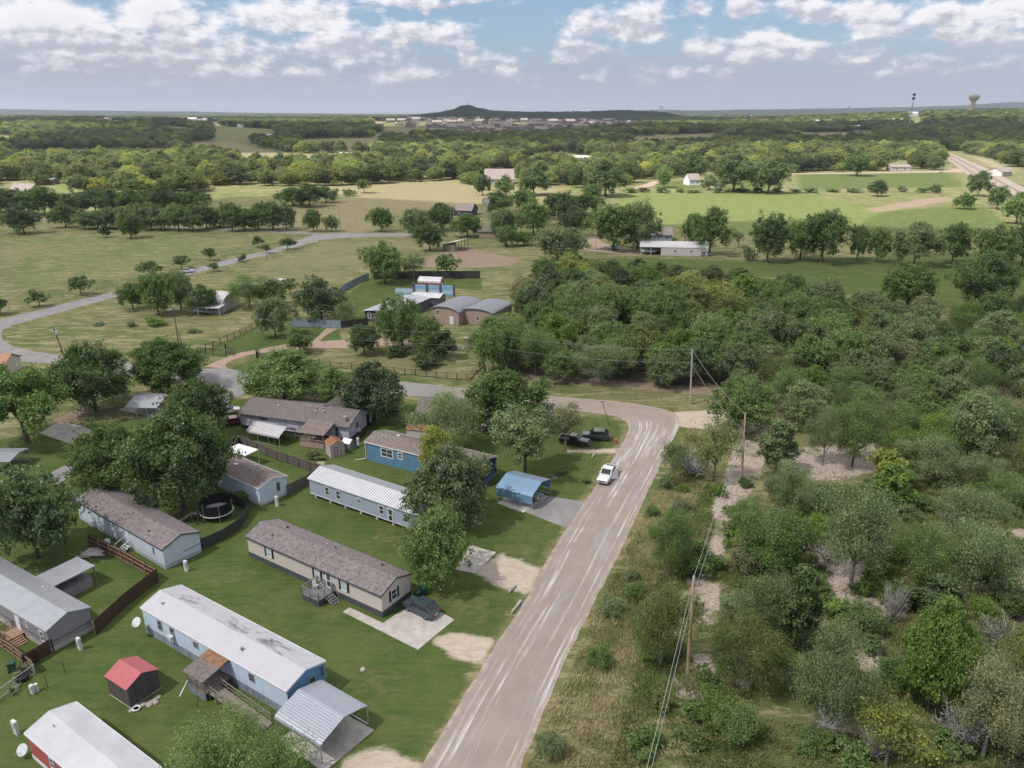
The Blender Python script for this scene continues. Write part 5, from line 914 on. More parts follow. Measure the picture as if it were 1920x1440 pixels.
sbox(MB(), 'f', GL, GW, -.01, GL + .01, .55, .66, .004, .03).build('base_trim', M['white'], t)
MB().box(.3, GL - .3, .3, GW - .3, -.05, .56).build('underfloor_shade', M['dark'], t)  # near-black box stands in for the shade under the floor
mb = MB()
for i in range(8):
    for yy in (.25, GW - .25): mb.box(1 + i * 3 - .2, 1 + i * 3 + .2, yy - .2, yy + .2, 0, .55)
mb.build('block_piers', M['conc'], t)
# --- navy / blue boarded home
NO, NT_, NL, NW = (-23.9, 114.2), -28.5, 21.6, 5.2
t = home('blue boarded mobile home with brown shingle roof half hidden by an oak', NO, NT_, NL, NW, .75, 3.25, .8, 'teal', 'shingle2', 'teal', ov=.15, trim='white', vents=((2.2, 1.6, .1, .5, 'white'), (2.9, 1.6, .1, .5, 'white'), (4, 3.4, .3, .12, 'white'), (19, 1.8, .25, .12, 'white')))
window(t, NL, NW, 'f', 3.0, 1.35, 2.5, 1.6, bars='hv', fr=.16); window(t, NL, NW, 'f', 6.4, 1.6, 1.0, 1.3, bars='hv', fr=.16); window(t, NL, NW, 'f', 17.6, 1.4, 1.2, 1.3, bars='hv', fr=.16)
MB().prism([(0.02, .77), (0.02, 3.23), (NW / 2, 4.03), (NW - .02, 3.23), (NW - .02, .77)][::-1], NL + .004, NL + .02, 'x').build('end_panel', M['navy'], t)
window(t, NL + .02, NW, 'e', 1.7, 1.4, 1.3, 1.5, bars='hv', fr=.14)
MB().tube((-.08, -.1, 3.1), (-.08, -.1, .3), .06, .06, 6).tube((-.08, -.1, .3), (-1.6, -1.0, .06), .06, .06, 6).build('downpipe', M['white'], t)
# --- white blue home beside the brown fence
WO, WT, WL, WW = (-60.94, 94.97), -36, 21.75, 5.0
t = home('pale grey white mobile home with brown shingle roof between the two fences', WO, WT, WL, WW, .55, 2.95, .85, 'whiteblue', 'shingle', 'pale_skirt', ov=.18, trim='tan_skirt', vents=((17.2, 1.0, .1, .3, 'black'), (11, 1.6, .08, .3, 'black')))
window(t, WL, WW, 'f', 9.6, 1.9, .6, .6, trim='white'); window(t, WL, WW, 'f', 19.3, 1.4, .35, 1.0, trim='greytrim'); door(t, WL, WW, 'f', 12.7, .7, .95, 2.05, 'white')
sbox(MB(), 'f', WL, WW, 12.3, 12.5, 2.3, 2.55, .004, .14).build('lamp', M['white'], t)
sbox(MB(), 'e', WL, WW, 2.6, 4.9, 1.25, 1.42, .004, .03).build('bare_siding_strip', M['greytrim'], t)
st = thing('entry_steps', 'white wooden steps with handrails at the pale grey white home', 'steps', local(WO, WT, 12.5, 0), R(WT))
mb = MB()
for i in range(4): mb.box(0, 1.4, -.5 - i * .3, -.2 - i * .3, .5 - i * .16, .56 - i * .16)
mb.build('tread', M['white'], st); mb = MB()
for xx in (0, 1.4): mb.box(xx - .05, xx + .05, -.25, -.15, 0, 1.5); mb.box(xx - .05, xx + .05, -1.5, -1.4, 0, 1.0); mb.tube((xx, -.2, 1.5), (xx, -1.45, 1.0), .06, .06, 4)
mb.build('handrail', M['white'], st)
# --- small sky blue home
SO, ST_, SL, SW = (-49.6, 107.8), -35.8, 16.2, 4.9
t = home('small sky blue white home with brown roof beside the trampoline yard', SO, ST_, SL, SW, .35, 2.95, .75, 'whiteblue2', 'shingle2', 'conc', ov=.12, trim='white', vents=((8, 2.2, .35, .14, 'white'), (12, 3.4, .14, .2, 'shingle3'), (14.4, 2.0, .12, .2, 'galvpost'), (10, 4.2, .14, .2, 'galvpost')))
window(t, SL, SW, 'e', 3.0, 1.2, .6, 1.4, trim='greytrim')
# --- L shaped grey home at the left edge
RO, RT, RL, RW = local((-57.9, 72.15), -31.5, -9.5, 0)[:2], -31.5, 20.2, 4.6
t = home('grey home with grey metal roof and a flat canopy, cut by the left frame edge', RO, RT, RL, RW, .55, 2.8, .85, 'greywall', 'greyroof', 'conc', ov=.15, trim='greytrim', vents=((12.5, 3.9, .1, .2, 'white'),))
window(t, RL, RW, 'f', 18.6, 1.0, .75, 1.3); window(t, RL, RW, 'f', 15.9, 1.6, .4, .8); window(t, RL, RW, 'f', 8.4, 1.7, 1.1, .5, trim='greytrim'); door(t, RL, RW, 'f', 13.7, .6, .95, 2.05, 'white')
for s in ('f', 'e'): sbox(MB(), s, RL, RW, 0, RL if s == 'f' else RW, 1.15, 1.23, .004, .03).build('trim_strip', M['tan_skirt'], t)
c = MB().box(8.6, 12.4, RW + .2, RW + 5.4, 2.42, 2.55).build('canopy', M['greyroof'], t); mb = MB()
for xx, yy in ((8.7, RW + 5.2), (12.3, RW + 5.2)): mb.box(xx - .06, xx + .06, yy - .06, yy + .06, 0, 2.42)
mb.build('posts', M['oldwood'], c); MB().box(8.7, 12.3, RW + .25, RW + 4.8, .02, 1.2).build('lean_to_wall', M['greywall'], t)
d = thing('wooden_deck', 'small timber entrance deck with steps at the grey metal roofed home', 'deck', local(RO, RT, 12.9, 0), R(RT))
MB().box(0, 2.2, -1.9, -.06, .5, .6).build('floor', M['rail'], d); mb = MB(); railing(mb, [(.05, -.15), (.05, -1.85), (2.0, -1.85)], .6, 1.5, 1.0, .16, False); mb.build('railing', M['rail'], d)
mb = MB()
for i in range(4): mb.box(2.2 + i * .28, 2.5 + i * .28, -1.7, -.3, .4 - i * .12, .46 - i * .12)
mb.build('steps', M['rail'], d); MB().box(.05, 2.15, -1.85, -.1, -.05, .5).build('skirting', M['brownfence'], d)
# --- red home at the bottom left
a, q = G(61, 1419), G(185, 1400); RDO = G(62, 1421); RDT = -34
t = home('red walled mobile home with a plain white roof cut by the bottom frame edge', RDO, RDT, 17, 4.3, .5, 2.75, .65, 'redwall', 'whiteroof', 'white', ov=.12, trim='white', vents=((1.9, 1.5, .06, .35, 'greytrim'),))
window(t, 17, 4.3, 'f', 3.6, 1.1, .8, 1.2); window(t, 17, 4.3, 'f', 8, 1.1, .8, 1.2)
# --- lavender double wide with porch
VO, VT, VL, VW = (-49.18, 128.02), -17.3, 21.9, 8.3
t = home('wide lavender house with brown shingle roof and a covered back porch', VO, VT, VL, VW, .5, 2.85, 1.45, 'lav', 'shingle3', 'dark', name='house', cat='house', ov=.35, trim='tan_skirt', oe=.3, vents=((6.5, 2.6, .14, .35, 'white'), (14.0, 3.2, .16, .5, 'galvpost'), (14.4, 2.1, .18, .55, 'galvpost'), (15.8, 2.4, .18, .55, 'galvpost'), (15.2, 3.3, .14, .4, 'galvpost')))
MB().box(20.4, 21.0, .9, 1.5, 2.9, 4.15).build('chimney', M['tanbrick'], t)
for u, w in ((8.2, 1.3), (12.1, 1.3)): window(t, VL, VW, 'f', u, .95, w, 1.6, trim='greytrim', pane='blind')
window(t, VL, VW, 'f', 4.2, 2.0, 1.6, .5, trim='greytrim'); window(t, VL, VW, 'f', 19.3, .8, .7, 1.7, trim='greytrim'); window(t, VL, VW, 'e', 2.6, 1.4, .9, 1.1, trim='greytrim'); door(t, VL, VW, 'e', 6.6, .55, .9, 2.0, 'dark')
sbox(MB(), 'e', VL, VW, 2.7, 3.5, .75, 1.3, .004, .5).build('air_conditioner', M['plastic'], t)
g = MB().prism([(12.5, 2.9), (15.2, 4.75), (17.9, 2.9)], 4.0, VW + 3.2, 'y').build('porch_gable', M['shingle3'], t)
p = thing('covered_porch', 'shingled porch with brown rails behind the lavender house', 'porch', local(VO, VT, 14.6, 0), R(VT))
MB().prism([(-.1, 3.35), (-4.2, 2.5), (-4.2, 2.6), (-.1, 3.45)], -.2, 4.9, 'x').build('roof', M['shingle2'], p); MB().box(0, 4.7, -4.0, -.4, .3, .4).build('floor', M['oldwood'], p)
for px_ in (.06, 2.3, 4.64): MB().box(px_ - .07, px_ + .07, -3.98, -3.84, 0, 2.5).build('post', M['rust'], p)
mb = MB(); railing(mb, [(.06, -.5), (.06, -3.9), (4.64, -3.9)], .4, 1.35, 1.2, .18, False); mb.build('railing', M['redbrick'], p); MB().box(0, 4.7, -4.02, -3.99, -.05, .9).build('skirting', M['redbrick'], p)
# --- old brown house under the trees
x0, y0 = G(783, 800); t = home('old brown house with grey roof hidden under trees by the upper road', (x0, y0), -9, 24, 7.5, .1, 2.9, 1.1, 'brownwall', 'shingle3', None, name='house', cat='house', ov=.4, trim='greytrim', oe=.35)
window(t, 24, 7.5, 'e', 2, 1, 1, 1.2); window(t, 24, 7.5, 'f', 20, 1, 1.2, 1.2); window(t, 24, 7.5, 'f', 3, 1, 1.2, 1.2); sh = MB().prism([(0, 2.85), (-3.2, 2.3), (-3.2, 2.38), (0, 2.93)], 12.5, 17.5, 'x').build('awning', M['ltroof'], t)
MB().tube((12.6, -3.1, 0), (12.6, -3.1, 2.3), .06).tube((17.4, -3.1, 0), (17.4, -3.1, 2.3), .06).build('post', M['oldwood'], t)
# --- clay roofed house at the left edge
x0, y0 = G(-20, 712); t = home('clay roofed house corner showing at the left frame edge', (x0 - 8, y0), 4, 11, 7, .1, 2.9, 1.6, 'tan', 'terracotta', None, name='house', cat='house', ov=.5, oe=.4); window(t, 11, 7, 'f', 7, 1, 1.2, 1.2)
# ------------------------------------------------------------------ sheds
def shed(label, O, th, L, Wd, h, rise, wall, roof, dside='e', dmat=None, base='conc', group=None, name='garden_shed'):
    t = thing(name, label, 'shed', (*O, 0), R(th), group)
    gable_wall(L, Wd, .1, h, rise).build('wall', M[wall], t); gable_roof(L, Wd, h, rise, .14, .12, .06).build('roof', M[roof], t); MB().box(-.03, L + .03, -.03, Wd + .03, -.05, .1).build('base', M[base], t)
    if dmat:
        dw = min(1.6, Wd * .5); o = sbox(MB(), dside, L, Wd, Wd / 2 - dw / 2, Wd / 2 + dw / 2, .18, h * .88, .004, .05).build('door', M[dmat], t); mb = MB()
        for u in (Wd / 2 - dw / 2, Wd / 2 - .05, Wd / 2 + dw / 2 - .1): sbox(mb, dside, L, Wd, u, u + .1, .18, h * .88, .051, .08)
        for z in (.18, h * .5, h * .88 - .1): sbox(mb, dside, L, Wd, Wd / 2 - dw / 2 + .1, Wd / 2 - .05, z, z + .1, .051, .078)
        mb.build('brace', M[wall if dmat != 'pink' else 'rust'], o)
    return t
shed('dark wooden garden shed with a red metal roof on the front lawn', (-39.52, 60.41), -32.5, 3.38, 3.2, 2.3, .75, 'shedwood', 'redmetal', 'e', 'shedwood')
x0, y0 = G(613, 858); shed('pale pink garden shed with brown double doors by the fence corner', (x0 - .6, y0 + 1.9), -58, 2.6, 2.4, 2.1, .7, 'pink', 'rust', 'e', 'pink')
x0, y0 = G(641, 845); shed('tiny white roofed hutch beside the pale pink shed', (x0, y0 + .6), -25, 1.5, 1.4, 1.3, .5, 'greytrim', 'white', 'f')
x0, y0 = G(763, 826); shed('cream shed with a red brown roof behind the blue boarded home', (x0, y0), -14, 4.6, 2.4, 2.2, .6, 'creamwall', 'rust', 'f')
x0, y0 = G(738, 597); shed('little grey roofed shed at the corner of the slate walled annexe', (x0 - 2, y0), -15, 2.2, 2, 1.5, .6, 'greytrim', 'estate', 'f')
# ------------------------------------------------------------------ carports
def carport(label, O, th, L, Wd, h, rise, roof, side_h=0.9, flat_=False, group=None, panel=None, posts=4):
    "open along x; eave curls down the sides"
    t = thing('carport', label, 'carport', (*O, 0), R(th), group); k = 7
    if flat_: prof = [(-.1, h), (Wd / 2, h + rise), (Wd + .1, h)]
    else: prof = [(-.06, h - side_h * .35), (-.05, h - .1), (.08, h + .06), (.35, h + .22)] + [(Wd / 2 + (Wd / 2 - .35) * s, h + .22 + (rise - .22) * (1 - abs(s))) for s in (0,)] + [(Wd - .35, h + .22), (Wd - .08, h + .06), (Wd + .05, h - .1), (Wd + .06, h - side_h * .35)]
    inner = [(p[0], p[1] - .05) for p in prof][::-1]
    inner = [(min(max(a, .0), Wd), b_) for a, b_ in inner]; vs = prof + inner; mb = MB(); n_ = len(prof)
    for i in range(n_ - 1): mb.prism([prof[i], prof[i + 1], (prof[i + 1][0] * .985 + Wd / 2 * .015, prof[i + 1][1] - .05), (prof[i][0] * .985 + Wd / 2 * .015, prof[i][1] - .05)], 0, L, 'x')
    rf = mb.build('roof', M[roof], t); m2 = M[roof]
    mb = MB()
    for a_, b_ in zip(prof[:-1], prof[1:]):
        k_ = max(1, int(math.hypot(b_[0] - a_[0], b_[1] - a_[1]) / .26))
        for i in range(k_): f_ = (i + .5) / k_; yy, zz = a_[0] + (b_[0] - a_[0]) * f_, a_[1] + (b_[1] - a_[1]) * f_ + .008; mb.tube((0, yy, zz), (L, yy, zz), .03, .03, 4)
    mb.build('ribs', M['seamline'], rf)
    for y_ in (.02, Wd - .02):
        for i in range(posts): x = .08 + i * (L - .16) / (posts - 1); MB().box(x - .04, x + .04, y_ - .04, y_ + .04, 0, h - .05).build('post', M['galvpost'], t)
        MB().box(.04, L - .04, y_ - .035, y_ + .035, .02, .1).build('base_rail', M['galvpost'], t)
    if panel:
        for y_ in (-.03, Wd + .03): MB().box(.05, L * .98, y_ - .02, y_ + .02, panel, h - .1).build('side_panel', m2, t)
    return t
x0, y0 = G(527, 1388); carport('galvanised steel carport at the end of the pale blue home', (-21.6, 55.2), -34.5, 6.1, 5.7, 2.25, .95, 'galv', group='carports')
# blue one: open end faces the street
carport('bright blue steel carport with half walls at the end of the blue boarded home', (-2.3, 100.1), -29, 6.0, 5.9, 2.35, .95, 'bluemetal', panel=.95, group='carports')
x0, y0 = G(462, 828); carport('low white arched carport in the lavender house yard', (x0, y0 + .5), -24, 7.2, 4.2, 1.9, 1.0, 'ltroof', group='carports')
x0, y0 = G(230, 782); carport('pale grey peaked carport under the left shade trees', (x0 + 1, y0 - .5), -4, 6.2, 7.4, 2.2, 1.0, 'estate', group='carports', flat_=True)
x0, y0 = G(-30, 888); carport('open canopy cut by the left frame edge near the bare trunk tree', (x0, y0), 0, 4.6, 5, 2.1, .5, 'estate', group='carports', flat_=True)
x0, y0 = G(420, 872); t = thing('patio_canopy', 'flat white patio canopy behind the biggest shade tree', 'canopy', (x0, y0, 0), R(-30)); MB().box(0, 4.6, 0, 3.4, 2.4, 2.5).build('roof', M['white'], t)
for a, q in ((.1, .1), (4.5, .1), (.1, 3.3), (4.5, 3.3)): MB().box(a - .05, a + .05, q - .05, q + .05, 0, 2.4).build('post', M['white'], t)
# ================================================================== THE ESTATE AND THE FAR BUILDINGS
def vault(L, Wd, h, rise, wall, roof, name, label, cat, O, th, n=14, ov=.4):
    t = thing(name, label, cat, (*O, 0), R(th)); arc = []
    for i in range(n + 1): a = math.pi * i / n; arc.append((Wd / 2 - Wd / 2 * math.cos(a), h + rise * math.sin(a) ** .9))
    MB().prism([(0, 0)] + arc[:] + [(Wd, 0)], 0, L, 'x').build('wall', M[wall], t)
    mb = MB(); big = [(Wd / 2 + (p - Wd / 2) * 1.06, z + .12) for p, z in arc]; low_ = [(Wd / 2 + (p - Wd / 2) * 1.055, z + .015) for p, z in arc]
    for i in range(n): mb.prism([big[i], big[i + 1], low_[i + 1], low_[i]], -ov, L + ov, 'x')
    mb.build('roof', M[roof], t); return t
t = vault(13, 9, 3.0, 1.7, 'redbrick', 'arch', 'arched_house', 'red brick house with a grey barrel vault roof among oaks', 'house', (-16.8, 213.7), -115.5)
window(t, 13, 9, 'e', 2.0, 2.4, 1.2, 1.2); door(t, 13, 9, 'e', 6.2, .1, 1.2, 2.2, 'white')
t = vault(12, 9, 3.1, 1.25, 'redbrick', 'arch', 'arched_wing', 'second brick wing with a lower barrel roof against the oak wood', 'house', (-8.2, 211.8), -115.5); window(t, 12, 9, 'e', 4, 1.2, 1.2, 1.2)
t = home('slate walled annexe with a long pale metal roof beside the brick arched house', (-32.3, 221.2), -113.5, 20, 8.8, .1, 2.9, .55, 'mauvewall', 'estate', None, name='house', cat='house', ov=.4, oe=.4)
window(t, 20, 8.8, 'e', 1.0, .9, 1.1, 1.6, fr=.16); window(t, 20, 8.8, 'e', 5.6, .9, 1.1, 1.6, fr=.16); window(t, 20, 8.8, 'f', 4, .9, 1.1, 1.6, fr=.16)
x0, y0 = G(770, 573); t = home('low white roofed link building behind the estate oaks', (x0, y0), -12, 9, 6, .1, 2.7, .5, 'mauvewall', 'ltroof', None, name='outbuilding', cat='outbuilding', ov=.3); window(t, 9, 6, 'f', 2, 1, 1, 1)
x0, y0 = G(776, 553); wl = thing('pool_wall', 'tall privacy wall painted with a blue seascape between dark pillars', 'wall', (x0, y0, 0), R(-9))
MB().box(0, 13.2, 0, .2, 0, 3.3).build('panel', M['mural'], wl); MB().box(-6, -.1, .02, .18, 0, 2.0).build('panel', M['mural'], wl)
for i in range(4): MB().box(i * 4.3 - .3, i * 4.3 + .3, -.2, .42, 0, 3.9).build('pillar', M['mauvewall'], wl)
x0, y0 = G(783, 545); t = vault(7.5, 4.2, 2.2, 1.5, 'redwall', 'ltroof', 'barn_shed', 'white arched barn shed with a red end behind the painted wall', 'shed', (x0, y0 + 2), -12, 10, .1); sbox(MB(), 'e', 7.5, 4.2, 1.4, 2.8, .1, 2, .004, .05).build('door', M['white'], t)
x0, y0 = G(875, 656); t = thing('stone_pillar', 'pale stone gate pillar at the estate entrance', 'pillar', (x0, y0, 0)); MB().box(-.5, .5, -.5, .5, 0, 2.9).build('shaft', M['stonep'], t); MB().box(-.62, .62, -.62, .62, 2.9, 3.1).build('cap', M['stonep'], t)
mb = MB(); rr = random.Random(2)
for i in range(16): a = rr.uniform(0, 6.28); d_ = rr.uniform(0, 2.4); mb.lathe([(.0, 0), (.5, .12), (.38, .45), (.05, .6)], 6, (x0 - 3 + d_ * math.cos(a), y0 + .6 + d_ * .6 * math.sin(a), 0))
tag(mb.build('rockery', M['stonep']), 'pale rock pile at the estate entrance', 'rock pile')
# white arched-roof house in the lane clump
x0, y0 = G(370, 588); t = vault(9, 11, 2.6, 1.8, 'creamwall', 'ltroof', 'arched_house', 'house with a white arched roof inside the tree clump by the lane', 'house', (x0 - 2, y0 + 2), -6, 12)
c = MB().prism([(.2, 2.5), (-4, 2.2), (-4, 2.28), (.2, 2.6)], 3.5, 10, 'x').build('porch_roof', M['ltroof'], t); MB().tube((9.9, -3.9, 0), (9.9, -3.9, 2.2), .08).tube((3.6, -3.9, 0), (3.6, -3.9, 2.2), .08).build('post', M['white'], t)
x0, y0 = G(518, 538); shed('small pale roof shed at the meadow end by the bushy tree', (x0, y0), -20, 3.6, 3, 2, .6, 'creamwall', 'ltroof', 'f')
x0, y0 = G(478, 545); shed('long low white roofed shed hidden behind the light tree', (x0 - 5, y0), -10, 8, 3.4, 2, .5, 'greytrim', 'ltroof', 'f')
# lean-to shed, brick house, mauve roof, barn ...
x0, y0 = G(846, 472); t = thing('leanto_shed', 'open fronted wooden lean-to shed with a white roof on red soil', 'shed', (x0 + 1.5, y0, 0), R(62))
MB().prism([(-1, 4.3), (6, 2.5), (6, 2.62), (-1, 4.42)], 0, 10.5, 'x').build('roof', M['white'], t)
for i in range(5): MB().box(.2 + i * 2.5, .4 + i * 2.5, -.2, 0, 0, 4.1).build('post', M['oldwood'], t)
MB().box(0, .15, .1, 5.8, 0, 2.6).build('end_wall', M['oldwood'], t); MB().box(.15, 10.4, 5.7, 5.85, 0, 2.5).build('back_wall', M['oldwood'], t); MB().box(.2, 3, -.1, .0, .3, 1.1).build('rail', M['stonep'], t)
def farhouse(label, px, py, wpx, dm, h, rise, wall, roof, th=0, name='house', cat='house', wins=2, dark=False):
    x, y = G(px, py); wd = wpx / F * depth(x, y); t = home(label, (x - wd / 2, y), th, wd, dm, .1, h, rise, wall, roof, None, name=name, cat=cat, ov=.5, oe=.5)
    t.location.z = float(terrain(x, y))
    for i in range(wins): window(t, wd, dm, 'f', wd * (i + .6) / (wins + .4), h * .35, min(1.6, wd * .1), h * .4, trim='white' if not dark else 'greytrim')
    return t
farhouse('small tan brick house beside the white car at the windmill', 915, 446, 34, 9, 3.0, 1.4, 'tanbrick', 'shingle3', -8, wins=1)
farhouse('house with a mauve grey roof between the field trees', 868, 404, 34, 12, 3.0, 3.2, 'mauvewall', 'houseroof', -15)
farhouse('tiny white shed beside the oaks near the windmill', 993, 380, 13, 4, 2.6, .6, 'white', 'white', 0, 'garden_shed', 'shed', 1)
farhouse('blue grey house with a slate roof behind the pale barn', 1233, 452, 52, 10, 3.0, 2.6, 'greyblue', 'houseroof', -4, wins=3)
x0, y0 = G(1200, 478); t = thing('barn', 'long pale barn with a rounded roof and an open bay at its left', 'barn', (x0, y0, 0), R(-7.5)); BLn = 26.5
prof = [(0, 0), (0, 3.2), (.6, 4.0), (2, 4.7), (4, 5.0), (6, 4.7), (7.4, 4.0), (8, 3.2), (8, 0)]
MB().prism(prof, 8.2, BLn, 'x').build('wall', M['creamwall'], t); rp_ = [(p - (.1 if p < 4 else -.1), z + .1) for p, z in prof[1:-1]]; mb = MB()
for i in range(len(rp_) - 1): mb.prism([rp_[i], rp_[i + 1], (rp_[i + 1][0], rp_[i + 1][1] - .08), (rp_[i][0], rp_[i][1] - .08)], -.2, BLn + .15, 'x')
mb.build('roof', M['ltroof'], t); MB().box(.02, 8.2, 7.8, 7.95, 0, 3.2).build('back_wall', M['creamwall'], t)
for xx in (.1, 4.2): MB().box(xx - .1, xx + .1, 0, .2, 0, 3.2).build('post', M['creamwall'], t)
window(t, BLn, 8, 'f', 13.2, 1.4, 1.2, .9); window(t, BLn, 8, 'f', 19.4, 1.4, 1.2, .9)
x1, y1, _ = local((x0, y0), -7.5, 3.6, 3.5); bt = thing('boat', 'white boat on a trailer parked in the open bay of the pale barn', 'boat', (x1, y1, .5), R(-10)); MB().prism([(-3, .9), (2.4, .9), (3.2, 1.1), (2.2, .3), (-2.8, .3)], -.9, .9, 'y').build('hull', M['white'], bt); MB().box(-2.6, 2, -.7, .7, .0, .3).build('trailer', M['iron'], bt); MB().box(-.8, .4, -.5, .5, .9, 1.5).build('console', M['greytrim'], bt)
# distant single buildings, each with walls, roof and windows
FAR = [('large pale mansion with a complex grey roof among fields', 936, 345, 54, 18, 4, 7, 'creamwall', 'houseroof', 0), ('low left wing of the pale mansion', 901, 345, 26, 9, 3, 1.8, 'creamwall', 'ltroof', 0), ('white metal barn standing among the bright trees', 1095, 309, 33, 22, 6.5, 2.5, 'creamwall', 'ltroof', 6),
 ('white gabled farmhouse half hidden by a shrubby tree', 1303, 348, 22, 12, 4.5, 4, 'white', 'houseroof', 10), ('white low outbuilding right of the gabled farmhouse', 1344, 352, 24, 8, 2.6, 1, 'white', 'ltroof', 0), ('tan roofed ranch house behind the dark farm trees', 1330, 310, 44, 20, 4, 3, 'tanbrick', 'terracotta', 4), ('white roofed long house at the edge of the bright woods', 1356, 298, 28, 14, 4, 2, 'white', 'whiteroof', 3),
 ('pale two storey house between the bright trees', 1470, 306, 24, 12, 5.5, 2.2, 'creamwall', 'ltroof', 0), ('white building with a flat roof near the dark ridge', 1562, 271, 22, 20, 5, 1, 'white', 'ltroof', 0), ('pale bungalow beside the railway crossing', 1688, 321, 36, 12, 4, 2, 'pink', 'houseroof', -3), ('brown gabled cottage at the left frame edge', 40, 366, 46, 12, 3.5, 4, 'creamwall', 'houseroof', -12), ('long open hay shed behind the left trees', 82, 346, 34, 10, 3.5, 1, 'brownwall', 'ltroof', -3),
 ('tan stable with a low roof in the left paddock', 140, 348, 34, 9, 3, 1, 'tanbrick', 'ltroof', 0), ('white long roofed barn in the straw coloured field', 505, 265, 28, 22, 6, 2, 'white', 'whiteroof', 0), ('white shed on the pale bare yard in the straw field', 648, 301, 22, 14, 8, 1, 'white', 'ltroof', 0), ('white roofed shop in the dark woods', 742, 288, 18, 18, 6, 2, 'white', 'whiteroof', 0), ('blue grey cottage in the dark woods', 785, 266, 12, 16, 6, 3, 'greyblue', 'ltroof', 0),
 ('long white warehouse at the far left', 16, 239, 50, 60, 9, 2, 'white', 'whiteroof', 0), ('long tan warehouse below the far left white one', 68, 246, 62, 50, 8, 2, 'sand', 'sand', 0), ('far white roof beside the long warehouses', 138, 231, 26, 40, 9, 3, 'white', 'whiteroof', 0), ('far white shed left of the middle woods', 262, 229, 14, 40, 9, 3, 'white', 'ltroof', 0), ('far pale roofs in the left woods', 176, 230, 18, 30, 9, 3, 'creamwall', 'ltroof', 0),
 ('white roof by the brown pasture house', 452, 250, 12, 16, 6, 2, 'white', 'whiteroof', 0), ('brown roofed house in the straw pasture', 432, 249, 14, 16, 6, 3, 'tanbrick', 'houseroof', 0), ('white shed at the wood edge above the pasture', 636, 246, 14, 30, 7, 2, 'white', 'whiteroof', 0), ('blue white depot at the foot of the tall antenna mast', 1704, 240, 28, 40, 9, 2, 'whiteblue', 'whiteroof', 0), ('tan flat depot left of the tall antenna mast', 1668, 239, 22, 40, 8, 1, 'sand', 'ltroof', 0),
 ('orange tan school below the water tower', 1828, 225, 34, 60, 14, 5, 'tanbrick', 'sand', 0), ('grey long school wing right of the water tower', 1865, 227, 30, 40, 12, 3, 'sand', 'greyroof', 0), ('white house above the railway lane at the right', 1893, 331, 30, 14, 4, 3, 'creamwall', 'houseroof', 25), ('far white slab on the hill left of the water tower', 1766, 207, 14, 80, 22, 4, 'white', 'white', 0), ('second far white slab on the hill', 1788, 207, 10, 80, 22, 4, 'white', 'white', 0)]
for lb, px, py, wp_, dm, h, rise, wl_, rf_, th in FAR: farhouse(lb, px, py, wp_, dm, h, rise, wl_, rf_, th, wins=2 if wp_ > 20 else 1)
# far subdivision: gabled houses, each one its own object
hr = random.Random(17); proto = None
def far_home(x, y, s, th, lb):
    global proto
    if proto is None:
        proto = home(lb, (0, 0), 0, 20, 16, .1, 5.5, 4.2, 'devwall', 'houseroof', None, name='house', cat='house', ov=.5, oe=.5, group='houses of the far subdivision'); t = proto
    else: t = copy_tree(proto)
    t['label'] = lb; t.location = (x, y, float(terrain(x, y)) - .2); t.rotation_euler = (0, 0, th); t.scale = (s, s, s * hr.uniform(.85, 1.25)); return t
k = 0
for row, (x0_, x1_, py_) in enumerate(((880, 1195, 254), (820, 1200, 251), (760, 1200, 248), (700, 1195, 245), (690, 1195, 242), (720, 1195, 239), (760, 1190, 236.5), (830, 1185, 234))):
    n_ = 20
    for i in range(n_):
        x, y = G(x0_ + (x1_ - x0_) * (i + hr.uniform(.1, .9)) / n_, py_ + hr.uniform(-.8, .8))
        far_home(x, y, hr.uniform(1.05, 1.5), hr.choice([0, 1.57]) + hr.uniform(-.3, .3), 'tan walled house with brown gabled roof in the far subdivision')
proto = None
for i in range(44):
    x, y = G(hr.choice([hr.uniform(-20, 640), hr.uniform(-20, 420), hr.uniform(1180, 1700), hr.uniform(1400, 1930)]), hr.uniform(222, 252)); wr_ = hr.random() < .6
    if proto is None: proto = home('small pale roofed house among the distant woods', (0, 0), 0, 20, 14, .1, 8.5, 3.2, 'creamwall', 'ltroof', None, name='house', cat='house', ov=.5, oe=.5, group='scattered houses among the distant woods'); t = proto
    else: t = copy_tree(proto)
    t.location = (x, y, float(terrain(x, y)) - .2); t.rotation_euler = (0, 0, hr.uniform(-.4, .4)); k_ = hr.uniform(.9, 1.5); t.scale = (k_ * hr.uniform(.8, 1.8), k_, 1.25)
# ------------------------------------------------------------------ hills on the horizon
def ridge(name, pts, depth_, mat, seed, Y_J=3.0):
    "pts: (x, y, height) along the crest in the world"
    me = bpy.data.meshes.new(name); r = np.random.default_rng(seed); vs, fs = [], []; xs = []
    for a, q in zip(pts[:-1], pts[1:]):
        for t in np.linspace(0, 1, 60, endpoint=False): s = t * t * (3 - 2 * t); xs.append((a[0] + (q[0] - a[0]) * t, a[1] + (q[1] - a[1]) * t, a[2] + (q[2] - a[2]) * s))
    xs.append(pts[-1]); nd = 31
    for i, (x, y, h) in enumerate(xs):
        for j in range(nd):
            s = j / (nd - 1) * 2 - 1; z = h * (math.cos(s * math.pi / 2) ** 1.4) + (abs(r.normal()) * Y_J if abs(s) < .9 else 0) - 1.5; vs.append((x, y + s * depth_, z))
    for i in range(len(xs) - 1):
        for j in range(nd - 1): a = i * nd + j; fs.append((a, a + nd, a + nd + 1, a + 1))
    me.from_pydata(vs, [], fs); me.materials.append(mat); me.polygons.foreach_set('use_smooth', [True] * len(fs)); o = link(name, me); tag(o, kind='structure'); return o
hm, n, b = bsdf('far_hill_woods', .95, 0, .05); o = n.obj()  # hill woods darkened in the colour, in place of cloud shade
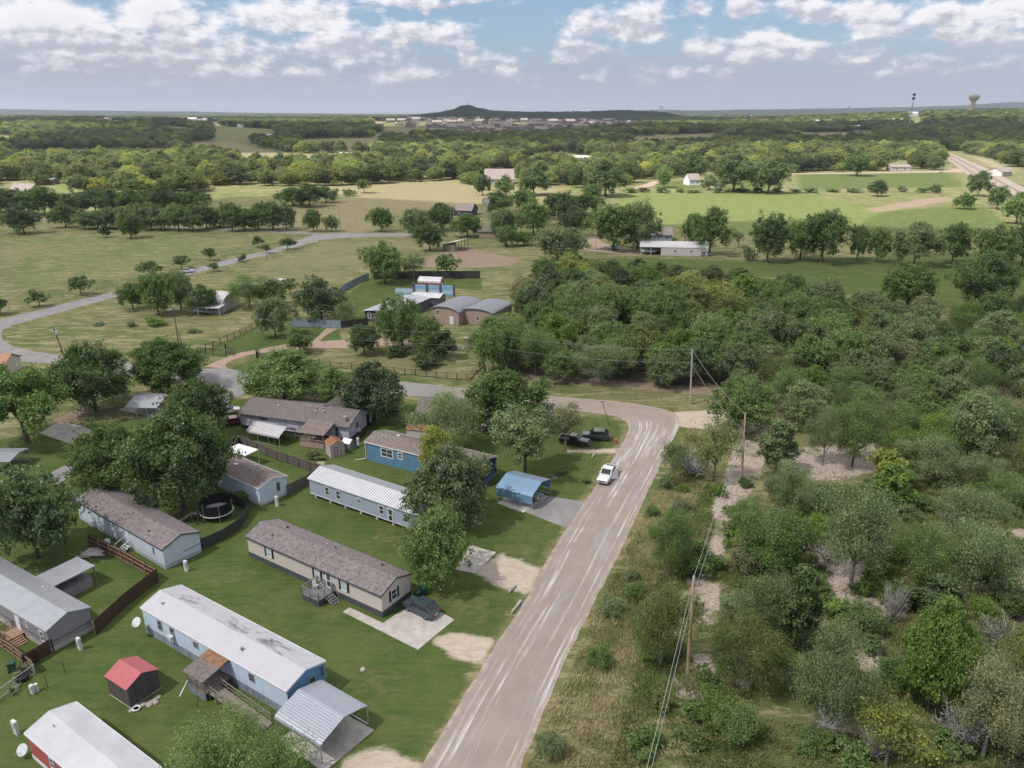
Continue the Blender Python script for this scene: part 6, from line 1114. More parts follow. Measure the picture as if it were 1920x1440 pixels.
n.put(b.inputs['Base Color'], n.mix(n.ramp(n.noise(o, .008, 6, .65), .4, .62), (.018, .031, .017), (.045, .060, .032))); n.put(b.inputs['Normal'], n.bump(n.noise(o, .02, 5, .7), 1, 18))
def crest(px, row, Y): x = (px - 960) / F * (Y * _fw[1] + H * .3); return (x, Y, max(2, H + Y * (HY - row) / F / .89))
ridge('hill', [crest(740, 219, 5200), crest(785, 214, 5200), crest(820, 211, 5200), crest(848, 207, 5200), crest(868, 201, 5200), crest(880, 200, 5200), crest(896, 204, 5200), crest(930, 208.5, 5200), crest(1000, 210, 5200), crest(1090, 209.5, 5200), crest(1170, 207.5, 5200), crest(1230, 210, 5200), crest(1290, 217, 5200)], 620, hm, 1)
ridge('hills', [crest(1120, 213, 11000), crest(1230, 207, 11000), crest(1300, 208, 11000), crest(1420, 206.5, 11000), crest(1560, 205, 11000), crest(1700, 203, 11000), crest(1800, 201, 11000), crest(1900, 196, 11000), crest(2060, 194, 11000)], 2600, hm, 2)
ridge('hills', [crest(-260, 204, 12000), crest(0, 206, 12000), crest(150, 208, 12000), crest(330, 209.5, 12000), crest(520, 212, 12000), crest(760, 214, 12000)], 2600, hm, 3)
# water tower, mast, towers on the hill
def pos(px, Y): return ((px - 960) / F * (Y * _fw[1] + (30 - H) * _fw[2]), Y)
x, y = pos(1819, 3000); t = thing('water_tower', 'tan water tower with a bulb tank above the right woods', 'water tower', (x, y, float(terrain(x, y)))); t.scale = (.82, .82, .80)
MB().lathe([(13, 0), (10.5, 6), (9.5, 14), (9, 40), (10, 50), (13, 56)], 24).build('pedestal', M['sand'], t, True); MB().lathe([(12, 55.5), (19, 62), (22, 68), (22.5, 74), (20, 80), (12, 85), (0.5, 87)], 24).build('tank', M['sand'], t, True)
x, y = pos(1706, 2200); t = thing('antenna_mast', 'tall dark antenna mast with a bushy head above the depot', 'mast', (x, y, float(terrain(x, y)))); MB().lathe([(1.6, 0), (1.2, 40), (.9, 88)], 8).build('pole', M['galvpost'], t); mb = MB()
for z in (74, 84): mb.lathe([(2.6, z), (4.2, z + 2), (4.2, z + 4.5), (2.5, z + 6)], 8)
mb.build('antenna', M['iron'], t)
for px_, lb in ((1237, 'left thin chimney tower of the far pair'), (1241, 'right thin chimney tower of the far pair')): x, y = pos(px_, 9000); t = MB().lathe([(9, 0), (8, 60), (7, 118)], 8).build('tower', M['greytrim'], None, loc=(x, y)); tag(t, lb, 'tower')
x, y = pos(878, 5200); t = MB().lathe([(4, 95), (2.2, 112), (.8, 128)], 6).build('hilltop_tower', M['greytrim'], None, loc=(x, y)); tag(t, 'thin tower on top of the wooded hill', 'tower')
x, y = pos(1590, 9000); t = MB().lathe([(2.5, 0), (2.5, 96), (10, 102), (12, 112), (3, 118)], 8).build('tower', M['greytrim'], None, loc=(x, y)); tag(t, 'tiny far tower left of the antenna mast', 'tower')
# windmill
x, y = G(911, 430); t = thing('windmill', 'farm windpump with a round wheel on a lattice tower', 'windmill', (x, y, 0)); mb = MB()
for sx, sy in ((-1, -1), (1, -1), (1, 1), (-1, 1)): mb.tube((sx * 1.4, sy * 1.4, 0), (sx * .2, sy * .2, 13), .09, .07, 4)
for z in (2.5, 5, 7.5, 10): 
    q = 1.4 - 1.2 * z / 13
    for a, c_ in (((-q, -q), (q, -q)), ((q, -q), (q, q)), ((q, q), (-q, q)), ((-q, q), (-q, -q))): mb.tube((*a, z), (*c_, z), .05, .05, 4)
mb.build('tower', M['galvpost'], t); wh = MB(); hub = Vector((0, -.7, 13.4))
for i in range(18):
    a = 2 * math.pi * i / 18; r0, r1 = .5, 1.9; ca, sa = math.cos(a), math.sin(a); cb, sb = math.cos(a + .26), math.sin(a + .26)
    wh.add([(r0 * ca, -.7, 13.4 + r0 * sa), (r1 * ca, -.75, 13.4 + r1 * sa), (r1 * cb, -.6, 13.4 + r1 * sb), (r0 * cb, -.6, 13.4 + r0 * sb)], [(0, 1, 2, 3)])
wh.tube((0, -.5, 13.4), (0, -.9, 13.4), .2, .2, 8); wh.build('wheel', M['galvpost'], t); MB().box(-.02, .02, 0, 2.2, 12.9, 13.9).build('tail', M['galvpost'], t)
# ================================================================== FENCES
def fence(label, pts, h, mat, post='rail', style='board', rail_side=1, gap=2.4, group=None, cat='fence', name='fence'):
    "pts: photo points of the fence foot"
    P = [Vector((*G(*p), 0)) for p in pts]; o = P[0]; t = thing(name, label, cat, (o.x, o.y, 0), 0, group); Q = [p - o for p in P]; posts = []
    for a, q in zip(Q[:-1], Q[1:]):
        l = (q - a).length; k = max(1, round(l / gap)); d = (q - a).normalized(); nrm = Vector((-d.y, d.x, 0)) * rail_side
        if style in ('board', 'sheet'):
            mb = MB(); e = nrm * .02
            mb.add([(a - e) + Vector((0, 0, .03)), (q - e) + Vector((0, 0, .03)), (q + e) + Vector((0, 0, .03)), (a + e) + Vector((0, 0, .03)), (a - e) + Vector((0, 0, h)), (q - e) + Vector((0, 0, h)), (q + e) + Vector((0, 0, h)), (a + e) + Vector((0, 0, h))],
                   [(0, 3, 2, 1), (4, 5, 6, 7), (0, 1, 5, 4), (1, 2, 6, 5), (2, 3, 7, 6), (3, 0, 4, 7)]); mb.build('panel', M[mat], t)
            if style == 'board':
                mb = MB()
                for z in (.3, h * .55, h - .2): mb.tube(a + nrm * .07 + Vector((0, 0, z)), q + nrm * .07 + Vector((0, 0, z)), .05, .05, 4)
                mb.build('rail', M[post], t)
        elif style == 'rails':
            mb = MB()
            for z in (.45, .8, 1.15, h): mb.tube(a + Vector((0, 0, z)), q + Vector((0, 0, z)), .07, .07, 4)
            mb.build('rail', M[mat], t)
        elif style == 'wire':
            mb = MB()
            for z in (.3, .7, h - .1): mb.tube(a + Vector((0, 0, z)), q + Vector((0, 0, z)), .012, .012, 3)
            mb.build('wire', M['iron'], t)
        else:
            mb = MB(); r_ = .022 if style == 'iron' else .012; cnt = int(l / (.28 if style == 'iron' else .35))
            for i in range(cnt): p = a.lerp(q, (i + .5) / cnt); mb.tube(p, p + Vector((0, 0, h)), r_, r_, 3)
            for z in (.18, h - .08): mb.tube(a + Vector((0, 0, z)), q + Vector((0, 0, z)), .035, .035, 4)
            mb.build('pickets', M[mat], t)
        for i in range(k + (1 if a is Q[-2] else 0)): posts.append((a.lerp(q, i / k) + nrm * (.10 if style == 'board' else 0)))
    for p in posts[:70]: MB().box(p.x - .06, p.x + .06, p.y - .06, p.y + .06, 0, h + (.06 if style != 'board' else -.05)).build('post', M[post], t)
    return t
fence('brown picket fence with pale rails turning round the back yard of the grey home', [(168, 1022), (230, 1052), (298, 1090), (240, 1135), (181, 1190)], 1.85, 'brownfence', 'rail', rail_side=-1)
fence('short brown picket fence piece from the grey home corner to the yucca', [(100, 1222), (72, 1240), (46, 1254)], 1.7, 'brownfence', 'brownfence', rail_side=1)
fence('brown picket fence running left from the yucca to the frame edge', [(66, 1262), (30, 1232), (-10, 1206)], 1.6, 'brownfence', 'rail', rail_side=1)
fence('pale chain link fence sloping to the left frame edge below the yucca', [(66, 1264), (30, 1290), (-14, 1322)], 1.2, 'galvpost', 'galvpost', 'chain')
fence('dark board fence curving round the trampoline yard', [(380, 1030), (420, 1012), (450, 992), (466, 968), (462, 955), (430, 940)], 1.6, 'darkfence', 'darkfence', rail_side=1)
fence('grey board fence around the bright small lawn', [(440, 848), (448, 832), (520, 862), (605, 890), (572, 912), (541, 928)], 1.7, 'greyfence', 'greyfence', rail_side=-1)
fence('grey board fence running left from the lawn to the shade tree', [(380, 862), (412, 848), (448, 832)], 1.6, 'greyfence', 'greyfence', rail_side=1)
fence('low red brown panel fence beside the lavender house', [(656, 838), (672, 828), (686, 812)], 1.2, 'brownfence', 'rail')
EF = 'black iron estate fences'
fence('long black iron fence along the estate verge', [(484, 672), (520, 680), (600, 688), (700, 697), (800, 707), (876, 714)], 1.5, 'iron', 'iron', 'iron', gap=2.6, group=EF)
fence('black iron fence rising to the grey green estate oak', [(372, 662), (400, 652), (440, 634), (482, 614)], 1.6, 'iron', 'iron', 'iron', gap=2.6, group=EF)
fence('short black iron fence ending at the estate gate', [(372, 662), (400, 666), (424, 668)], 1.6, 'iron', 'iron', 'iron', gap=2.6, group=EF)
fence('weathered rail fence corner by the thin pole', [(876, 714), (892, 696), (906, 686)], 1.5, 'rail', 'rail', 'rails'); fence('wire fence at the oak wood edge above the upper road', [(880, 716), (960, 722), (1100, 738), (1240, 752), (1300, 758)], 1.2, 'iron', 'oldwood', 'wire', gap=5)
g_ = thing('estate_gate', 'open black iron gate leaf at the estate drive', 'gate', (*G(424, 662), 0), R(-38)); mb = MB()
for i in range(14): mb.tube((i * .3, 0, .1), (i * .3, 0, 1.7 + .3 * math.sin(i / 13 * math.pi)), .022, .022, 4)
for z in (.15, 1.6): mb.tube((0, 0, z), (4, 0, z), .04, .04, 4)
mb.build('leaf', M['iron'], g_); MB().box(-.12, .12, -.12, .12, 0, 2.2).build('post', M['iron'], g_); MB().box(-.1, .5, -.5, -.1, 0, 1.0).build('motor_box', M['greytrim'], g_)
g_ = thing('estate_gate', 'folded black iron gate leaf right of the estate drive', 'gate', (*G(482, 672), 0), R(95)); mb = MB()
for i in range(12): mb.tube((i * .3, 0, .1), (i * .3, 0, 1.7), .022, .022, 4)
for z in (.15, 1.6): mb.tube((0, 0, z), (3.4, 0, z), .04, .04, 4)
mb.build('leaf', M['iron'], g_); MB().box(-.12, .12, -.12, .12, 0, 2.2).build('post', M['iron'], g_)
fence('blue grey sheet metal fence before the dark spreading tree', [(548, 612), (600, 614), (640, 616)], 2.2, 'bluefence', 'bluefence', 'sheet'); fence('blue grey sheet metal fence along the straw field', [(640, 548), (665, 534), (692, 522)], 2.0, 'bluefence', 'bluefence', 'sheet')
fence('dark green sheet fence at the back of the estate lawn', [(700, 524), (780, 522), (900, 522)], 2.6, 'darkfence', 'darkfence', 'sheet'); fence('green sheet fence beside the slate walled annexe', [(640, 616), (690, 610)], 2.0, 'darkfence', 'darkfence', 'sheet')
fence('wire fence with wooden posts on the far side of the lane', [(-20, 590), (120, 558), (240, 532), (340, 506), (440, 480), (530, 452), (580, 441)], 1.2, 'iron', 'oldwood', 'wire', gap=5.5); fence('wire fence with wooden posts on the near side of the lane', [(370, 522), (460, 494), (540, 476), (610, 452)], 1.2, 'iron', 'oldwood', 'wire', gap=5.5)
# ================================================================== POLES AND WIRES
POLES = {}
def pole(key, px, pt, label, mat, r0=.17, arm=None, lean=(0, 0), trans=False, metal=False):
    x, y = G(*px); h = zat(y, pt); t = thing('utility_pole', label, 'utility pole', (x, y, 0)); MB().tube((0, 0, -.2), (lean[0], lean[1], h), r0, r0 * .7, 10).build('shaft', M[mat], t); POLES[key] = Vector((x + lean[0], y + lean[1], h)); a = 0
    if arm is not None:
        c, s = math.cos(arm), math.sin(arm); MB().tube((lean[0] - c * 1.25, lean[1] - s * 1.25, h - .35), (lean[0] + c * 1.25, lean[1] + s * 1.25, h - .35), .08, .08, 4).build('crossarm', M['porcelain'], t)
        for k in (-1.15, -.6, .6, 1.15): MB().lathe([(.05, 0), (.08, .12), (.04, .25)], 6, (lean[0] + c * k, lean[1] + s * k, h - .27)).build('insulator', M['porcelain'], t)
    else:
        MB().lathe([(.06, 0), (.1, .1), (.1, .2), (.04, .32)], 8, (lean[0], lean[1], h)).build('insulator', M['porcelain'], t); MB().tube((lean[0], lean[1] - .05, h - 2.4), (lean[0] + .25, lean[1] - .2, h - 2.4), .05, .05, 4).build('bracket', M['galvpost'], t)
    if trans: MB().lathe([(.26, 0), (.28, .1), (.28, .9), (.1, 1.0)], 10, (lean[0] + .45, lean[1], h - 1.7)).build('transformer', M['porcelain'], t)
    return t
pole('a', (1289, 1262), 1084, 'nearest tan utility pole standing in straw grass', 'polewood', .19, lean=(-.25, 0)); pole('b', (1390, 907), 780, 'reddish brown utility pole beside the gravel strip', 'polewood', .18, lean=(-.55, 0)); pole('c', (1294, 758), 658, 'tall pale utility pole at the road bend', 'polegrey', .19, lean=(-.45, 0))
pole('d', (916, 716), 628, 'thin grey utility pole by the upper road', 'polegrey', .15, lean=(-.5, 0)); pole('e', (338, 664), 578, 'dark utility pole with a white crossarm in the lane meadow', 'poleold', .17, arm=.35); pole('f', (122, 672), 614, 'dark utility pole with a transformer by the lane curve', 'poleold', .17, arm=1.2, trans=True, lean=(-1.2, 0))
x, y = G(345, 664); MBs = MB().tube((0, 0, 0), (-.4, 0, 5.5), .12, .1, 8).build('pole_stub', M['poleold'], None, loc=(x, y)); tag(MBs, 'short dark stub pole leaning against the meadow pole', 'pole')
x, y = G(411, 640); tag(MB().tube((0, 0, 0), (-.4, 0, 6.5), .06, .04, 6).build('flag_pole', M['galvpost'], None, loc=(x, y)), 'thin bare metal pole inside the estate fence', 'pole')
for px_, pt, lb in (((912, 434), 370, 'pole with a pale stripe beside the windmill'), ((638, 433), 390, 'thin field pole before the brown field'), ((846, 436), 386, 'pale pole between the trees at the mauve roof'), ((502, 400), 384, 'short pole stub at the field corner'), ((1043, 440), 395, 'thin pole at the far driveway'), ((1116, 478), 430, 'thin dark pole on the far pink drive'), ((152, 455), 438, 'dead tree stump post in the left meadow'), ((963, 410), 378, 'pale crossarm pole behind the windmill trees'), ((1780, 318), 296, 'crossing signal post at the railway'), ((1846, 322), 302, 'second signal post at the railway crossing')):
    x, y = G(*px_); h = zat(y, pt); t = thing('utility_pole', lb, 'pole', (x, y, 0)); MB().tube((0, 0, 0), (0, 0, h), .16, .12, 6).build('shaft', M['polegrey'], t); MB().tube((-1.1, 0, h - .5), (1.1, 0, h - .5), .07, .07, 4).build('crossarm', M['polegrey'], t)
x, y = G(1142, 798); sl_ = thing('street_lamp', 'small leaning street lamp on the corner lawn', 'street lamp', (x, y, 0)); MB().tube((0, 0, 0), (-1.35, .3, 4.6), .07, .06, 6).build('shaft', M['poleold'], sl_); MB().box(-1.75, -1.0, .2, .45, 4.55, 4.75).build('lamp', M['greytrim'], sl_)
def wire(label, a, q, sag, r=.026):
    pts = []; 
    for i in range(25): t = i / 24; p = a.lerp(q, t); pts.append((p.x, p.y, p.z - sag * 4 * t * (1 - t)))
    o = pts[0]; mb = MB(); mb.path([(p[0] - o[0], p[1] - o[1], p[2] - o[2]) for p in pts], r, 4); tag(mb.build('power_line', M['wire'], None, loc=o), label, 'power line', 'power lines')
def up(v, d): return v + Vector((0, 0, d))
PN = {'a': 'nearest tan pole', 'b': 'brown pole', 'c': 'bend pole', 'd': 'thin grey pole', 'e': 'crossarm pole', 'f': 'transformer pole'}
for a, q in (('e', 'd'), ('d', 'c'), ('c', 'b'), ('b', 'a')):
    wire(f'upper power line from the {PN[a]} to the {PN[q]}', up(POLES[a], .25), up(POLES[q], .25), .8 if a != 'e' else 1.2); wire(f'lower power line from the {PN[a]} to the {PN[q]}', up(POLES[a], -2.4), up(POLES[q], -2.4), .9 if a != 'e' else 1.3)
nxt = Vector((4.5, 28, 11)); wire('upper power line from the nearest tan pole out of the frame', up(POLES['a'], .25), nxt, .6); wire('lower power line from the nearest tan pole out of the frame', up(POLES['a'], -2.4), up(nxt, -2.6), .6)
wire('power line between the crossarm pole and the transformer pole', up(POLES['e'], -.1), up(POLES['f'], -.1), .9)
# ================================================================== VEHICLES
def ring(x, w0, z0, z1, wt=None, cr=.06):
    wt = w0 * .94 if wt is None else wt
    return [(x, -w0 * .9, z0), (x, -w0, z0 + cr * 1.5), (x, -w0, z0 + (z1 - z0) * .6), (x, -wt, z1), (x, -wt * .5, z1 + .03), (x, wt * .5, z1 + .03), (x, wt, z1), (x, w0, z0 + (z1 - z0) * .6), (x, w0, z0 + cr * 1.5), (x, w0 * .9, z0)]
def loft(rings):
    mb = MB(); n_ = len(rings[0]); vs = [p for r_ in rings for p in r_]; fs = [(k * n_ + i, k * n_ + (i + 1) % n_, (k + 1) * n_ + (i + 1) % n_, (k + 1) * n_ + i) for k in range(len(rings) - 1) for i in range(n_)]
    fs += [tuple(range(n_))[::-1], tuple(range((len(rings) - 1) * n_, len(rings) * n_))]; return mb.add(vs, fs)
def vehicle(label, x, y, rot, paint_, kind='suv', s=1.0, cat='car', open_door=False):
    t = thing('parked_car' if kind != 'pickup' else 'pickup_truck', label, cat if kind != 'pickup' else 'pickup truck', (x, y, .03), rot); t.scale = (s, s, s); P_ = carpaint('car_paint', paint_)
    if kind == 'pickup':
        body = loft([ring(2.85, .78, .5, .82), ring(2.72, .9, .38, .98), ring(1.6, .95, .36, 1.10), ring(1.0, .96, .36, 1.14), ring(-.78, .96, .36, 1.14), ring(-.8, .96, .36, .72), ring(-2.6, .96, .36, .72), ring(-2.75, .92, .5, .72)]).build('body', P_, t)
        mb = MB(); mb.box(-2.72, -.82, -.96, -.86, .74, 1.16); mb.box(-2.72, -.82, .86, .96, .74, 1.16); mb.box(-2.76, -2.66, -.85, .85, .74, 1.16); mb.build('bed_side', P_, body); MB().box(-2.65, -.83, -.855, .855, .755, .79).build('bed_liner', M['rubber'], t)
        cab = [(1.15, 1.13), (.45, 1.78), (-.55, 1.80), (-.78, 1.16)]; hw = .86; wb = (1.85, -1.75); wr = .38; LL = 2.85; RR = -2.78
    elif kind == 'suv':
        body = loft([ring(2.25, .72, .48, .78), ring(2.1, .88, .32, .95), ring(1.2, .93, .28, 1.04), ring(.9, .94, .28, 1.06), ring(-1.8, .94, .28, 1.10), ring(-2.15, .9, .32, 1.08), ring(-2.25, .8, .45, .95)]).build('body', P_, t)
        cab = [(1.05, 1.06), (.35, 1.60), (-1.35, 1.66), (-2.1, 1.10)]; hw = .82; wb = (1.4, -1.35); wr = .36; LL = 2.25; RR = -2.27
    else:
        body = loft([ring(2.3, .72, .42, .66), ring(2.15, .86, .28, .82), ring(1.2, .9, .25, .92), ring(-1.5, .9, .25, .95), ring(-2.1, .86, .3, .94), ring(-2.3, .76, .4, .82)]).build('body', P_, t)
        cab = [(1.1, .92), (.3, 1.40), (-1.0, 1.42), (-1.8, .95)]; hw = .8; wb = (1.4, -1.35); wr = .33; LL = 2.3; RR = -2.32
    (x0, z0), (x1, z1), (x2, z2), (x3, z3) = cab
    MB().prism([(x0, z0), (x1, z1), (x2, z2), (x3, z3)], -hw * .92, hw * .92, 'y').build('window_band', M['glass'], t)
    mb = MB(); mb.prism([(x1 + .06, z1 - .02), (x1 + .02, z1 + .05), (x2 - .05, z2 + .05), (x2 - .08, z2 - .02)], -hw * .90, hw * .90, 'y')
    rf = mb.build('roof', P_, t); mb = MB()
    for sy in (-1, 1):
        yy = sy * hw * .93
        for a, q in (((x0, z0), (x1, z1)), ((x3, z3), (x2, z2)), (((x0 + x3) / 2 + .05, z0), ((x1 + x2) / 2, z1)), ((x1, z1), (x2, z2))): mb.tube((a[0], yy, a[1]), (q[0], yy, q[1]), .05, .05, 4)
    mb.build('pillars', P_, rf)
    for sy in (-1, 1):
        for wx in wb:
            y0 = sy * .80; W_ = thing_part = MB(); prof = [(wr * .6, -.11), (wr * .95, -.11), (wr, -.07), (wr, .07), (wr * .95, .11), (wr * .6, .11)]; vs = []; fs = []; n_ = 18
            for r_, o_ in prof:
                for i in range(n_): a = 2 * math.pi * i / n_; vs.append((wx + r_ * math.cos(a), y0 + o_, wr + r_ * math.sin(a)))
            for k in range(len(prof) - 1):
                for i in range(n_): fs.append((k * n_ + i, k * n_ + (i + 1) % n_, (k + 1) * n_ + (i + 1) % n_, (k + 1) * n_ + i))
            wh = MB().add(vs, fs).build('wheel', M['rubber'], t); MB().tube((wx, y0 - .09, wr), (wx, y0 + .09, wr), wr * .62, wr * .62, 12).build('rim', M['rim'], wh)
        MB().box(LL - .16, LL + .005 - .02, sy * .62 - .15, sy * .62 + .15, .70 if kind != 'sedan' else .58, .86 if kind != 'sedan' else .72).build('headlight', M['lamp'], t); MB().box(RR - .01, RR + .1, sy * .72 - .1, sy * .72 + .1, .75, 1.0).build('taillight', M['redlamp'], t)
        if not (open_door and sy == 1): MB().box(x0 - .3, x0 - .12, sy * (hw + .12) - .09, sy * (hw + .12) + .09, z0 + .0, z0 + .15).build('mirror', P_, t)
    MB().box(RR - .04, RR, -.26, .26, .6, .74).build('number_plate', M['white'], t); MB().box(LL - .05, LL + .06, -.8, .8, .42, .58).build('bumper', M['greytrim'] if kind == 'pickup' else P_, t); MB().box(LL - .06, LL + .03, -.45, .45, .66, .82).build('grille', M['black'], t)
    if open_door:
        d = MB().prism([(.95, .45), (.95, 1.12), (.45, 1.7), (-.1, 1.72), (-.1, .45)], -.03, .03, 'y').build('open_door', P_, t); d.location = (.95, .93, 0); d.rotation_euler = (0, 0, R(0)); d.data.transform(__import__('mathutils').Matrix.Translation((-.95, 0, 0))); d.rotation_euler = (0, 0, R(-52))
    return t
def by_wheels(f, r_, half=.9, side=1):
    "near side wheel contact points -> centre and heading; side=+1 when the seen side is the left one"
    a, q = Vector(G(*f)), Vector(G(*r_)); d = (a - q).normalized(); nrm = Vector((-d.y, d.x)) * (-side); c = (a + q) / 2 + nrm * half
    return c.x, c.y, math.atan2(d.y, d.x)
x, y, r_ = by_wheels((763, 1147), (798, 1164), .9, 1); vehicle('dark blue grey crossover parked on the concrete slab of the tan home', x, y, r_, (.055, .075, .09))
x, y, r_ = by_wheels((1140, 911), (1158, 886), .9, 1); vehicle('white pickup truck with its driver door open on the road edge', x, y, r_, (.62, .63, .65), 'pickup', open_door=True)
x, y, r_ = by_wheels((1102, 826), (1131, 828), .9, 1); vehicle('dark grey boxy off roader parked on the corner lawn', x, y, r_, (.045, .05, .06), 'suv', 1.08)
x, y, r_ = by_wheels((1088, 838), (1060, 834), .9, -1); vehicle('black pickup truck under the thin pale tree', x, y, r_, (.012, .013, .015), 'pickup', .95)
x, y = G(1002, 938); vehicle('silver car under the bright blue carport', x - 1, y + 1, R(-31), (.38, .40, .42), 'sedan'); x, y = G(442, 795); vehicle('dark red car behind the fence left of the lavender house', x, y, R(25), (.14, .012, .015), 'sedan')
x, y = G(424, 790); vehicle('pale car behind the dark red car', x - 1, y + 4, R(20), (.5, .45, .45), 'sedan')
for lb, px_, py_, rt, c_, kd in (('white crossover beside the windmill', 922, 430, 10, (.6, .6, .6), 'suv'), ('white car on the far pink drive', 1148, 467, 172, (.6, .61, .62), 'suv'), ('white van like car on the lane behind the tree clump', 352, 511, 12, (.6, .6, .62), 'suv'), ('white pickup behind the hedgerow at the left', 152, 414, 0, (.6, .6, .6), 'pickup'),
                              ('dark blue car on the far driveway by the bright round tree', 1008, 449, 160, (.03, .05, .12), 'suv'), ('silver car parked at the right end of the pale barn', 1322, 480, 20, (.36, .39, .45), 'suv'), ('dark car squeezed between the pale barn and the silver car', 1311, 476, 80, (.06, .07, .09), 'sedan'), ('white car waiting on the lane before the railway', 1764, 323, 5, (.62, .62, .62), 'sedan')):
    x, y = G(px_, py_); vehicle(lb, x, y, R(rt), c_, kd)
# ================================================================== YARD THINGS
def bin_(label, px_, py_, rot):
    x, y = G(px_, py_); t = thing('wheeled_bin', label, 'bin', (x, y, 0), R(rot)); MB().prism([(-.26, .08), (.26, .08), (.32, .98), (-.32, .98)], -.3, .3, 'y').build('body', M['green'], t); MB().prism([(-.36, .985), (.36, .985), (.33, 1.06), (-.33, 1.1)], -.33, .33, 'y').build('lid', M['green'], t)
    for sy in (-.3, .3): MB().tube((-.25, sy - .04, .12), (-.25, sy + .04, .12), .12, .12, 10).build('wheel', M['rubber'], t)
bin_('green wheeled bin beside the tan home, nearer the crossover', 783, 1122, -60); bin_('green wheeled bin beside the tan home, farther from the crossover', 795, 1115, -55); bin_('green wheeled bin inside the yucca corner', 24, 1258, 20)
def pedestal(label, px_, py_, h=1.35, w_=.36, round_=False):
    x, y = G(px_, py_); t = thing('utility_box', label, 'utility box', (x, y, 0), R(-30)); (MB().lathe([(w_ * .5, 0), (w_ * .5, h * .9), (w_ * .3, h)], 10) if round_ else MB().box(-w_ / 2, w_ / 2, -.14, .14, 0, h)).build('cabinet', M['plastic'], t); MB().box(-w_ * .35, w_ * .35, -.2, -.145, h * .55, h * .9).build('meter', M['porcelain'], t)
for lb, a, q, h, w_ in (('pale meter box on the lawn below the pale grey white home', 350, 1071, 1.5, .5), ('pale meter box by the corner of the grey metal roofed home', 151, 1218, 1.5, .5), ('left of two small meter boxes below the yucca', 62, 1300, 1.0, .4), ('right of two small meter boxes below the yucca', 70, 1296, .9, .3), ('white meter cabinet with legs near the red home', 32, 1376, 1.5, .6), ('white meter box at the corner of the small sky blue home', 520, 949, 1.6, .5), ('white meter box beside the lavender house wall', 672, 836, 1.5, .4), ('white meter box behind the old brown house', 774, 790, 1.6, .5)): pedestal(lb, a, q, h, w_)
def dish(label, px_, py_, hp, rot):
    x, y = G(px_, py_); t = thing('satellite_dish', label, 'satellite dish', (x, y, 0), R(rot)); MB().tube((0, 0, 0), (0, 0, hp), .05, .05, 6).build('mast', M['galvpost'], t)
    d = MB().lathe([(.04, -.1), (.3, -.06), (.52, .04), (.54, .06)], 16).build('reflector', M['porcelain'], t); d.location = (0, 0, hp + .15); d.rotation_euler = (R(48), 0, 0); a = MB().tube((0, -.1, hp - .1), (0, -.75, hp + .35), .03, .03, 4).build('feed_arm', M['galvpost'], t)
dish('satellite dish on a pole at the far corner of the pale blue home', 262, 1196, 1.9, -20); dish('satellite dish beside the red home at the left frame edge', 46, 1420, .7, -15); dish('satellite dish on the wall side of the pale grey white home', 203, 1030, .9, -10)
# trampoline
x, y = G(408, 968); t = thing('trampoline', 'round black trampoline with net and pale rim in the fenced yard', 'trampoline', (x, y, 0)); MB().lathe([(2.15, .9), (2.3, .93), (2.3, 1.0), (2.15, 1.02)], 28).build('rim', M['porcelain'], t); MB().lathe([(.01, .88), (2.14, .88), (2.14, .9), (.01, .91)], 28).build('mat', M['trampmat'], t); MB().lathe([(2.18, 1.0), (2.2, 2.6), (2.16, 2.6), (2.14, 1.0)], 28).build('net', M['trampmat'], t)
for i in range(6): a = i * math.pi / 3; MB().tube((2.25 * math.cos(a), 2.25 * math.sin(a), 0), (2.25 * math.cos(a), 2.25 * math.sin(a), 2.75), .04, .04, 6).build('leg', M['galvpost'], t)
x, y = G(372, 974); t = thing('play_slide', 'small grey play slide beside the trampoline', 'slide', (x, y, 0), R(200)); MB().prism([(0, 1.0), (.9, 1.0), (2.4, .1), (2.4, .2), (.95, 1.12), (0, 1.12)], -.28, .28, 'y').build('chute', M['greytrim'], t)
for a in (.05, .8):
    for b_ in (-.3, .3): MB().box(a - .04, a + .04, b_ - .04, b_ + .04, 0, 1.5).build('post', M['oldwood'], t)
x, y = G(268, 948); t = thing('wooden_deck', 'small dark back deck with pale rails behind the pale grey white home', 'deck', (x, y, 0), R(-36)); MB().box(-1.6, 1.8, -1.2, 1.4, .3, .4).build('floor', M['darkfence'], t); mb = MB(); railing(mb, [(-1.6, -1.2), (-1.6, 1.4), (1.8, 1.4), (1.8, -1.2)], .4, 1.3, 1.3); mb.build('railing', M['deckpost'], t)
c = thing('deck_chair', 'faded red chair on the small dark back deck', 'chair', (x, y, .4), R(-60)); MB().box(-.3, .3, -.3, .3, .4, .46).build('seat', M['redwall'], c); MB().box(-.3, -.24, -.3, .3, .46, 1.1).build('backrest', M['redwall'], c)
for a in (-.26, .26):
    for b_ in (-.26, .26): MB().box(a - .03, a + .03, b_ - .03, b_ + .03, 0, .4).build('leg', M['redwall'], c)
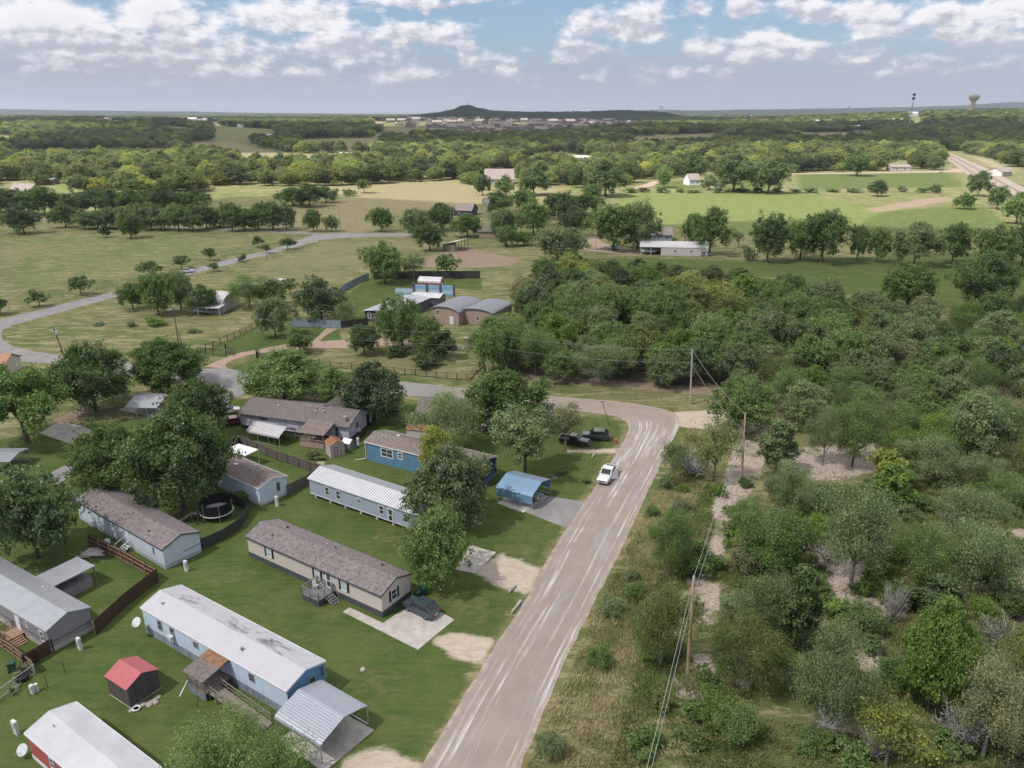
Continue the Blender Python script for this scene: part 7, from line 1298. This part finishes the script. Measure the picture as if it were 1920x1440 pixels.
# yuccas, tubs, stones, rubbish
def yucca(label, px_, py_, r_):
    x, y = G(px_, py_); mb = MB(); rr = random.Random(px_)
    for i in range(70):
        a = rr.uniform(0, 6.28); e = rr.uniform(.05, 1.4); p = Vector((math.cos(a) * math.cos(e), math.sin(a) * math.cos(e), math.sin(e))) * r_ * rr.uniform(.8, 1.1); s_ = Vector((-math.sin(a), math.cos(a), 0)) * .06; mb.add([-s_, s_, p], [(0, 1, 2)])
    t = mb.build('yucca', paint('yucca_leaves', (.20, .24, .15), .7, .3, 4), None, loc=(x, y, .15)); tag(t, label, 'plant')
yucca('spiky pale yucca behind the fence corner at the left', 44, 1262, 1.3); yucca('smaller spiky yucca outside the chain link fence', 24, 1300, .9)
x, y = G(42, 1275); tag(MB().lathe([(.5, 0), (.65, .25), (.62, .5), (.45, .55), (.4, .3)], 14).build('planter_tub', M['black'], None, loc=(x, y)), 'black round tub beside the spiky yucca', 'tub')
x, y = G(256, 1330); tag(MB().lathe([(.34, 0), (.42, .1), (.34, .2), (.24, .1), (.34, 0)], 14).build('white_ring', M['white'], None, loc=(x, y, .05)), 'white ring lying by the dark shed door', 'ring')
rr = random.Random(4)
for i, (a, q) in enumerate(((268, 1322), (275, 1320), (283, 1317), (290, 1313), (297, 1308), (292, 1318), (280, 1323), (246, 1333))):
    x, y = G(a, q); tag(MB().lathe([(.02, 0), (.3, .04), (.26, .14), (.03, .18)], 6).build('stone', M['stonep'], None, loc=(x, y), rot=i), 'pale flat stone in the row before the dark shed door', 'stone', 'pale stones by the dark shed')
x, y = G(175, 1038); mb = MB(); 
for i in range(9): mb.obx = None; a = rr.uniform(-1.4, 1.4); q = rr.uniform(-1.1, 1.1); mb.tube((a - .9, q, .06 + i * .03), (a + .9, q + rr.uniform(-.6, .6), .1 + i * .03), .09, .09, 4)
mb.prism([(-1.3, -.8), (1.2, -1.0), (1.5, .7), (-.9, 1.1)], .22, .28, 'z'); tag(mb.build('scrap_pile', M['conc'], None, loc=(x, y)), 'pale scrap board pile at the fence of the grey home yard', 'scrap pile')
x, y = G(624, 1260); tag(MB().lathe([(.3, 0), (.28, .14), (.05, .18)], 9).build('tree_stump', M['stonep'], None, loc=G(680, 1256)), 'small pale stump in the lawn left of the road', 'stump')
for lb, a, q, h in (('thin stake on the lawn by the dark shed', 123, 1263, 1.6), ('thin stake below the first stake', 90, 1290, 1.6), ('thin stake on the lawn right of the crossover', 920, 1140, 1.3), ('thin stake on the lawn beside the blue carport driveway', 988, 1010, 1.3)):
    x, y = G(a, q); tag(MB().tube((0, 0, 0), (-.1, 0, h), .045, .04, 5).build('stake', M['poleold'], None, loc=(x, y)), lb, 'stake')
for lb, a, q, ln_, rt in (('pale concrete culvert pipe at the driveway mouth below the galvanised roof home', 960, 1106, 1.6, 60), ('pale concrete edging at the lawn by the road', 968, 1140, 2.6, 64), ('short grey log on the lawn below the gravel mouth', 1112, 856, 1.5, 70)):
    x, y = G(a, q); c_, s_ = math.cos(R(rt)), math.sin(R(rt)); tag(MB().tube((-c_ * ln_ / 2, -s_ * ln_ / 2, .15), (c_ * ln_ / 2, s_ * ln_ / 2, .15), .18, .18, 8).build('pipe', M['stonep'], None, loc=(x, y)), lb, 'pipe')
x, y = G(1155, 832); tag(MB().box(-.25, .25, -.25, .25, 0, .8).lathe([(.3, .8), (.1, 1.0)], 8).build('utility_marker', M['redwall'], None, loc=(x, y)), 'small red utility marker at the gravel mouth', 'marker')
x, y = G(793, 1000); 
for lb, a, q in (('left white garden chair under the round leafy tree', 776, 1066), ('right white garden chair under the round leafy tree', 795, 1064)):
    x, y = G(a, q); c = thing('garden_chair', lb, 'chair', (x, y, 0), R(-20)); MB().box(-.28, .28, -.28, .28, .38, .44).build('seat', M['white'], c); MB().box(-.28, -.22, -.28, .28, .44, .95).build('backrest', M['white'], c)
    for a2 in (-.24, .24):
        for b2 in (-.24, .24): MB().box(a2 - .03, a2 + .03, b2 - .03, b2 + .03, 0, .38).build('leg', M['white'], c)
# ================================================================== CLOUDS (real bodies overhead, casting the shade over the near ground) AND HAZE
cm = bpy.data.materials.new('cloud'); cm.use_nodes = True; n = NT(cm.node_tree); n.n.clear()
tp = n.node('ShaderNodeBsdfTransparent'); tl = n.node('ShaderNodeBsdfTranslucent'); tl.inputs[0].default_value = (.96, .96, .97, 1); df = n.node('ShaderNodeBsdfDiffuse'); df.inputs[0].default_value = (.9, .9, .92, 1)
mm = n.node('ShaderNodeMixShader'); mm.inputs[0].default_value = .30; n.l.new(tl.outputs[0], mm.inputs[1]); n.l.new(df.outputs[0], mm.inputs[2]); m3 = n.node('ShaderNodeMixShader'); m3.inputs[0].default_value = .38; n.l.new(tp.outputs[0], m3.inputs[1]); n.l.new(mm.outputs[0], m3.inputs[2]); n.l.new(m3.outputs[0], n.node('ShaderNodeOutputMaterial').inputs[0])
cm2 = cm.copy(); cm2.name = 'dense_cloud'; [q for q in cm2.node_tree.nodes if q.type == 'MIX_SHADER'][-1].inputs[0].default_value = .8
def cloud(cx, cy, rx, ry, seed, alt=1000.0, cm=cm):
    "a flat based cumulus whose shade falls round the ground point (cx, cy)"
    r = random.Random(seed); ph = [r.uniform(0, 6.28) for _ in range(6)]; off = SD * (alt / SD.z); x0, y0 = cx + off.x, cy + off.y; vs, fs = [], []; na_, nr = 64, 10
    def edge(a): return 1 + .14 * math.sin(3 * a + ph[0]) + .09 * math.sin(5 * a + ph[1]) + .06 * math.sin(9 * a + ph[2]) + .04 * math.sin(17 * a + ph[3])
    for sgn in (1, -1):
        for j in range(nr + 1):
            s = j / nr
            for i in range(na_):
                a = 2 * math.pi * i / na_; e = edge(a) * s; hgt = math.sqrt(max(0, 1 - s * s)); z = (170 * hgt * (1 + .25 * math.sin(6 * a * s + ph[4]) * math.sin(9 * s + ph[5])) if sgn > 0 else -25 * hgt); vs.append((rx * e * math.cos(a), ry * e * math.sin(a), z))
    b0 = (nr + 1) * na_
    for sgn, b_ in ((1, 0), (-1, b0)):
        for j in range(nr):
            for i in range(na_): a, q = b_ + j * na_ + i, b_ + j * na_ + (i + 1) % na_; fs.append((a, q, q + na_, a + na_) if sgn > 0 else (a, a + na_, q + na_, q))
    for i in range(na_): a, q = nr * na_ + i, nr * na_ + (i + 1) % na_; fs.append((a, q, b0 + q, b0 + a))
    me = bpy.data.meshes.new('cloud'); me.from_pydata(vs, [], fs); me.materials.append(cm); me.polygons.foreach_set('use_smooth', [True] * len(fs)); o = link('cloud', me); o.location = (x0, y0, alt); tag(o, kind='structure')
cloud(-40, 120, 420, 370, 1)
cloud(700, 1800, 1900, 660, 4, 1400, cm2); cloud(-1500, 2500, 700, 420, 6, 1400, cm2); cloud(-520, 1480, 260, 170, 7, 1200, cm2); cloud(-700, 1180, 300, 170, 8); cloud(620, 330, 300, 170, 3); cloud(-100, 4000, 4200, 1150, 10, 1500, cm2)
hz = bpy.data.materials.new('haze'); hz.use_nodes = True; n = NT(hz.node_tree); n.n.clear(); pv = n.node('ShaderNodeVolumePrincipled'); pv.inputs['Color'].default_value = (.80, .88, 1, 1); pv.inputs['Density'].default_value = HAZE; pv.inputs['Anisotropy'].default_value = .2
n.l.new(pv.outputs[0], n.node('ShaderNodeOutputMaterial').inputs['Volume'])
h_ = MB().box(-15000, 15000, -200, 27500, -3, 300).build('haze', hz); tag(h_, kind='stuff')
